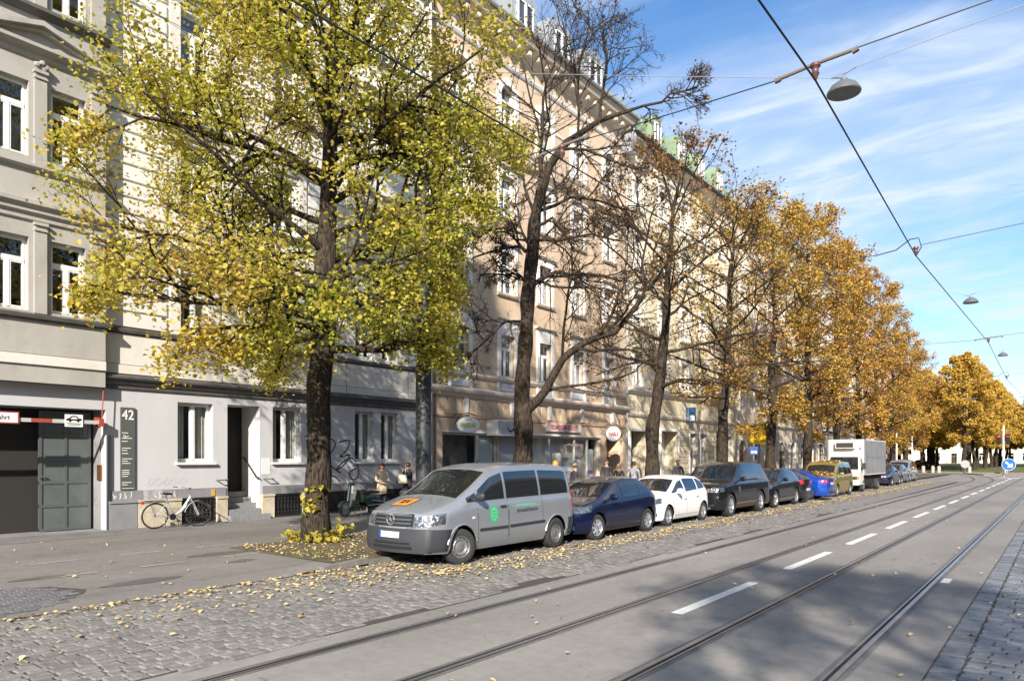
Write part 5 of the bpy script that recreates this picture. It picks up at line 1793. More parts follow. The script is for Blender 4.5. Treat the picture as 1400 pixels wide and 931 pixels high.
P = scatter_leaves()
n = len(P)
N = rg.normal(size=(n, 3)) * 0.22; N[:, 2] = 1
P[:, 2] += rg.random(n) * 0.012
o = leaf_object('fallen_leaves', P, N, 0.056, rg.random(n) * 0.8, leaf_fall, None, 'stuff', 0.3)
tag(o, 'pale yellow fallen leaves drifted along the parked cars and the kerb', 'leaves')

# grass tufts on the verge
blades = MB()
gr_ = random.Random(2)
for k in range(4200):
    x = -10.3 - 3.4 * gr_.random(); y = 8.1 + 26 * gr_.random() ** 1.7
    if math.sin(x * 2.1 + 1) + math.sin(y * 1.1) < 0.2: continue
    h = gr_.uniform(0.04, 0.10); a = gr_.uniform(0, 6.28)
    dx_, dy_ = 0.008 * math.cos(a), 0.008 * math.sin(a)
    lx, ly = gr_.gauss(0, 0.035), gr_.gauss(0, 0.035)
    i = len(blades.v)
    blades.v += [(x - dx_, y - dy_, PZ), (x + dx_, y + dy_, PZ), (x + lx, y + ly, PZ + h)]
    blades.f.append((i, i + 1, i + 2))
o = blades.build('verge_grass', M('grass_blade', (0.07, 0.095, 0.025), 0.8, var=0.4, vs=3, col2=(0.16, 0.13, 0.05)))
tag(o, 'patchy grass growing on the verge round the street trees', 'grass', kind='stuff')
# ------------------------------------------------------------------ vehicles
tyre_mat = M('tyre_rubber', (0.028, 0.027, 0.027), 0.8, var=0.2, vs=20)
alloy = M('alloy_rim', (0.62, 0.63, 0.65), 0.28, 0.85)
steelrim = M('steel_rim', (0.20, 0.205, 0.21), 0.4, 0.5, var=0.15, vs=10)
under = M('underbody_block', (0.008, 0.008, 0.008), 0.9)
trimblack = M('trim_plastic', (0.028, 0.029, 0.031), 0.55)
lamp_clear = M('headlamp_glass', (0.50, 0.52, 0.55), 0.15, 0.85, col2=(0.06, 0.065, 0.07), var=0.6, vs=16, bump=1.0, bs=20)
lamp_red = M('tail_lamp', (0.45, 0.015, 0.02), 0.15, coat=1.0)
lamp_amber = M('indicator', (0.65, 0.25, 0.02), 0.2, coat=1.0)
plate_white = M('number_plate', (0.48, 0.49, 0.5), 0.4, var=0.08, vs=8)
plate_blue = M('plate_blue', (0.01, 0.06, 0.42), 0.4)


def car_glass(name, c=(0.012, 0.014, 0.016)):
    if name in MATS: return MATS[name]
    m = M(name, c, 0.03, 0.0, coat=0.0, spec=0.9)
    b = m.node_tree.nodes['Principled BSDF']
    b.inputs['IOR'].default_value = 1.7
    return m


cglass = car_glass('car_glass')


def paint(name, c, metal=0.35, rough=0.32, dust=0.18):
    return M(name, c, rough, metal, coat=0.9, spec=0.2, var=0.03, vs=1.5, dirt=dust * 0.25, dirt_col=(0.16, 0.15, 0.14), ds=2.2)


WHEEL = {}


def wheel_mesh(Rw, w, spokes, style):
    key = (Rw, w, spokes, style)
    if key in WHEEL: return WHEEL[key]
    t = MB()
    rr = Rw * (0.64 if style == 'alloy' else 0.60)
    prof = [(rr, -w / 2 + 0.01), (rr + 0.02, -w / 2), (Rw - 0.03, -w / 2), (Rw - 0.004, -w / 2 + 0.025), (Rw, -w / 6), (Rw, w / 6), (Rw - 0.004, w / 2 - 0.025), (Rw - 0.03, w / 2), (rr + 0.02, w / 2), (rr, w / 2 - 0.01)]
    t.lathe(prof, 36, 'x', close=True)
    r = MB()
    x1 = w / 2 - 0.012
    r.lathe([(rr + 0.004, -w / 2 + 0.02), (rr + 0.004, x1), (rr - 0.012, x1 + 0.004), (rr - 0.03, x1 - 0.012), (rr - 0.035, -w / 2 + 0.02)], 36, 'x', close=True)
    if style == 'alloy':
        for k in range(spokes):
            a = 2 * PI * k / spokes
            for da in (-0.13, 0.13):
                p0 = (0.05 * math.cos(a + da * 2), 0.05 * math.sin(a + da * 2)); p1 = ((rr - 0.02) * math.cos(a + da * 0.9), (rr - 0.02) * math.sin(a + da * 0.9))
                r.tube([(x1 - 0.02, p0[0], p0[1]), (x1 - 0.008, (p0[0] + p1[0]) / 2, (p0[1] + p1[1]) / 2), (x1 - 0.02, p1[0], p1[1])], [0.02, 0.016, 0.017], 5)
        r.lathe([(0.075, x1 - 0.05), (0.075, x1 - 0.015), (0.04, x1 - 0.002), (0, x1)], 16, 'x')
    else:
        r.lathe([(rr - 0.03, x1 - 0.025), (rr * 0.72, x1 - 0.005), (rr * 0.5, x1 - 0.03), (rr * 0.32, x1 - 0.012), (0.03, x1 - 0.008), (0.0, x1 - 0.006)], 32, 'x')
    back = MB().lathe([(rr - 0.03, -0.01), (0, -0.01)], 24, 'x')
    if style != 'alloy':
        for k in range(12):
            a = 2 * PI * k / 12
            back.lathe([(0.0, 0), (0.024, 0.0), (0.02, 0.004), (0, 0.005)], 8, 'x', (x1 - 0.017, rr * 0.82 * math.cos(a), rr * 0.82 * math.sin(a)))
    WHEEL[key] = (t.mesh('tyre'), r.mesh('rim'), back.mesh('brake_disc'))
    return WHEEL[key]


def add_wheel(root, x, y, Rw, w, spokes, style, side, steer=0.0, rim=None):
    tm, rm, bm_ = wheel_mesh(Rw, w, spokes, style)
    wh = add('wheel', tm, tyre_mat, root, 60, loc=(x, y, Rw), rot=(0, 0, (0 if side > 0 else PI) + steer))
    add('rim', rm, rim or (alloy if style == 'alloy' else steelrim), wh, 50)
    add('brake_disc', bm_, under, wh)
    return wh


def smooth_curve(knots, u):
    xs, zs = [k[0] for k in knots], [k[1] for k in knots]
    v = np.interp(u, xs, zs)
    # local smoothing of the polyline
    du = 0.07
    v2 = (np.interp(u - du, xs, zs) + np.interp(u + du, xs, zs) + 2 * v) / 4
    return v2


def make_car(name, label, cat, loc, rz, P, col, group=None, rx=0.0):
    L, W, H = P['L'], P['W'], P['H']
    Rw, gc = P['R'], P['gc']
    fw, rw = P['fw'], P['fw'] + P['wb']
    hw = W / 2
    root = thing(name, label, cat, loc, rz, group, rx)
    top, belt = P['top'], P['belt']
    ws, rs, gs = P['ws'], P['rs'], P['gs']          # windscreen, rear screen, side glass ranges
    pillars = P['pillars']
    us = set(np.linspace(0, L, int(L / 0.075) + 1).round(4).tolist())
    for k in (*ws, *rs, *gs):
        us.add(round(k, 4))
    for p in pillars:
        us |= {round(p - 0.035, 4), round(p + 0.035, 4)}
    Ra = Rw * 1.16
    for c in (fw, rw):
        for a in np.linspace(0, PI, 13):
            us.add(round(c + Ra * math.cos(a), 4))
    us = np.array(sorted(us))
    keepu = [0]
    for i in range(1, len(us)):
        if us[i] - us[keepu[-1]] > 0.006 or i == len(us) - 1: keepu.append(i)
    us = us[keepu]
    ztop = smooth_curve(top, us); zbelt = np.minimum(smooth_curve(belt, us), ztop - 0.02)
    n_side, n_up, n_top = 8, 7, 6
    prof_t = [0, 0.12, 0.3, 0.5, 0.68, 0.82, 0.93, 1.0]
    prof_w = P.get('prof', [0.925, 0.975, 0.995, 1.0, 0.99, 0.985, 0.965, 0.935])
    ends = P.get('ends', (0.80, 0.55, 0.84, 0.45))
    secs = []
    for i, u in enumerate(us):
        t_f = min(1, u / ends[1]); t_r = min(1, (L - u) / ends[3])
        pl = (ends[0] + (1 - ends[0]) * math.sin(t_f * PI / 2)) * (ends[2] + (1 - ends[2]) * math.sin(t_r * PI / 2))
        zb = gc + P.get('lip', 0.0) * (max(0, 1 - u / 0.5) + max(0, 1 - (L - u) / 0.5))
        for c in (fw, rw):
            q = Ra * Ra - (u - c) ** 2
            if q > 0: zb = max(zb, Rw + math.sqrt(q))
        zk = max(zbelt[i], zb + 0.05)
        zs = [zb + (zk - zb) * t for t in prof_t]
        flare = 0.0
        for c in (fw, rw):
            flare = max(flare, 0.018 * max(0, 1 - abs(math.hypot(u - c, 0) - 0) / (Ra + 0.12)))
        pts = []
        for z in zs:
            tt = min(1, max(0, (z - gc) / (zk - gc)))
            w_ = np.interp(tt, prof_t, prof_w)
            pts.append((hw * pl * w_ + flare * (1 - tt) , z))
        xb, zb2 = pts[-1]
        te = min(1, max(0, (ztop[i] - zk) / (H - np.interp(L * 0.5, [k[0] for k in belt], [k[1] for k in belt]))))
        te_s = te * te * (3 - 2 * te)
        xe = xb * 0.90 * (1 - te_s) + min(P['roof_w'], xb) * te_s
        ze = zk + (ztop[i] - zk) * (0.62 + 0.30 * te_s)
        hgt = ze - zk
        lo, hi = min(0.03, hgt * 0.3), min(P.get('rail', 0.07), hgt * 0.35)
        for tz in [lo, lo + (hgt - hi - lo) * 0.33, lo + (hgt - hi - lo) * 0.66, hgt - hi, hgt - hi * 0.4, hgt]:
            f = tz / max(hgt, 1e-4)
            bulge = 0.022 * math.sin(PI * f) * te_s
            pts.append((xb + (xe - xb) * f + bulge, zk + tz))
        for s in [0.09, 0.3, 0.55, 0.78, 1.0]:
            pts.append((xe * (1 - s), ze + (ztop[i] - ze) * (1 - (1 - s) ** 2.2)))
        secs.append(pts)
    m = len(secs[0])
    V = []
    bow_f, bow_r = P.get('bow', (0.16, 0.10))
    rk = P.get('rake', 0.10)

    def place(u, x, z):
        f = max(0, 1 - u / 0.9) ** 1.4
        y = u + f * (bow_f * (x / hw) ** 2 + rk * max(0, z - 0.5) ** 1.2 + P.get('under', 0.10) * max(0, 0.42 - z))
        b = max(0, 1 - (L - u) / 0.8) ** 1.4
        y -= b * (bow_r * (x / hw) ** 2 + P.get('rrake', 0.05) * max(0, z - 0.6) + 0.12 * max(0, 0.42 - z))
        return (x, y, z)
    idx = {}
    for i, u in enumerate(us):
        for j, (x, z) in enumerate(secs[i]):
            idx[i, j, 1] = len(V); V.append(place(u, x, z))
            if j < m - 1:
                idx[i, j, -1] = len(V); V.append(place(u, -x, z))
            else:
                idx[i, j, -1] = idx[i, j, 1]
    faces = {}
    N = len(us)
    jb = n_side - 1
    for i in range(N - 1):
        um = (us[i] + us[i + 1]) / 2
        for j in range(m - 1):
            reg = 'body'
            if jb + 1 <= j < jb + 4:
                if gs[0] < um < gs[1] and not any(abs(um - p) < 0.034 for p in pillars):
                    k = sum(um > p for p in pillars)
                    reg = 'side%d' % k
            elif j >= m - 5:
                if ws[0] < um < ws[1]: reg = 'ws'
                elif rs[0] < um < rs[1]: reg = 'rs'
            for s in (1, -1):
                q = [idx[i, j, s], idx[i + 1, j, s], idx[i + 1, j + 1, s], idx[i, j + 1, s]]
                q = list(dict.fromkeys(q))
                if len(q) < 3: continue
                key = reg + ('L' if s < 0 else 'R') if reg.startswith('side') else reg
                faces.setdefault(key, []).append(q)
    # end caps, gridded across
    for i in (0, N - 1):
        cols = 9
        gridi = {}
        for j in range(m):
            x, z = secs[i][j]
            for c in range(cols):
                f = -1 + 2 * c / (cols - 1)
                if c == 0: gridi[j, c] = idx[i, j, -1]
                elif c == cols - 1: gridi[j, c] = idx[i, j, 1]
                else:
                    gridi[j, c] = len(V)
                    V.append(place(us[i], x * f, z + (0 if j < m - 6 else 0)))
        for j in range(m - 7):
            for c in range(cols - 1):
                faces.setdefault('body', []).append([gridi[j, c], gridi[j, c + 1], gridi[j + 1, c + 1], gridi[j + 1, c]])
        jt = m - 7
        faces['body'].append([gridi[jt, c] for c in range(cols)] + [idx[i, j, 1] for j in range(jt + 1, m)] + [idx[i, j, -1] for j in range(m - 2, jt, -1)])
    Va = [Vector(v) for v in V]

    def orient(q):
        c = sum((Va[k] for k in q), Vector()) / len(q)
        n_ = Vector()
        for a in range(len(q)):
            n_ += Va[q[a]].cross(Va[q[(a + 1) % len(q)]])
        ref = Vector((0, min(max(c.y, 0.9), L - 0.9), 0.55))
        return q if n_.dot(c - ref) > 0 else q[::-1]
    names = {'ws': 'windscreen', 'rs': 'rear_window'}
    allf = []
    for key, fs in faces.items():
        fs = [orient(q) for q in fs]
        allf += fs
        used = sorted({k for q in fs for k in q}); mp = {k: a for a, k in enumerate(used)}
        me = bpy.data.meshes.new(key)
        me.from_pydata([V[k] for k in used], [], [[mp[k] for k in q] for q in fs]); me.update()
        if key == 'body':
            body = add('body', me, col, root, 40)
        else:
            add(names.get(key, 'side_window'), me, P.get('glass', cglass), root, 60)
    bvh = BVHTree.FromPolygons(V, allf)

    def patch(nm, corners, dirv, mat, off=0.006, nu=6, nv=4, parent=None, skirt=True, smooth=60):
        """a panel lying on the body: four 3-D corners thrown along dirv onto the surface"""
        d = Vector(dirv).normalized()
        A, B, C_, D = [Vector(c) for c in corners]
        mb = MB(); pts = []
        for b in range(nv + 1):
            for a in range(nu + 1):
                s, t = a / nu, b / nv
                p = A.lerp(B, s).lerp(D.lerp(C_, s), t)
                h = bvh.ray_cast(p - d * 3, d, 8)
                q = h[0] if h[0] is not None else p
                pts.append(q)
        mb.v = [tuple(q - d * off) for q in pts]
        W_ = nu + 1
        for b in range(nv):
            for a in range(nu):
                k = b * W_ + a
                mb.f.append((k, k + 1, k + W_ + 1, k + W_))
        if skirt:
            edge = [a for a in range(W_)] + [b * W_ + nu for b in range(1, nv + 1)] + [nv * W_ + a for a in range(nu - 1, -1, -1)] + [b * W_ for b in range(nv - 1, 0, -1)]
            base = len(mb.v)
            mb.v += [tuple(pts[k] + d * 0.004) for k in edge]
            ne = len(edge)
            for k in range(ne):
                mb.f.append((edge[k], edge[(k + 1) % ne], base + (k + 1) % ne, base + k))
        return mb.build(nm, mat, parent or root, smooth, fix=True)

    def side(nm, y0, y1, z0, z1, mat, off=0.006, s=1, slant=0.0, **kw):
        kw.setdefault('nu', max(2, int(abs(y1 - y0) / 0.12)))
        kw.setdefault('nv', max(1, int(abs(z1 - z0) / 0.1)))
        return patch(nm, [(s, y0, z0), (s, y1, z0 + slant), (s, y1, z1 + slant), (s, y0, z1)], (-s, 0, 0), mat, off, **kw)

    def front(nm, x0, x1, z0, z1, mat, off=0.006, **kw):
        kw.setdefault('nu', max(2, int(abs(x1 - x0) / 0.1)))
        kw.setdefault('nv', max(1, int(abs(z1 - z0) / 0.08)))
        return patch(nm, [(x0, -1, z0), (x1, -1, z0), (x1, -1, z1), (x0, -1, z1)], (0, 1, 0), mat, off, **kw)

    def rear(nm, x0, x1, z0, z1, mat, off=0.006, **kw):
        kw.setdefault('nu', 4); kw.setdefault('nv', 2)
        return patch(nm, [(x0, L + 1, z0), (x1, L + 1, z0), (x1, L + 1, z1), (x0, L + 1, z1)], (0, -1, 0), mat, off, **kw)

    # underbody box, dark and added to block light under the shell; wheels
    MB().box(-hw + 0.27, hw - 0.27, 0.22, L - 0.2, gc - 0.02, min(zbelt.min() - 0.02, Rw * 2 + 0.1)).build('underbody_block', under, root)
    tw = P.get('tw', 0.21)
    for y in (fw, rw):
        for s in (1, -1):
            add_wheel(root, s * (hw - tw / 2 - 0.015), y, Rw, tw, P.get('spokes', 7), P.get('wheel', 'alloy'), s, P.get('steer', 0) if y == fw else 0)
    # mirrors, door handles, door gaps
    for s in (1, -1):
        mx_ = P['mirror']
        xm = hw * 0.97
        mb = MB()
        mb.lathe([(0.0, -0.11), (0.06, -0.1), (0.085, -0.04), (0.085, 0.04), (0.06, 0.1), (0, 0.11)], 10, 'x', (0, 0, 0))
        for k, v in enumerate(mb.v):
            mb.v[k] = (v[0] * 0.95 + s * (xm + 0.11), mx_[0] + v[1] * (0.7 if v[1] < 0 else 0.35), mx_[1] + v[2] * 0.95)
        mb.tube([(s * (xm - 0.1), mx_[0], mx_[1] - 0.08), (s * (xm + 0.08), mx_[0], mx_[1] - 0.03)], 0.025, 6)
        mb.build('wing_mirror', P.get('mirror_mat', col), root, 60)
        for y in P.get('handles', []):
            zh = np.interp(y, [k[0] for k in belt], [k[1] for k in belt]) - P.get('hd', 0.13)
            side('door_handle', y - 0.09, y + 0.09, zh - 0.017, zh + 0.017, P.get('handle_mat', col), 0.03, s)
        for y, z0, z1 in P.get('gaps', []):
            side('door_gap', y - 0.005, y + 0.005, z0, z1, under, 0.002, s, nu=1, nv=8, skirt=False)
    root_api = dict(patch=patch, side=side, front=front, rear=rear, root=root, body=body, L=L, hw=hw, bvh=bvh)
    return root_api


def lamps(a, zf, hf, xf, wf, y_back, zr, hr, tail=True, lift=0.05, mat=None):
    """headlights wrapping the front corners and tail lights at the back corners"""
    for s in (1, -1):
        hw, L = a['hw'], a['L']
        a['patch']('headlight', [(s * xf, -0.2, zf), (s * (hw * 0.985), y_back, zf + lift), (s * (hw * 0.96), y_back + 0.06, zf + hf + lift), (s * (xf + 0.04), -0.2, zf + hf)],
                   (-s * 0.55, 0.83, 0), mat or lamp_clear, 0.008, 8, 4)
        if tail:
            a['patch']('tail_light', [(s * hw * 0.62, L, zr), (s * hw * 0.99, L - 0.32, zr + 0.03), (s * hw * 0.97, L - 0.3, zr + hr), (s * hw * 0.66, L, zr + hr)], (-s * 0.6, -0.8, 0), lamp_red, 0.008, 6, 4)


def plate(a, z, y_front=True, x=0.0):
    f = a['front'] if y_front else a['rear']
    p = f('number_plate', x - 0.26, x + 0.26, z, z + 0.11, plate_white, 0.034)
    f('plate_band', x - 0.262, x - 0.215, z + 0.002, z + 0.108, plate_blue, 0.040, nu=1, nv=1, parent=p)
    return p


SIDE_X = -8.72     # street-side flank of the parked cars
# ---- silver van
VAN = dict(L=4.76, W=1.90, H=1.88, R=0.335, gc=0.24, fw=0.92, wb=3.05, top=[(0, 0.99), (0.06, 1.03), (0.45, 1.13), (0.92, 1.24), (1.85, 1.76), (2.3, 1.86), (3.3, 1.88), (4.45, 1.85), (4.62, 1.78), (4.72, 1.62), (4.76, 1.45)],
           belt=[(0, 0.90), (0.4, 0.99), (1.0, 1.10), (2.0, 1.13), (4.76, 1.17)], ws=(0.96, 1.82), rs=(4.66, 4.75), gs=(1.12, 4.52), pillars=[1.42, 2.25, 3.42], roof_w=0.74, rail=0.11,
           ends=(0.84, 0.5, 0.93, 0.25), bow=(0.22, 0.05), rake=0.16, rrake=0.02, lip=0.02, mirror=(1.32, 1.24), mirror_mat=trimblack, handles=[2.12], hd=0.11, handle_mat=trimblack,
           gaps=[(1.36, 0.36, 1.10), (2.28, 0.33, 1.13), (2.31, 0.33, 1.13), (3.46, 0.62, 1.14)], wheel='steel', steer=-0.30, tw=0.22)
silver = paint('silver_paint', (0.30, 0.32, 0.35), 0.5, 0.33, 0.15)
a = make_car('van', 'silver passenger van with orange square on its bonnet, first of the parked row', 'van', (SIDE_X - 0.95, 8.82, 0), 0, VAN, silver)
bump_grey = M('bumper_grey', (0.032, 0.034, 0.040), 0.55, var=0.08, vs=4, bump=0.05, bs=150)
a['front']('front_bumper', -0.80, 0.80, 0.27, 0.70, bump_grey, 0.022, nu=18, nv=8)
for s in (1, -1):
    a['patch']('bumper_corner', [(s * 0.72, -0.1, 0.27), (s * 0.95, 0.50, 0.30), (s * 0.95, 0.62, 0.68), (s * 0.72, -0.1, 0.70)], (-s * 0.7, 0.7, 0), bump_grey, 0.021, 8, 8)
    a['side']('rear_bumper_corner', 4.42, 4.72, 0.28, 0.66, bump_grey, 0.012, s)
    a['side']('side_moulding', 1.40, 2.26, 0.585, 0.635, trimblack, 0.016, s)
    a['side']('side_moulding', 2.33, 3.52, 0.59, 0.64, trimblack, 0.016, s, slant=0.02)
    a['side']('side_repeater', 1.20, 1.26, 0.83, 0.87, M('amber_clear', (0.7, 0.6, 0.45), 0.2), 0.012, s)
    # wheel arch rims
    for c in (VAN['fw'], VAN['fw'] + VAN['wb']):
        mb = MB(); pts = []
        for k in range(15):
            an = PI * (0.06 + 0.88 * k / 14)
            pts.append((s * 0.945, c + 0.41 * math.cos(an), 0.335 + 0.41 * math.sin(an)))
        mb.tube(pts, 0.022, 6); mb.build('wheel_arch', silver, a['root'], 60)
gr = a['front']('grille', -0.50, 0.50, 0.735, 0.965, black, 0.012, nu=12, nv=4)
for z in (0.775, 0.845, 0.915):
    a['front']('grille_bar', -0.47 + (0.9 - z) * 0.1, 0.47 - (0.9 - z) * 0.1, z, z + 0.035, M('van_grille_bar', (0.085, 0.088, 0.092), 0.4, 0.3), 0.026, nu=12, nv=1, parent=gr)
fy = a['bvh'].ray_cast(Vector((0, -3, 0.85)), Vector((0, 1, 0)))[0].y - 0.085
st = MB()
st.lathe([(0.095, -0.006), (0.108, 0), (0.095, 0.008), (0.084, 0.0)], 28, 'y', (0, fy + 0.045, 0.85), close=True)
for k in range(3):
    an = PI / 2 + 2 * PI * k / 3
    e = (0.09 * math.cos(an), 0.09 * math.sin(an)); q = (0.02 * math.cos(an + PI / 2), 0.02 * math.sin(an + PI / 2))
    st.prism([(e[0], fy + 0.05, 0.85 + e[1]), (q[0], fy + 0.05, 0.85 + q[1]), (0, fy + 0.03, 0.85), (-q[0], fy + 0.05, 0.85 - q[1])], (0, -0.012, 0))
st.build('emblem', chrome, gr, fix=True)
lamps(a, 0.70, 0.19, 0.53, 0.3, 0.46, 0.72, 0.7, False, 0.085)
for s in (1, -1):
    a['side']('tail_light', 4.63, 4.70, 0.80, 1.30, lamp_red, 0.006, s, nu=2)
plate(a, 0.53, x=-0.03)
a['front']('air_intake', -0.50, 0.50, 0.33, 0.385, under, 0.03, nu=10, nv=1)
a['front']('air_intake', -0.46, 0.46, 0.42, 0.455, under, 0.03, nu=10, nv=1)
# orange school-run square on the bonnet
for nm, h, mt, of in (('warning_square', 0.23, black, 0.003), ('warning_square_face', 0.205, M('orange_board', (0.75, 0.25, 0.03), 0.5), 0.006)):
    a['patch'](nm, [(-0.14 - h, 0.52 - h * 0.9, 2), (-0.14 + h, 0.52 - h * 0.9, 2), (-0.14 + h, 0.52 + h * 0.9, 2), (-0.14 - h, 0.52 + h * 0.9, 2)], (0, 0, -1), mt, of, 4, 4, skirt=False)
mbp = MB()
for (cx, sc_) in ((-0.19, 1.0), (-0.07, 0.8)):
    for seg in ([(-0.03, -0.1), (0.0, 0.0), (0.0, 0.07)], [(0.04, -0.1), (0.0, 0.0)], [(-0.06, 0.03), (0.0, 0.06), (0.05, 0.02)]):
        P3 = []
        for (px, py) in seg:
            h = a['bvh'].ray_cast(Vector((cx + px * sc_, 0.53 + py * sc_, 3)), Vector((0, 0, -1)))[0]
            P3.append((h.x, h.y, h.z + 0.009))
        mbp.tube(P3, 0.014 * sc_, 4)
    h = a['bvh'].ray_cast(Vector((cx, 0.53 + 0.11 * sc_, 3)), Vector((0, 0, -1)))[0]
    mbp.lathe([(0.0, 0.006), (0.026 * sc_, 0.006), (0.026 * sc_, 0.010), (0, 0.012)], 8, 'z', (h.x, h.y, h.z))
mbp.build('children_pictogram', black, a['root'])
# wipers
for x0, x1 in ((-0.62, 0.12), (0.05, 0.66)):
    P3 = []
    for k in range(6):
        x = x0 + (x1 - x0) * k / 5; y = 1.02 + 0.10 * k / 5
        h = a['bvh'].ray_cast(Vector((x, y, 3)), Vector((0, 0, -1)))[0]
        P3.append((h.x, h.y - 0.01, h.z + 0.02))
    MB().tube(P3, 0.012, 5).build('wiper', black, a['root'])
# green hexagon logo and lettering on the street side
green = M('logo_green', (0.03, 0.33, 0.14), 0.5)
for ring, (ro, mt, of) in enumerate(((0.19, green, 0.003), (0.145, M('logo_pale', (0.12, 0.40, 0.22), 0.5), 0.005))):
    for k in range(6):
        a0, a1 = R(30 + 60 * k), R(90 + 60 * k)
        c = (1, 1.83, 0.88)
        q = [c, (1, c[1] + ro * 0.8 * math.cos(a0), c[2] + ro * math.sin(a0)), (1, c[1] + ro * 0.8 * (math.cos(a0) + math.cos(a1)) / 2, c[2] + ro * (math.sin(a0) + math.sin(a1)) / 2), (1, c[1] + ro * 0.8 * math.cos(a1), c[2] + ro * math.sin(a1))]
        a['patch']('logo_piece', q, (-1, 0, 0), mt, of, 2, 2, skirt=False)
for dz in (0.06, 0.0, -0.06):
    a['side']('logo_bar', 1.76, 1.90, 0.88 + dz - 0.012, 0.88 + dz + 0.012, green, 0.007, 1, nv=1, skirt=False)
xs_ = a['bvh'].ray_cast(Vector((3, 2.9, 0.88)), Vector((-1, 0, 0)))[0].x
text('PERSONENBEFÖRDERUNG', 0.085, M('letter_grey', (0.04, 0.05, 0.06), 0.5), a['root'], (xs_ + 0.003, 2.92, 0.90), (R(91), R(-1.0), PI / 2), 0.001, sx=0.72, bold=0.002)
a['side']('green_stripe', 2.45, 3.4, 0.985, 1.0, M('logo_mint', (0.12, 0.40, 0.25), 0.5), 0.003, 1, nv=1, skirt=False)
a['side']('green_stripe', 2.55, 3.2, 1.01, 1.03, M('logo_mint', (0.12, 0.40, 0.25), 0.5), 0.003, 1, nv=1, skirt=False)
# amber beacon on the roof corner
MB().lathe([(0.07, 0), (0.07, 0.03), (0.06, 0.08), (0.03, 0.11), (0, 0.115)], 14, 'z', (0.55, 4.5, 1.80)).build('beacon', lamp_amber, a['root'], 60)
MB().tube([(0.0, 2.4, 1.86), (0.0, 2.45, 1.93)], 0.02, 6).build('aerial_base', black, a['root'])

# ---- dark blue hatchback
HATCH = dict(L=4.2, W=1.76, H=1.50, R=0.315, gc=0.20, fw=0.83, wb=2.58, top=[(0, 0.70), (0.1, 0.78), (0.5, 0.90), (1.02, 1.0), (1.9, 1.40), (2.4, 1.49), (3.1, 1.47), (3.55, 1.38), (4.0, 1.06), (4.2, 0.96)],
             belt=[(0, 0.62), (0.5, 0.80), (1.0, 0.91), (2.2, 0.95), (3.6, 1.02), (4.2, 0.92)], ws=(1.06, 1.88), rs=(3.6, 3.98), gs=(1.22, 3.55), pillars=[2.12, 3.02], roof_w=0.60, rail=0.06,
             mirror=(1.42, 1.02), handles=[2.0, 2.9], hd=0.15, gaps=[(1.15, 0.32, 0.9), (2.12, 0.3, 0.95), (3.02, 0.55, 1.0)], spokes=8, steer=-0.12)
navy = paint('navy_paint', (0.003, 0.006, 0.027), 0.0, 0.3, 0.05)
a = make_car('hatchback', 'dark blue hatchback parked behind the silver van', 'car', (SIDE_X - 0.88, 13.72, 0), 0, HATCH, navy)
lamps(a, 0.62, 0.15, 0.42, 0.3, 0.55, 0.85, 0.25, True, 0.08)
a['front']('air_intake', -0.45, 0.45, 0.26, 0.40, under, 0.006)
a['front']('grille', -0.42, 0.42, 0.58, 0.64, trimblack, 0.008)
for s in (1, -1):
    a['front']('fog_lamp', s * 0.62 - 0.05, s * 0.62 + 0.05, 0.30, 0.38, lamp_clear, 0.01)
    a['side']('sill_strip', 1.2, 3.0, 0.22, 0.27, trimblack, 0.008, s)
plate(a, 0.44)

# ---- white small hatchback
POLO = dict(L=3.96, W=1.69, H=1.46, R=0.30, gc=0.19, fw=0.80, wb=2.47, top=[(0, 0.72), (0.1, 0.79), (0.5, 0.90), (0.98, 0.98), (1.72, 1.36), (2.2, 1.45), (3.1, 1.43), (3.5, 1.32), (3.82, 1.0), (3.96, 0.92)],
            belt=[(0, 0.64), (0.5, 0.80), (1.0, 0.90), (2.2, 0.93), (3.5, 1.0), (3.96, 0.9)], ws=(1.02, 1.70), rs=(3.52, 3.84), gs=(1.16, 3.45), pillars=[2.02, 2.92], roof_w=0.58, rail=0.06,
            mirror=(1.36, 1.0), handles=[1.9, 2.75], hd=0.15, gaps=[(1.1, 0.32, 0.88), (2.02, 0.3, 0.93), (2.92, 0.5, 0.98)], spokes=9, bow=(0.14, 0.1), rrake=0.12)
whitep = paint('white_car_paint', (0.74, 0.74, 0.73), 0.0, 0.35, 0.12)
a = make_car('hatchback', 'small white hatchback parked between dark blue and tall black cars', 'car', (-8.9 - 0.845, 17.95, 0), 0, POLO, whitep)
lamps(a, 0.62, 0.16, 0.44, 0.3, 0.36, 0.8, 0.25, True, 0.05, M('smoked_lamp', (0.10, 0.12, 0.15), 0.08, 0.5, var=0.6, vs=20))
a['front']('grille', -0.42, 0.42, 0.62, 0.70, trimblack, 0.008)
a['front']('air_intake', -0.42, 0.42, 0.26, 0.42, trimblack, 0.006)
for s in (1, -1):
    a['patch']('fog_lamp', [(s * 0.52, -0.1, 0.28), (s * 0.76, 0.2, 0.32), (s * 0.76, 0.2, 0.42), (s * 0.54, -0.1, 0.40)], (-s * 0.4, 0.9, 0), trimblack, 0.008, 4, 2)
    a['side']('sill_strip', 1.15, 2.9, 0.30, 0.325, M('grey_line', (0.45, 0.43, 0.40), 0.5), 0.008, s)
plate(a, 0.47)

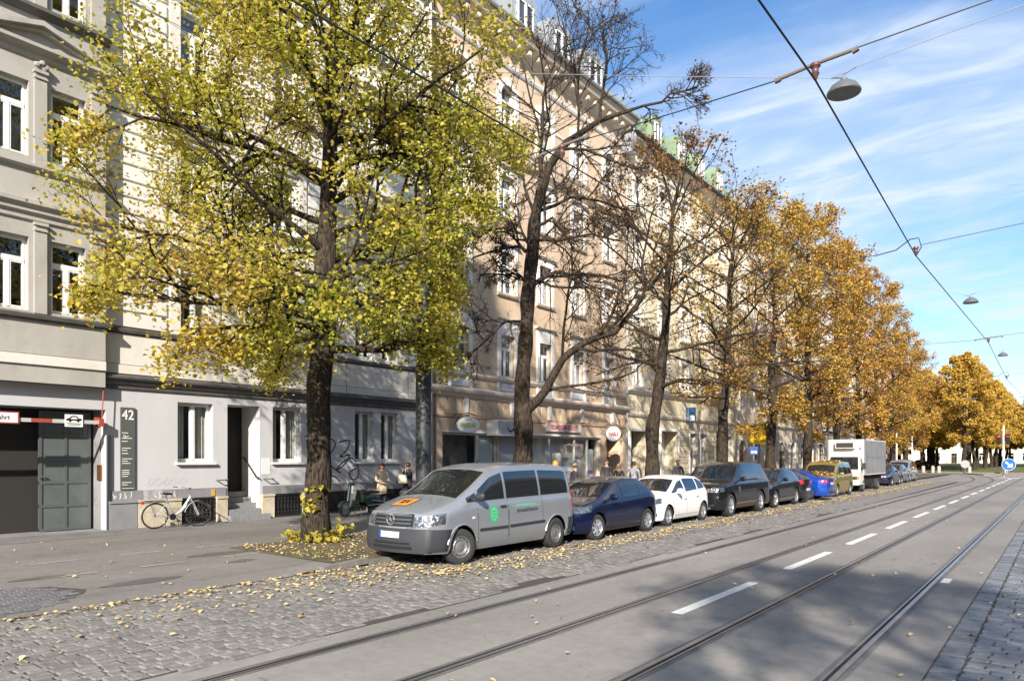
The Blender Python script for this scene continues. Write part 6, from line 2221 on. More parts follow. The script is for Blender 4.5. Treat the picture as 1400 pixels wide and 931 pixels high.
# ---- tall black off-roader
RR = dict(L=4.99, W=1.98, H=1.83, R=0.385, gc=0.27, fw=0.90, wb=2.92, top=[(0, 1.02), (0.06, 1.09), (0.5, 1.15), (1.32, 1.22), (1.98, 1.70), (2.35, 1.81), (3.4, 1.83), (4.45, 1.77), (4.62, 1.68), (4.9, 1.2), (4.99, 1.12)],
          belt=[(0, 0.98), (0.5, 1.07), (1.3, 1.15), (4.99, 1.17)], ws=(1.36, 1.96), rs=(4.64, 4.88), gs=(1.52, 4.5), pillars=[2.45, 3.42, 4.05], roof_w=0.72, rail=0.09,
          ends=(0.88, 0.5, 0.92, 0.4), bow=(0.13, 0.06), rake=0.08, mirror=(1.72, 1.25), handles=[2.28, 3.28], hd=0.12,
          gaps=[(1.45, 0.4, 1.13), (2.45, 0.4, 1.15), (3.42, 0.62, 1.16)], spokes=7, tw=0.26, prof=[0.945, 0.98, 0.995, 1.0, 0.995, 0.99, 0.975, 0.945])
blackp = paint('black_car_paint', (0.006, 0.0065, 0.008), 0.0, 0.3, 0.10)
a = make_car('off_roader', 'tall black off-roader with silver grille parked behind the white hatchback', 'car', (-8.68 - 0.99, 22.1, 0), 0, RR, blackp)
g_ = a['front']('grille', -0.46, 0.46, 0.78, 1.0, trimblack, 0.01)
for z in (0.80, 0.865, 0.93):
    a['front']('grille_bar', -0.44, 0.44, z, z + 0.04, chrome, 0.02, nv=1, parent=g_)
lamps(a, 0.82, 0.14, 0.52, 0.3, 0.34, 0.95, 0.4, True, 0.04)
a['front']('bumper_trim', -0.7, 0.7, 0.40, 0.44, chrome, 0.012, nv=1)
a['front']('air_intake', -0.55, 0.55, 0.47, 0.58, under, 0.008)
a['front']('skid_plate', -0.6, 0.6, 0.29, 0.36, steel, 0.012)
for s in (1, -1):
    a['side']('side_vent', 1.62, 1.72, 0.80, 1.0, chrome, 0.008, s)
    a['side']('sill_strip', 1.4, 3.3, 0.42, 0.46, M('brown_reflex', (0.18, 0.12, 0.07), 0.4), 0.008, s)  # brown reflection along the flank painted on as a strip
plate(a, 0.62)
# the driver seen through its windscreen
# ---- black compact crossover
XC = dict(L=4.42, W=1.80, H=1.56, R=0.345, gc=0.22, fw=0.82, wb=2.70, top=[(0, 0.84), (0.08, 0.91), (0.6, 1.0), (1.35, 1.07), (2.05, 1.45), (2.5, 1.54), (3.4, 1.52), (3.9, 1.40), (4.25, 1.08), (4.42, 0.98)],
          belt=[(0, 0.78), (0.6, 0.91), (1.3, 1.0), (3.8, 1.06), (4.42, 0.96)], ws=(1.40, 2.03), rs=(3.92, 4.24), gs=(1.55, 3.85), pillars=[2.32, 3.2], roof_w=0.62, rail=0.06,
          mirror=(1.7, 1.1), handles=[2.2, 3.1], hd=0.15, gaps=[(1.4, 0.34, 0.98), (2.32, 0.33, 1.0), (3.2, 0.55, 1.04)], spokes=5, bow=(0.14, 0.1), steer=-0.05)
a = make_car('crossover', 'black crossover with chrome roof rails parked behind the tall off-roader', 'car', (-8.85 - 0.9, 27.35, 0), 0, XC, paint('black_car_paint2', (0.006, 0.007, 0.011), 0.0, 0.3, 0.12))
lamps(a, 0.72, 0.14, 0.44, 0.3, 0.40, 0.9, 0.3, True, 0.05)
for s in (1, -1):
    a['front']('grille', s * 0.17 - 0.13, s * 0.17 + 0.13, 0.70, 0.84, M('grille_bar', (0.2, 0.205, 0.21), 0.4, 0.3), 0.01)
    MB().tube([(s * 0.60, 2.0, 1.46), (s * 0.62, 2.6, 1.56), (s * 0.61, 3.3, 1.545), (s * 0.60, 3.8, 1.44)], 0.016, 6).build('roof_rail', chrome, a['root'])
    a['side']('sill_strip', 1.3, 3.2, 0.30, 0.36, steel, 0.01, s)
a['front']('air_intake', -0.5, 0.5, 0.36, 0.5, under, 0.008)
a['front']('skid_plate', -0.5, 0.5, 0.25, 0.30, steel, 0.01)
plate(a, 0.54)
# ---- two cars parked nose to the pavement, tails to the street
TILT = R(-2.0)
a = make_car('hatchback', 'black hatchback backed tail first against the carriageway beside the crossover', 'car', (-8.75 - 4.1, 32.2, 0.02), -PI / 2, dict(HATCH, L=4.1), paint('black_car_paint3', (0.006, 0.006, 0.007), 0.0, 0.3, 0.12))
# local y runs from nose to tail; nose points to the houses
lamps(a, 0.62, 0.15, 0.42, 0.3, 0.55, 0.80, 0.20)
a['rear']('rear_plate', -0.26, 0.26, 0.52, 0.63, plate_white, 0.012)
SED = dict(L=4.45, W=1.78, H=1.43, R=0.32, gc=0.20, fw=0.80, wb=2.74, top=[(0, 0.70), (0.1, 0.78), (0.6, 0.88), (1.35, 0.97), (2.05, 1.34), (2.5, 1.42), (3.1, 1.39), (3.45, 1.30), (3.95, 1.06), (4.35, 1.03), (4.45, 0.97)],
           belt=[(0, 0.62), (0.6, 0.80), (1.3, 0.90), (3.6, 0.96), (4.45, 0.93)], ws=(1.4, 2.03), rs=(3.42, 3.92), gs=(1.55, 3.5), pillars=[2.35, 3.12], roof_w=0.58, rail=0.06,
           mirror=(1.72, 1.0), handles=[2.2, 3.05], hd=0.14, gaps=[(1.4, 0.3, 0.9), (2.35, 0.3, 0.94), (3.12, 0.5, 0.95)], spokes=5, bow=(0.14, 0.1))
a = make_car('saloon_car', 'bright blue saloon with red tail lamp parked nose to the pavement', 'car', (-8.45 - 4.45, 35.0, 0.02), -PI / 2, SED, paint('blue_car_paint', (0.012, 0.07, 0.42), 0.45, 0.28, 0.05))
lamps(a, 0.6, 0.14, 0.42, 0.3, 0.5, 0.76, 0.16)
a['rear']('rear_plate', -0.26, 0.26, 0.70, 0.81, plate_white, 0.012)
a['rear']('bumper_inset', -0.5, 0.5, 0.30, 0.40, trimblack, 0.008)
# ---- gold people carrier
MPV = dict(L=4.35, W=1.81, H=1.80, R=0.32, gc=0.21, fw=0.86, wb=2.72, top=[(0, 0.88), (0.06, 0.95), (0.4, 1.05), (0.85, 1.16), (1.5, 1.62), (1.9, 1.76), (2.8, 1.80), (4.0, 1.77), (4.2, 1.66), (4.32, 1.3), (4.35, 1.1)],
           belt=[(0, 0.80), (0.5, 0.95), (1.0, 1.05), (4.35, 1.12)], ws=(0.9, 1.48), rs=(4.16, 4.32), gs=(1.08, 4.1), pillars=[1.4, 2.2, 3.25], roof_w=0.70, rail=0.09,
           ends=(0.84, 0.45, 0.92, 0.25), bow=(0.16, 0.05), rake=0.12, rrake=0.03, mirror=(1.3, 1.15), handles=[2.05], hd=0.12, gaps=[(1.2, 0.34, 1.03), (2.2, 0.32, 1.06), (3.25, 0.5, 1.08)], spokes=8)
a = make_car('people_carrier', 'gold people carrier with fallen leaves on its bonnet', 'car', (-8.95 - 0.905, 37.2, 0), 0, MPV, paint('gold_paint', (0.36, 0.27, 0.06), 0.55, 0.35, 0.15))
lamps(a, 0.72, 0.2, 0.48, 0.3, 0.40, 0.9, 0.5, True, 0.06)
a['front']('air_intake', -0.5, 0.5, 0.30, 0.45, under, 0.008)
a['front']('grille', -0.4, 0.4, 0.62, 0.70, trimblack, 0.008)
plate(a, 0.48)
rl = np.random.default_rng(5)
pp_ = []
for k in range(420):
    x = rl.normal(0, 0.4); y = 0.95 - abs(rl.normal(0, 0.16)) if k < 330 else rl.uniform(1.7, 3.2)
    h = a['bvh'].ray_cast(Vector((x, y, 3)), Vector((0, 0, -1)))[0]
    if h is not None: pp_.append((h.x, h.y, h.z + 0.02 + 0.02 * rl.random()))
pp_ = np.array(pp_); nn_ = rl.normal(size=(len(pp_), 3)) * 0.3; nn_[:, 2] = 1
lo_ = leaf_object('bonnet_leaves', pp_, nn_, 0.10, rl.random(len(pp_)) * 0.7 + 0.2, leaf_fall, None, 'stuff')
lo_.location = a['root'].location
tag(lo_, 'drift of yellow leaves lying on the gold car bonnet', 'leaves')

# ---- white refrigerated box truck
tk = thing('box_truck', 'dirty white refrigerated box truck parked behind the gold car', 'truck', (-9.05 - 1.05, 43.7, 0))
wt = M('truck_white', (0.56, 0.54, 0.49), 0.5, var=0.08, vs=1, dirt=0.5, dirt_col=(0.3, 0.27, 0.22), ds=1.2)
wt2 = M('truck_shaded_side', (0.22, 0.225, 0.235), 0.55, var=0.2, vs=0.8, dirt=0.4, dirt_col=(0.15, 0.14, 0.13), ds=1.0)  # box sides: their shade painted into the grey, with some dirt
hwT = 1.05
mb = MB()
mb.box(-hwT, hwT, 1.25, 7.0, 0.95, 3.02)
mb.build('cargo_box', wt, tk)
for s in (1, -1):
    MB().box(s * hwT - 0.006, s * hwT + 0.006, 1.3, 6.95, 1.02, 2.95).build('shaded_side_panel', wt2, tk)
for s in (1, -1):
    MB().box(s * (hwT - 0.03) - 0.045, s * (hwT - 0.03) + 0.045, 1.22, 1.27, 0.96, 3.03).build('corner_post', steel, tk)
MB().box(-0.55, 0.5, 0.95, 1.249, 2.5, 2.88).build('cooling_unit', M('unit_grey', (0.5, 0.48, 0.44), 0.5), tk)
MB().box(-0.48, 0.43, 0.92, 0.951, 2.56, 2.82).build('cooling_grille', trimblack, tk)
MB().lathe([(0.06, 0), (0.06, 0.03), (0.0, 0.035)], 12, 'y', (0.75, 1.21, 2.5)).build('vent_cap', steel, tk)
# cab
cabp = [(0.02, 0.42), (0.0, 0.95), (0.05, 1.12), (0.28, 1.22), (0.78, 2.05), (1.0, 2.16), (1.22, 2.18), (1.22, 0.42)]
def cab_w(z): return 0.98 - 0.16 * max(0, (z - 1.15)) / 1.0
mb = MB()
n = len(cabp)
mb.v = [(cab_w(z), y, z) for y, z in cabp] + [(-cab_w(z), y, z) for y, z in cabp]
for k in range(n - 1):
    mb.f.append((k, k + 1, n + k + 1, n + k))
mb.f.append(tuple(range(n))); mb.f.append(tuple(range(2 * n - 1, n - 1, -1)))
mb.build('cab', wt, tk, 30, fix=True)
mb = MB()
mb.quad((-0.84, 0.325, 1.27), (0.84, 0.325, 1.27), (0.74, 0.765, 2.0), (-0.74, 0.765, 2.0))
mb.v = [(x, y - 0.012, z + 0.006) for x, y, z in mb.v]
mb.build('windscreen', cglass, tk)
for s in (1, -1):
    MB().poly([(s * (cab_w(1.25) + 0.006), 0.42, 1.25), (s * (cab_w(1.25) + 0.006), 1.12, 1.25), (s * (cab_w(1.95) + 0.008), 1.12, 1.95), (s * (cab_w(1.95) + 0.008), 0.82, 1.95)]).build('side_window', cglass, tk)
    MB().box(s * 0.68 - 0.17, s * 0.68 + 0.17, -0.03, 0.06, 0.72, 0.90).build('headlight', lamp_clear, tk)
    MB().box(s * 0.9 - 0.06, s * 0.9 + 0.06, -0.02, 0.08, 0.72, 0.90).build('indicator', lamp_amber, tk)
    MB().box(s * 1.1 - 0.09, s * 1.1 + 0.09, 0.42, 0.5, 1.3, 1.66).box(s * 1.0 - 0.12, s * 1.0 + 0.12, 0.45, 0.47, 1.4, 1.43).build('wing_mirror', trimblack, tk)
    for y in (1.0, 5.0):
        add_wheel(tk, s * 0.88, y, 0.34, 0.22, 6, 'steel', s)
MB().box(-0.95, 0.95, -0.06, 0.1, 0.40, 0.66).build('bumper', M('truck_bumper', (0.45, 0.44, 0.42), 0.5), tk)
MB().box(-0.5, 0.5, -0.015, 0.02, 0.74, 0.92).build('grille', trimblack, tk)
MB().box(-0.26, 0.26, -0.08, -0.062, 0.46, 0.57).build('number_plate', plate_white, tk)
MB().box(-0.8, 0.8, 0.2, 6.9, 0.38, 0.93).build('chassis', under, tk)
# ---- cars behind the truck
a = make_car('saloon_car', 'dark navy saloon parked behind the white truck', 'car', (-9.3 - 0.89, 53.7, 0), 0, SED, paint('navy_paint2', (0.006, 0.009, 0.03), 0.0, 0.3, 0.15))
lamps(a, 0.6, 0.14, 0.42, 0.3, 0.5, 0.76, 0.16); plate(a, 0.42); a['front']('air_intake', -0.5, 0.5, 0.26, 0.4, under, 0.008)
a = make_car('estate_car', 'grey car parked behind the navy saloon', 'car', (-9.55 - 0.88, 58.9, 0), 0, HATCH, paint('grey_paint', (0.10, 0.105, 0.115), 0.5, 0.3, 0.15))
lamps(a, 0.62, 0.15, 0.42, 0.3, 0.55, 0.85, 0.25); plate(a, 0.44)
a = make_car('people_carrier', 'silver car closing the parked row', 'car', (-9.7 - 0.9, 63.6, 0), 0, MPV, silver)
lamps(a, 0.72, 0.2, 0.48, 0.3, 0.40, 0.9, 0.5); plate(a, 0.48)
a = make_car('saloon_car', 'dark blue car standing in the side street behind the parked row', 'car', (-13.5, 72.5, PZ), 0.2, dict(MPV, H=1.8), navy)
lamps(a, 0.72, 0.2, 0.48, 0.3, 0.40, 0.9, 0.5)
G_FAR = 'cars parked beyond the park'
fc = [paint('far_white', (0.7, 0.7, 0.7), 0.0, 0.35), blackp, paint('far_silver', (0.4, 0.4, 0.42), 0.5, 0.35)]
first = None
for k, (x, y, rz, c) in enumerate(((-19.5, 124, 1.4, 1), (-22.0, 140, 0.1, 0), (-23.5, 147, 0.1, 1), (-25.0, 155, 0.1, 2), (-18, 132, 0.3, 1), (9.0, 150, 1.2, 0))):
    a = make_car('parked_car', ('white', 'black', 'silver')[c] + ' distant car parked among the trunks beyond the junction', 'car', (x, y, 0.11), rz, HATCH, fc[c], G_FAR)
# ------------------------------------------------------------------ masts, wires, lamps
wire_mat = M('wire_black', (0.012, 0.012, 0.013), 0.5)
wire_grey = M('wire_grey', (0.35, 0.36, 0.37), 0.5, 0.3)
ceram = M('insulator', (0.11, 0.05, 0.045), 0.35)
mast_mat = M('mast_paint', (0.022, 0.026, 0.030), 0.5, var=0.15, vs=3)
mt = thing('tram_mast', 'tall dark grey tram mast with thicker foot behind the silver van', 'mast', (-11.75, 11.75, PZ))
MB().lathe([(0.21, 0), (0.205, 0.3), (0.185, 0.32), (0.185, 3.9), (0.175, 4.0), (0.155, 4.1), (0.145, 4.2)], 20, 'z').build('foot_tube', mast_mat, mt, 40)
MB().lathe([(0.142, 4.2), (0.125, 9.5), (0.11, 9.52), (0.0, 9.6)], 18, 'z').build('upper_tube', mast_mat, mt, 40)
MB().lathe([(0.165, 8.3), (0.165, 8.42), (0.14, 8.42)], 16, 'z').build('clamp_collar', mast_mat, mt, 40)


def sag(a, b, s, n=10):
    a, b = Vector(a), Vector(b)
    return [a.lerp(b, k / n) - Vector((0, 0, s * 4 * (k / n) * (1 - k / n))) for k in range(n + 1)]


def wire(name, label, pts, r, mat=wire_mat, group=None, cat='wire'):
    o = MB().tube(pts, r, 5).build(name, mat, None, 180)
    return tag(o, label, cat, group)


SP = [7.9, 16.0, 29.7, 44.0, 60.0]
WZ = 5.95
# contact wires
pts = [(-2.2 + 0.12 * (1 if k % 2 else -1), y, WZ + 0.02) for k, y in enumerate([-8] + SP + [85, 110, 140])]
wire('contact_wire', 'black tram contact wire running above the road beside the sett pavement', pts, 0.0105)
pts = [(-5.3, -8, WZ)] + [(-5.3, y, WZ) for y in SP] + [(track_x(-5.3, 80), 80, WZ), (track_x(-5.3, 95), 95, WZ), (track_x(-5.3, 110), 110, WZ)]
wire('contact_wire', 'black tram contact wire running above the track next to the parked cars', pts, 0.0105)
names = ['span holding the contact wires beside the large hanging lamp', 'curved span wire holding the contact wires past the large hanging lamp', 'third span wire carrying the contact wires across the road',
         'fourth span wire carrying the contact wires across the road', 'last span wire carrying the contact wires before the fork']
for k, y in enumerate(SP):
    t = thing('span_wire', names[k] if k else 'span wire with turnbuckles holding the contact wires beside the large hanging lamp', 'wire', (0, y, 0))
    zl = WZ + 0.16
    xl = -11.75 if k == 0 else TX + 0.2
    mb = MB()
    mb.tube([(11, 1.5, 8.2), (3.5, 0.6, zl + 0.55), (-1.75 if k % 2 == 0 else -2.25, 0.0, zl + 0.055)], 0.007, 5)
    mb.tube([(-2.42 if k % 2 == 0 else -3.0, 0, zl - 0.015), (-3.6, 0, zl - 0.01), (-5.1, 0, zl + 0.02)], 0.007, 5)
    mb.tube([(-5.45, 0, zl + 0.03), (xl, 3.6 if k == 0 else 1.0, zl + 2.2)], 0.007, 5)
    mb.build('cable', wire_mat, t)
    for x in (-2.2 + 0.12 * (1 if k % 2 == 0 else -1), -5.3):
        mb = MB()
        if k % 2 == 0:
            mb.tube([(x - 0.42, 0, zl - 0.02), (x - 0.36, 0, zl - 0.01)], 0.03, 8).tube([(x + 0.36, 0, zl + 0.03), (x + 0.42, 0, zl + 0.05)], 0.03, 8)
            mb.tube([(x - 0.4, 0, zl - 0.01), (x, 0, zl + 0.03), (x + 0.4, 0, zl + 0.05)], 0.02, 8)
            mb.build('insulated_bar', M('bar_tan', (0.16, 0.13, 0.11), 0.5), t)
        else:
            mb.tube([(x - 0.75, 0, zl - 0.02), (x - 0.35, 0, zl + 0.03), (x - 0.1, 0, zl + 0.2), (x + 0.05, 0, zl + 0.2), (x + 0.1, 0, zl + 0.02), (x, 0, WZ)], 0.012, 6)
            mb.build('registration_arm', M('arm_dark', (0.06, 0.055, 0.05), 0.5), t)
        MB().lathe([(0.0, 0.02), (0.05, 0.0), (0.055, -0.03), (0.035, -0.05), (0.035, -0.09), (0.042, -0.1), (0.03, -0.13), (0.015, -0.17), (0, -0.17)], 12, 'z', (x, 0, zl + 0.03)).build('insulator', ceram, t, 50)
    mb = MB()
    for x in (-0.4, 0.35):
        zz_ = zl + 0.06 + 0.14 * (x + 1.75) / 1.2
        zz_ = np.interp(x, [-1.75, 3.5], [zl + 0.06, zl + 0.55])
        yy_ = np.interp(x, [-1.75, 3.5], [0, 0.6])
        mb.tube([(x - 0.07, yy_ - 0.008, zz_ - 0.007), (x + 0.07, yy_ + 0.008, zz_ + 0.007)], 0.028, 6)
    mb.build('turnbuckle', darksteel, t)
lampshade = M('lamp_shade', (0.16, 0.165, 0.17), 0.4, 0.4)
LAMPS = [(11.86, 'large grey hanging street lamp beside the span wire insulator'), (30.8, 'small grey hanging street lamp halfway along the road'), (48.0, 'smallest grey hanging street lamp far down the road')]
for y, lb in LAMPS:
    t = thing('hanging_lamp', lb, 'lamp', (-2.7, y, 7.62), 0)
    MB().lathe([(0.245, 0), (0.25, 0.02), (0.235, 0.05), (0.19, 0.12), (0.12, 0.17), (0.06, 0.19), (0.05, 0.23), (0, 0.23)], 24, 'z').build('shade', lampshade, t, 40)
    MB().lathe([(0.24, 0.004), (0.2, 0.06), (0.1, 0.11), (0, 0.12)], 24, 'z').build('reflector', M('lamp_inside', (0.05, 0.055, 0.07), 0.3), t, 40)
    MB().box(-0.09, 0.09, -0.05, 0.05, 0.02, 0.06).build('lamp_glass', M('lamp_lens', (0.25, 0.26, 0.25), 0.2), t)
    MB().tube([(-0.03, 0, 0.22), (-0.02, 0, 0.3), (0.18, 0, 0.36)], 0.014, 6).tube([(0.02, 0, 0.24), (-0.18, 0, 0.30)], 0.012, 6).build('hanger', steel, t)
    lab = {11.86: 'thin steel cable carrying the large hanging lamp', 30.8: 'thin steel cable carrying the small lamp halfway along', 48.0: 'thin steel cable carrying the smallest far lamp'}[y]
    wire('lamp_cable', lab, sag((FX, y + (0.5 if y < 12 else 0), 14.1), (-2.88, y, 7.92), 0.1) + [Vector((-2.5, y, 7.98))] + sag((-2.5, y, 7.98), (18.9, y, 10.2), 0.25)[1:], 0.006, wire_grey, cat='cable')
# loose wires to the grey house
wire('feeder_wire', 'thin black wire running from the mast to the grey house corner', sag((FX, 5.2, 14.4), (-11.75, 11.75, PZ + 9.3), 0.3), 0.008)
wire('feeder_wire', 'second thin wire slanting past the rusticated wall of the grey house', sag((FX, 8.6, 14.2), (-11.75, 11.75, PZ + 8.9), 0.3), 0.006)

# ------------------------------------------------------------------ signs and signals
def disc_sign(name, label, loc, rz, parts, post=2.4, r=0.3, cat='sign'):
    t = thing(name, label, cat, loc, rz)
    MB().tube([(0, 0, 0), (0, 0, post + r * 0.6)], 0.035, 8).build('post', steel, t, 60)
    for k, (nm, rr_, mt_) in enumerate(parts):
        MB().lathe([(0, 0.0), (rr_, 0.0), (rr_, 0.012), (0, 0.012)], 24, 'y', (0, -0.06 - 0.006 * k, post)).build(nm, mt_, t)
    return t


blue_s = M('traffic_blue', (0.01, 0.12, 0.40), 0.4)
red_s = M('traffic_red', (0.55, 0.02, 0.03), 0.4)
grey_s = M('sign_back', (0.36, 0.37, 0.38), 0.5, 0.3)
# keep-right sign on the island
t = disc_sign('keep_right_sign', 'round blue sign with white diagonal arrow on the traffic island', (-4.45, 88.0, 0.0), 0.0, (('rim', 0.60, white), ('face', 0.57, blue_s)), 1.25)
mb = MB()
w_ = 0.085
mb.prism([(-0.26 - w_ * .7, -0.085, 1.51 - w_ * .7), (-0.26 + w_ * .7, -0.085, 1.51 + w_ * .7), (0.12 + w_ * .7, -0.085, 1.13 + w_ * .7), (0.12 - w_ * .7, -0.085, 1.13 - w_ * .7)], (0, -0.006, 0))
mb.prism([(0.3, -0.085, 0.95), (0.3, -0.085, 1.4), (0.2, -0.085, 1.3), (-0.05, -0.085, 1.05), (-0.15, -0.085, 0.95)], (0, -0.006, 0))
mb.build('arrow', white, t, fix=True)
# signal mast
t = thing('traffic_signal', 'white traffic signal post with red lamp lit on the traffic island', 'traffic light', (-4.95, 89.0, 0.0))
MB().tube([(0, 0, 0), (0, 0, 5.2)], 0.09, 10).build('post', white, t, 60)
for s in (-1, 1):
    hd = MB().box(s * 0.36 - 0.17, s * 0.36 + 0.17, -0.25, 0.05, 3.3, 4.35).build('signal_head', black, t)
    for k, mt_ in enumerate((red_s, black, black)):
        mz = 4.15 - 0.33 * k
        if k == 0 and s < 0:
            em = bpy.data.materials.new('red_lamp'); em.use_nodes = True
            eb = em.node_tree.nodes['Principled BSDF']
            eb.inputs['Base Color'].default_value = (0.6, 0.02, 0.02, 1)
            eb.inputs['Emission Color'].default_value = (1, 0.05, 0.03, 1); eb.inputs['Emission Strength'].default_value = 1.2
            mt_ = em
        MB().lathe([(0, 0), (0.12, 0), (0.12, 0.02), (0, 0.03)], 14, 'y', (s * 0.36, -0.285, mz)).build('signal_lamp', mt_ if mt_ is not black else M('dark_lens', (0.02, 0.03, 0.02), 0.2), hd)
        MB().box(s * 0.36 - 0.15, s * 0.36 + 0.15, -0.42, -0.25, mz + 0.13, mz + 0.15).build('visor', black, hd)
MB().box(-0.12, 0.12, -0.2, 0.1, 2.1, 2.7).build('control_box', white, t)
t = disc_sign('ban_sign', 'round red and white prohibition sign on a post beyond the signal', (-3.0, 100.0, 0.0), 0, (('rim', 0.34, red_s), ('face', 0.25, M('sign_pink', (0.75, 0.5, 0.5), 0.5))), 3.9)
disc_sign('sign_back', 'grey back of a round sign by the lawn edge', (-9.6, 103.0, 0), 0, (('face', 0.48, grey_s),), 1.15)
t = disc_sign('no_entry_sign', 'red no-entry sign with white bar beyond the parked cars', (-13.6, 67.5, PZ), 0.0, (('rim', 0.36, white), ('face', 0.34, red_s)), 2.55)
MB().box(-0.24, 0.24, -0.085, -0.08, 2.50, 2.61).build('bar', white, t)
t = thing('parking_sign', 'blue parking sign with white marks on a grey post', 'sign', (-13.0, 37.6, PZ), R(20))
MB().tube([(0, 0, 0), (0, 0, 2.6)], 0.035, 8).build('post', steel, t, 60)
MB().box(-0.21, 0.21, -0.07, -0.045, 2.02, 2.45).build('panel', M('panel_blue_dark', (0.01, 0.06, 0.22), 0.4), t)
MB().box(-0.12, -0.03, -0.078, -0.07, 2.1, 2.22).box(0.03, 0.14, -0.078, -0.07, 2.1, 2.22).build('marks', white, t)
MB().box(-0.15, 0.15, -0.07, -0.04, 0.9, 1.75).build('ticket_box', black, t)
t = thing('yellow_sign', 'yellow projecting sign with dark emblem in front of the beige house', 'sign', (FX, 55.3, 3.75))
MB().box(0.1, 2.0, -0.06, 0.06, -0.75, 0.75).build('panel', M('sign_yellow', (0.78, 0.52, 0.02), 0.5), t)
em_ = M('sign_brown', (0.35, 0.22, 0.02), 0.5)
MB().lathe([(0.13, 0), (0.2, 0), (0.2, 0.01), (0.13, 0.01)], 14, 'y', (1.05, -0.075, 0.05), close=True).build('emblem', em_, t)
MB().box(0.35, 1.8, -0.07, -0.06, -0.45, -0.4).box(0.35, 1.8, -0.07, -0.06, -0.58, -0.53).build('text_line', em_, t)
MB().box(0.35, 1.75, -0.07, -0.06, 0.82, 0.83).build('bracket', iron, t)
t = thing('narrow_signpost', 'slim grey post standing on the pavement before the cream house windows', 'post', (-14.6, 34.4, PZ))
MB().tube([(0, 0, 0), (0, 0, 3.4)], 0.05, 8).lathe([(0.055, 3.4), (0.055, 3.44), (0, 3.47)], 8, 'z').build('tube', steel, t, 60)
# bollards along the park edge
bol = MB().lathe([(0.2, 0), (0.2, 0.72), (0.15, 0.85), (0.0, 0.9)], 12, 'z').mesh('stone_bollard')
conc = M('concrete', (0.36, 0.33, 0.28), 0.8, var=0.1, vs=4)
for x, y in ((-14.4, 105.2), (-13.3, 105.0), (-12.6, 104.8), (-9.3, 104.6), (-5.6, 104.5)):
    o = add('stone_bollard', bol, conc, None, 40, loc=(x, y, 0))
    tag(o, 'pale stone bollard at the park edge', 'bollard', 'bollards at the park edge')
for k, (x, y, h) in enumerate(((-12.3, 74.0, 4.2), (-15.2, 102, 4.6))):
    t = thing('thin_post', ('white post behind the silver car at the row end', 'white post at the kerb of the side street')[k], 'post', (x, y, 0.0))
    MB().tube([(0, 0, 0), (0, 0, h)], 0.07, 8).lathe([(0.08, h), (0.08, h + 0.05), (0, h + 0.08)], 8, 'z').build('tube', white, t, 60)

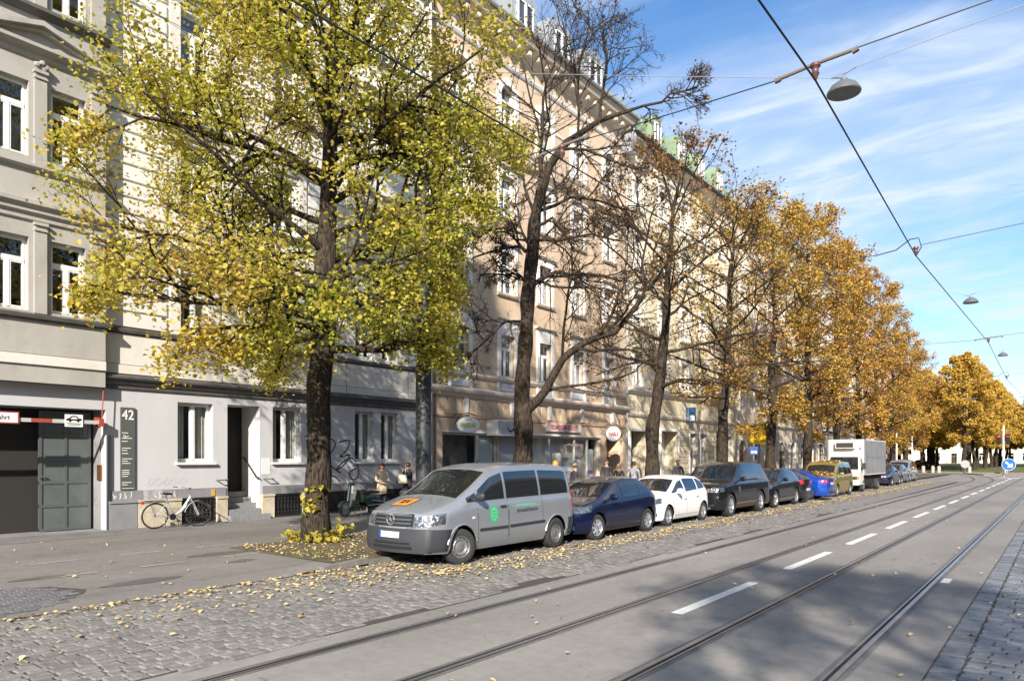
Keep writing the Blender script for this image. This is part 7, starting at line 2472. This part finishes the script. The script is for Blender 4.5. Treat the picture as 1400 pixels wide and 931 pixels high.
# ------------------------------------------------------------------ bicycle
def bicycle():
    t = thing('bicycle', 'silver step-through bicycle leaning by the cellar grille', 'bicycle', (-18.75, 9.45, PZ + 0.004), 0.0)
    # local: +y forward, x sideways
    rub = M('bike_tyre', (0.010, 0.010, 0.010), 0.8)
    sil = M('bike_silver', (0.62, 0.63, 0.65), 0.3, 0.6)
    Rw = 0.345

    def wheel(cy, ang):
        w = thing_part('wheel', t, (0, cy, Rw), ang)
        return w

    def thing_part(nm, parent, loc, ang):
        mb = MB()
        n = 40
        mb.lathe([(Rw - 0.022 + 0.022 * math.cos(a), 0.022 * math.sin(a)) for a in np.linspace(0, 2 * PI, 9)[:-1]], n, 'x', close=True)
        w = mb.build(nm, rub, parent, 180, loc)
        w.rotation_euler = (0, 0, ang)
        MB().lathe([(Rw - 0.035, -0.012), (Rw - 0.03, 0.012), (Rw - 0.045, 0.0)], n, 'x', close=True).build('rim', steel, w, 60)
        sp = MB()
        for k in range(18):
            a = 2 * PI * k / 18
            sp.tube([(0.015 * (-1) ** k, 0.02 * math.cos(a), 0.02 * math.sin(a)), (0, (Rw - 0.04) * math.cos(a + 0.15), (Rw - 0.04) * math.sin(a + 0.15))], 0.0022, 3)
        sp.lathe([(0.03, -0.04), (0.03, 0.04)], 10, 'x')
        sp.build('spokes', steel, w)
        return w
    thing_part('wheel', t, (0, -0.54, Rw), 0)
    thing_part('wheel', t, (0.06, 0.56, Rw), -0.55)
    f = MB()
    bb = (0, -0.1, 0.30); seat = (0, -0.26, 0.78); head = (0, 0.34, 0.88); headb = (0, 0.40, 0.70); rear = (0, -0.54, Rw)
    f.tube([head, headb], 0.024, 8)
    f.tube([(0, 0.36, 0.80), (0, 0.12, 0.42), bb], [0.035, 0.04, 0.035], 8)
    f.tube([bb, seat], 0.02, 8)
    for s in (-1, 1):
        f.tube([(s * 0.03, -0.1, 0.30), (s * 0.055, -0.54, Rw)], 0.012, 6)
        f.tube([(s * 0.02, -0.24, 0.70), (s * 0.055, -0.54, Rw)], 0.010, 6)
        f.tube([(s * 0.05 + 0.01, 0.40, 0.70), (s * 0.05 + 0.06, 0.56, Rw)], 0.013, 6)
    f.build('frame', sil, t, 60)
    MB().tube([seat, (0, -0.29, 0.90)], 0.014, 8).build('seat_post', steel, t, 60)
    MB().prism([(-0.02, -0.12, 0.93), (0.02, -0.12, 0.93), (0.085, -0.33, 0.95), (0.06, -0.40, 0.95), (-0.06, -0.40, 0.95), (-0.085, -0.33, 0.95)], (0, 0, -0.05)).build('saddle', black, t, fix=True)
    MB().tube([head, (0, 0.31, 1.02)], 0.015, 8).tube([(-0.30, 0.16, 1.06), (-0.18, 0.26, 1.05), (0, 0.31, 1.02), (0.18, 0.30, 1.05), (0.32, 0.22, 1.08)], 0.013, 6).build('handlebar', steel, t, 60)
    MB().tube([(-0.30, 0.16, 1.06), (-0.38, 0.06, 1.055)], 0.018, 6).tube([(0.32, 0.22, 1.08), (0.42, 0.13, 1.08)], 0.018, 6).build('grips', black, t, 60)
    fd = MB()
    for cy, a0, a1, cx in ((-0.54, R(10), R(200), 0), (0.56, R(20), R(170), 0.06)):
        n = 16
        for k in range(n):
            u, v = a0 + (a1 - a0) * k / n, a0 + (a1 - a0) * (k + 1) / n
            rr_ = Rw + 0.02
            fd.quad((cx - 0.026, cy - rr_ * math.cos(u) * -1, Rw + rr_ * math.sin(u)), (cx + 0.026, cy + rr_ * math.cos(u), Rw + rr_ * math.sin(u)), (cx + 0.026, cy + rr_ * math.cos(v), Rw + rr_ * math.sin(v)), (cx - 0.026, cy + rr_ * math.cos(v), Rw + rr_ * math.sin(v)))
    fd.build('mudguard', sil, t, 60)
    rk = MB()
    for s in (-1, 1):
        rk.tube([(s * 0.06, -0.30, 0.74), (s * 0.06, -0.80, 0.74)], 0.007, 5); rk.tube([(s * 0.06, -0.54, Rw), (s * 0.06, -0.66, 0.74)], 0.006, 5)
    for y in (-0.35, -0.5, -0.65, -0.8): rk.tube([(-0.06, y, 0.74), (0.06, y, 0.74)], 0.006, 5)
    rk.build('rack', black, t)
    MB().box(-0.04, 0.04, -0.88, -0.83, 0.66, 0.74).build('rear_light', lamp_red, t)
    MB().lathe([(0.0, 0.03), (0.085, 0.03), (0.09, 0.04), (0.085, 0.05), (0, 0.05)], 20, 'x', (0, -0.1, 0.30)).tube([(0.05, -0.1, 0.30), (0.07, 0.04, 0.20)], 0.012, 5).tube([(-0.05, -0.1, 0.30), (-0.07, -0.24, 0.40)], 0.012, 5).box(0.04, 0.13, 0.0, 0.08, 0.185, 0.205).build('chain_set', black, t)
    MB().tube([(0.05, -0.3, 0.32), (0.10, -0.32, 0.0)], 0.011, 5).build('kickstand', black, t)
    bk = MB()
    for z in (0.80, 0.90, 1.0):
        s = 0.13 + 0.05 * (z - 0.8) / 0.2
        bk.tube([(-s, -0.42 , z), (s, -0.42, z), (s, -0.78, z), (-s, -0.78, z), (-s, -0.42, z)], 0.005, 4)
    for k in range(9):
        u = k / 8
        for s in (-1, 1):
            bk.tube([(s * 0.13, -0.42 - 0.36 * u, 0.76), (s * 0.18, -0.42 - 0.36 * u, 1.0)], 0.003, 3)
        bk.tube([(-0.13 + 0.26 * u, -0.42, 0.76), (-0.18 + 0.36 * u, -0.42, 1.0)], 0.003, 3)
        bk.tube([(-0.13 + 0.26 * u, -0.78, 0.76), (-0.18 + 0.36 * u, -0.78, 1.0)], 0.003, 3)
    bk.build('basket', M('basket_wire', (0.6, 0.6, 0.6), 0.4, 0.5), t)
    MB().lathe([(0.0, 0), (0.04, 0.01), (0.04, 0.05), (0, 0.06)], 10, 'y', (0, 0.42, 0.74)).build('headlamp', black, t)
    return t


bike = bicycle()
bike.rotation_euler = (0, R(4), R(-4))

# ------------------------------------------------------------------ motor scooter
sc = thing('motor_scooter', 'dark green motor scooter parked by the wall behind the linden trunk', 'scooter', (-17.9, 15.0, PZ), R(4))
vg_ = M('scooter_green', (0.003, 0.022, 0.014), 0.4, coat=0.3)
Rs = 0.235
for cy in (-0.62, 0.60):
    w = MB().lathe([(0.15, -0.045), (0.2, -0.05), (Rs, -0.025), (Rs, 0.025), (0.2, 0.05), (0.15, 0.045)], 24, 'x', close=True).build('wheel', tyre_mat, sc, 50, (0, cy, Rs))
    MB().lathe([(0.15, -0.03), (0.06, -0.04), (0.0, -0.04)], 16, 'x').lathe([(0.15, 0.03), (0.06, 0.04), (0.0, 0.04)], 16, 'x').build('rim', steelrim, w, 50)
# front points to -y
rows = [(-0.62, 0.46, 0.04, 0.1), (-0.52, 0.50, 0.08, 0.2)]
mb = MB()
for (sx) in (-1, 1):
    pass
shield = [(-0.50, 0.30, 0.13), (-0.47, 0.5, 0.20), (-0.43, 0.75, 0.21), (-0.38, 0.98, 0.12), (-0.37, 1.05, 0.05)]
for k in range(len(shield) - 1):
    (y0, z0, w0), (y1, z1, w1) = shield[k], shield[k + 1]
    for j in range(6):
        a0, a1 = -1 + j / 3, -1 + (j + 1) / 3
        c = lambda a: 0.10 * a * a
        mb.quad((w0 * a0, y0 + c(a0), z0), (w0 * a1, y0 + c(a1), z0), (w1 * a1, y1 + c(a1), z1), (w1 * a0, y1 + c(a0), z1))
mb.build('leg_shield', vg_, sc, 180)
MB().box(-0.17, 0.17, -0.42, 0.12, 0.28, 0.33).build('footboard', vg_, sc)
# rear cowls
mb = MB()
n = 12
for s in (-1, 1):
    base = len(mb.v)
    for i in range(9):
        u = i / 8; y = 0.08 + 0.82 * u
        r_ = 0.19 * math.sqrt(max(0.0, 1 - (2 * u - 1) ** 2)) + 0.012
        for j in range(n):
            a = 2 * PI * j / n
            mb.v.append((s * (0.12 + 0.10 * max(0, math.cos(a)) * math.sin(PI * u)), y, 0.47 + r_ * math.sin(a) * 1.05))
    for i in range(8):
        for j in range(n):
            mb.f.append((base + i * n + j, base + i * n + (j + 1) % n, base + (i + 1) * n + (j + 1) % n, base + (i + 1) * n + j))
mb.box(-0.14, 0.14, 0.08, 0.86, 0.42, 0.66)
mb.build('rear_body', vg_, sc, 50, fix=True)
MB().box(-0.13, 0.13, 0.02, 0.46, 0.70, 0.80).box(-0.12, 0.12, 0.46, 0.80, 0.70, 0.78).build('seat', black, sc)
MB().lathe([(0.0, -0.1), (0.07, -0.09), (0.10, 0), (0.09, 0.05), (0, 0.06)], 14, 'y', (0, -0.42, 1.08)).build('headlamp', chrome, sc, 50)
MB().tube([(-0.33, -0.26, 1.10), (-0.2, -0.36, 1.10), (0.2, -0.36, 1.10), (0.33, -0.26, 1.10)], 0.02, 8).build('handlebar', darksteel, sc, 60)
for s in (-1, 1):
    MB().tube([(s * 0.26, -0.34, 1.1), (s * 0.36, -0.30, 1.26)], 0.007, 5).lathe([(0, 0), (0.055, 0), (0.05, 0.02), (0, 0.02)], 12, 'y', (s * 0.37, -0.3, 1.29)).build('mirror', darksteel, sc)
mb = MB()
for k in range(10):
    u, v = R(20 + 14 * k), R(20 + 14 * (k + 1))
    mb.quad((-0.07, -0.62 - 0.27 * math.cos(u), Rs + 0.27 * math.sin(u)), (0.07, -0.62 - 0.27 * math.cos(u), Rs + 0.27 * math.sin(u)), (0.07, -0.62 - 0.27 * math.cos(v), Rs + 0.27 * math.sin(v)), (-0.07, -0.62 - 0.27 * math.cos(v), Rs + 0.27 * math.sin(v)))
mb.build('front_mudguard', vg_, sc, 60)
MB().tube([(0, -0.62, Rs), (0, -0.50, 0.5), (0, -0.40, 1.05)], 0.03, 8).build('fork', darksteel, sc, 60)
MB().tube([(0.1, -0.05, 0.28), (0.16, -0.06, 0.02)], 0.012, 6).tube([(-0.1, -0.05, 0.28), (-0.16, -0.06, 0.02)], 0.012, 6).build('stand', steel, sc)
MB().tube([(0.23, 0.15, 0.33), (0.24, 0.9, 0.36)], 0.011, 6).tube([(0.23, 0.3, 0.5), (0.25, 0.88, 0.42), (0.22, 0.93, 0.52)], 0.009, 6).tube([(0.1, 0.8, 0.72), (0.12, 1.0, 0.74), (-0.12, 1.0, 0.74), (-0.1, 0.8, 0.72)], 0.009, 6).tube([(0.0, 0.86, 0.72), (0, 1.0, 0.95), (0, 0.9, 0.95)], 0.008, 5).build('crash_bar', chrome, sc, 60)
MB().box(-0.05, 0.05, 0.885, 0.93, 0.56, 0.62).build('tail_light', lamp_red, sc)

# ------------------------------------------------------------------ people
skin = M('skin', (0.48, 0.29, 0.21), 0.55, var=0.06, vs=8)
PEOPLE = []


def person(label, loc, rz, H, mats, hair_len=0.0, pose=None, coat=None, bag=None):
    """skeleton grown into one body surface; mats: torso, legs, shoes, hair"""
    pose = pose or {}
    s = H / 1.75
    V, E, Rr, reg = [], [], [], {}

    def v(x, y, z, r):
        V.append((x * s, y * s, z * s)); Rr.append(r * s); return len(V) - 1

    def e(a, b, m):
        E.append((a, b)); reg[(a, b)] = m
    pel = v(0, 0, 0.95, 0.145); wai = v(0, 0, 1.1, 0.13); che = v(0, 0.0, 1.3, 0.155); nec0 = v(0, 0.0, 1.45, 0.085); nec = v(0, -0.01, 1.51, 0.055)
    h0 = v(0, -0.025, 1.57, 0.075); h1 = v(0, -0.015, 1.65, 0.098); h2 = v(0, 0.0, 1.71, 0.075)
    for a, b, m in ((pel, wai, 0), (wai, che, 0), (che, nec0, 0), (nec0, nec, 4), (nec, h0, 4), (h0, h1, 4), (h1, h2, 3)): e(a, b, m)
    for sd in (-1, 1):
        st_ = pose.get('stride', 0.0) * sd
        hip = v(sd * 0.095, 0, 0.88, 0.098); kn = v(sd * 0.105, -0.02 - st_ * 0.5, 0.50, 0.064); an = v(sd * 0.11, 0.02 - st_, 0.09, 0.042); toe = v(sd * 0.125, -0.13 - st_, 0.035, 0.036)
        e(pel, hip, 1); e(hip, kn, 1); e(kn, an, 1); e(an, toe, 2)
        sh = v(sd * 0.185, 0.0, 1.40, 0.07)
        ar = pose.get('armR' if sd > 0 else 'armL', ((0.25, 0.0, 1.14), (0.26, -0.07, 0.9), (0.26, -0.1, 0.80)))
        el = v(sd * ar[0][0], ar[0][1], ar[0][2], 0.05); wr = v(sd * ar[1][0], ar[1][1], ar[1][2], 0.034); ha = v(sd * ar[2][0], ar[2][1], ar[2][2], 0.036)
        e(che, sh, 0); e(sh, el, 0); e(el, wr, 0); e(wr, ha, 4)
        d = (Vector(V[ha]) - Vector(V[wr])).normalized() / s
        hp = Vector(V[ha]) / s
        for k in range(4):
            o_ = (k - 1.5) * 0.018
            f1 = v(hp.x + d.x * 0.05 , hp.y + d.y * 0.05 + o_, hp.z + d.z * 0.05, 0.009); f2 = v(hp.x + d.x * 0.085 - sd * 0.012, hp.y + d.y * 0.085 + o_, hp.z + d.z * 0.085, 0.008)
            e(ha, f1, 4); e(f1, f2, 4)
        th_ = v(hp.x - sd * 0.01, hp.y - 0.045, hp.z - 0.02, 0.010); e(ha, th_, 4)
    me = bpy.data.meshes.new('person')
    me.from_pydata(V, E, []); me.update()
    root = thing('person', label, 'person', loc, rz)
    o = bpy.data.objects.new('figure', me); COL.objects.link(o); o.parent = root
    md = o.modifiers.new('skin', 'SKIN')
    for k, r_ in enumerate(Rr):
        me.skin_vertices[0].data[k].radius = (r_, r_ * (0.78 if k in (0, 1, 2) else 1.0))
        me.skin_vertices[0].data[k].use_root = (k == 0)
    md.use_smooth_shade = True
    su = o.modifiers.new('sub', 'SUBSURF'); su.levels = 1; su.render_levels = 1
    PEOPLE.append((o, root, V, E, reg, mats, s, hair_len, coat, bag))
    return root


wool = M('coat_beige', (0.60, 0.47, 0.34), 0.85, var=0.12, vs=6, bump=0.2, bs=50)
navyc = M('trousers_navy', (0.015, 0.02, 0.05), 0.8)
darkc = M('coat_dark', (0.03, 0.028, 0.032), 0.8, var=0.2, vs=8)
jean = M('jeans', (0.05, 0.07, 0.13), 0.85, var=0.2, vs=10)
grey_t = M('jumper_grey', (0.36, 0.34, 0.36), 0.85, var=0.1, vs=10)
shoe = M('shoe_pale', (0.5, 0.44, 0.36), 0.7)
shoed = M('shoe_dark', (0.03, 0.025, 0.02), 0.6)
hair_red = M('hair_auburn', (0.16, 0.02, 0.015), 0.5)
hair_dk = M('hair_dark', (0.015, 0.010, 0.008), 0.5)
hair_bl = M('hair_blond', (0.42, 0.26, 0.12), 0.55)
hair_br = M('hair_brown', (0.09, 0.045, 0.025), 0.55)
hair_gr = M('hair_grey', (0.45, 0.42, 0.38), 0.6)
hold = dict(armR=((0.25, -0.02, 1.15), (0.14, -0.22, 1.10), (0.07, -0.25, 1.10)), armL=((0.25, -0.02, 1.15), (0.12, -0.22, 1.06), (0.05, -0.25, 1.05)))
# facing: local -y; rz turns it
person('person with auburn ponytail in a beige coat talking by the wall', (-18.45, 16.45, PZ), R(75), 1.68, (wool, navyc, shoe, hair_red), 0.34, hold, ('coat', wool, 0.66))
person('person in a long dark quilted coat with a pale shoulder bag', (-18.2, 17.42, PZ), R(-80), 1.70, (darkc, darkc, shoed, hair_dk), 0.05, hold, ('coat', darkc, 0.45), 'bag')
person('person in a black jacket with back turned at the nail shop window', (-14.7, 22.8, PZ), R(170), 1.64, (darkc, jean, shoed, hair_bl), 0.0)
person('person in an open dark jacket with a strap across the chest', (-16.3, 27.9, PZ), R(35), 1.78, (darkc, jean, shoed, hair_br), 0.0)
person('fair long haired person in black beside the strapped jacket wearer', (-15.4, 27.4, PZ), R(30), 1.58, (darkc, darkc, shoed, hair_bl), 0.2)
person('person in a grey jumper seen from behind', (-14.4, 26.9, PZ), R(200), 1.70, (grey_t, jean, shoed, hair_br), 0.0)
person('grey haired person in a dark jacket half hidden beyond the grey jumper', (-15.7, 29.5, PZ), R(20), 1.70, (darkc, jean, shoed, hair_gr), 0.0)
person('person in a dark jacket over an orange shirt before the cream house', (-14.6, 31.7, PZ), R(40), 1.76, (darkc, jean, shoed, hair_br), 0.0)
dg = bpy.context.evaluated_depsgraph_get()
baked = []
for (o, *rest) in PEOPLE:
    baked.append(bpy.data.meshes.new_from_object(o.evaluated_get(dg)))
for (o, root, V, E, reg, mats, s, hl, coat, bag), me in zip(PEOPLE, baked):
    o.modifiers.clear()
    o.data = me
    me.materials.clear()
    for m_ in (*mats, skin):
        me.materials.append(m_)
    EV = [(Vector(V[a]), Vector(V[b]), m_) for (a, b), m_ in reg.items()]
    for p in me.polygons:
        c = p.center
        best, bm_ = 9, 0
        for a, b, m_ in EV:
            ab = b - a; t = max(0, min(1, (c - a).dot(ab) / max(ab.length_squared, 1e-9)))
            d = (c - (a + ab * t)).length
            if d < best: best, bm_ = d, m_
        p.material_index = bm_
        p.use_smooth = True
    # hair cap, face
    hc = Vector((0, -0.015, 1.65)) * s
    mb = MB()
    n1, n2 = 8, 14
    for i in range(n1 + 1):
        th_ = PI * 0.62 * i / n1
        for j in range(n2):
            ph = 2 * PI * j / n2
            rr_ = 0.108 * s
            lim = 1.0
            x, y, z = rr_ * math.sin(th_) * math.cos(ph), rr_ * 1.08 * math.sin(th_) * math.sin(ph), rr_ * 1.1 * math.cos(th_)
            if y < -0.03 * s and z < 0.045 * s:
                z = 0.045 * s; y = max(y, -0.085 * s)
            mb.v.append((hc.x + x, hc.y + 0.012 * s + y, hc.z + z))
    for i in range(n1):
        for j in range(n2):
            mb.f.append((i * n2 + j, i * n2 + (j + 1) % n2, (i + 1) * n2 + (j + 1) % n2, (i + 1) * n2 + j))
    if hl > 0.1:
        mb.tube([(hc.x, hc.y + 0.10 * s, hc.z + 0.03 * s), (hc.x, hc.y + 0.15 * s, hc.z - 0.02 * s), (hc.x, hc.y + 0.15 * s, hc.z - hl * 0.6 * s), (hc.x, hc.y + 0.13 * s, hc.z - hl * s)], [0.03 * s, 0.05 * s, 0.045 * s, 0.015 * s], 8)
    mb.build('hair', mats[3], root, 180)
    fm = MB()
    fm.tube([(0, hc.y - 0.095 * s, hc.z + 0.005 * s), (0, hc.y - 0.118 * s, hc.z - 0.03 * s), (0, hc.y - 0.095 * s, hc.z - 0.04 * s)], [0.006 * s, 0.012 * s, 0.008 * s], 6)
    for sd in (-1, 1):
        fm.tube([(sd * 0.098 * s, hc.y + 0.0, hc.z + 0.015 * s), (sd * 0.104 * s, hc.y + 0.012 * s, hc.z - 0.02 * s)], 0.016 * s, 6)
    fm.build('nose_and_ears', skin, root, 180)
    em2 = MB()
    for sd in (-1, 1):
        em2.lathe([(0, 0), (0.010 * s, 0.002), (0, 0.005)], 8, 'y', (sd * 0.034 * s, hc.y - 0.098 * s, hc.z + 0.008 * s))
    em2.tube([(-0.025 * s, hc.y - 0.088 * s, hc.z - 0.062 * s), (0, hc.y - 0.096 * s, hc.z - 0.063 * s), (0.025 * s, hc.y - 0.088 * s, hc.z - 0.062 * s)], 0.005 * s, 5)
    em2.build('eyes_and_mouth', M('face_dark', (0.12, 0.035, 0.03), 0.5), root)
    if coat:
        _, cm_, hem = coat
        mb = MB(); n = 22
        prof = [(1.16, 0.150, 0.125), (1.05, 0.165, 0.14), (0.9, 0.185, 0.16), (hem, 0.20, 0.175), (hem, 0.17, 0.15)]
        for (z, rx_, ry_) in prof:
            for j in range(n):
                a = 2 * PI * j / n
                w_ = 1 + (0.03 * math.sin(5 * a) if z < 1 else 0)
                mb.v.append((rx_ * s * w_ * math.cos(a), ry_ * s * w_ * math.sin(a), z * s))
        for i in range(len(prof) - 1):
            for j in range(n):
                mb.f.append((i * n + j, i * n + (j + 1) % n, (i + 1) * n + (j + 1) % n, (i + 1) * n + j))
        mb.build('coat_skirt', cm_, root, 180)
        mb = MB().lathe([(0.075 * s, 1.44 * s), (0.10 * s, 1.47 * s), (0.085 * s, 1.52 * s), (0.07 * s, 1.5 * s)], 14, 'z')
        mb.build('collar', cm_, root, 180)
    if bag:
        bg = thing('shoulder_bag', 'pale cloth shoulder bag carried by the dark coated person', 'bag', root.location, root.rotation_euler.z)
        MB().prism([(0.24, -0.16, 0.98), (0.24, 0.16, 0.98), (0.25, 0.13, 1.28), (0.25, -0.13, 1.28)], (0.09, 0, 0)).build('pouch', M('bag_cloth', (0.6, 0.54, 0.42), 0.85), bg, fix=True)
        MB().tube([(0.27, -0.1, 1.26), (0.2, -0.05, 1.47), (0.2, 0.06, 1.47), (0.27, 0.1, 1.26)], 0.012, 5).build('strap', M('bag_cloth', (0.6, 0.54, 0.42), 0.85), bg)

# lettering becomes mesh so that every sign reads as its own object
fonts = [o for o in scene.objects if o.type == 'FONT']
dg = bpy.context.evaluated_depsgraph_get()
fm_ = [bpy.data.meshes.new_from_object(o.evaluated_get(dg)) for o in fonts]
for o, me in zip(fonts, fm_):
    n_ = bpy.data.objects.new('lettering', me)
    COL.objects.link(n_)
    n_.parent = o.parent
    n_.location, n_.rotation_euler, n_.scale = o.location, o.rotation_euler, o.scale
    bpy.data.objects.remove(o)
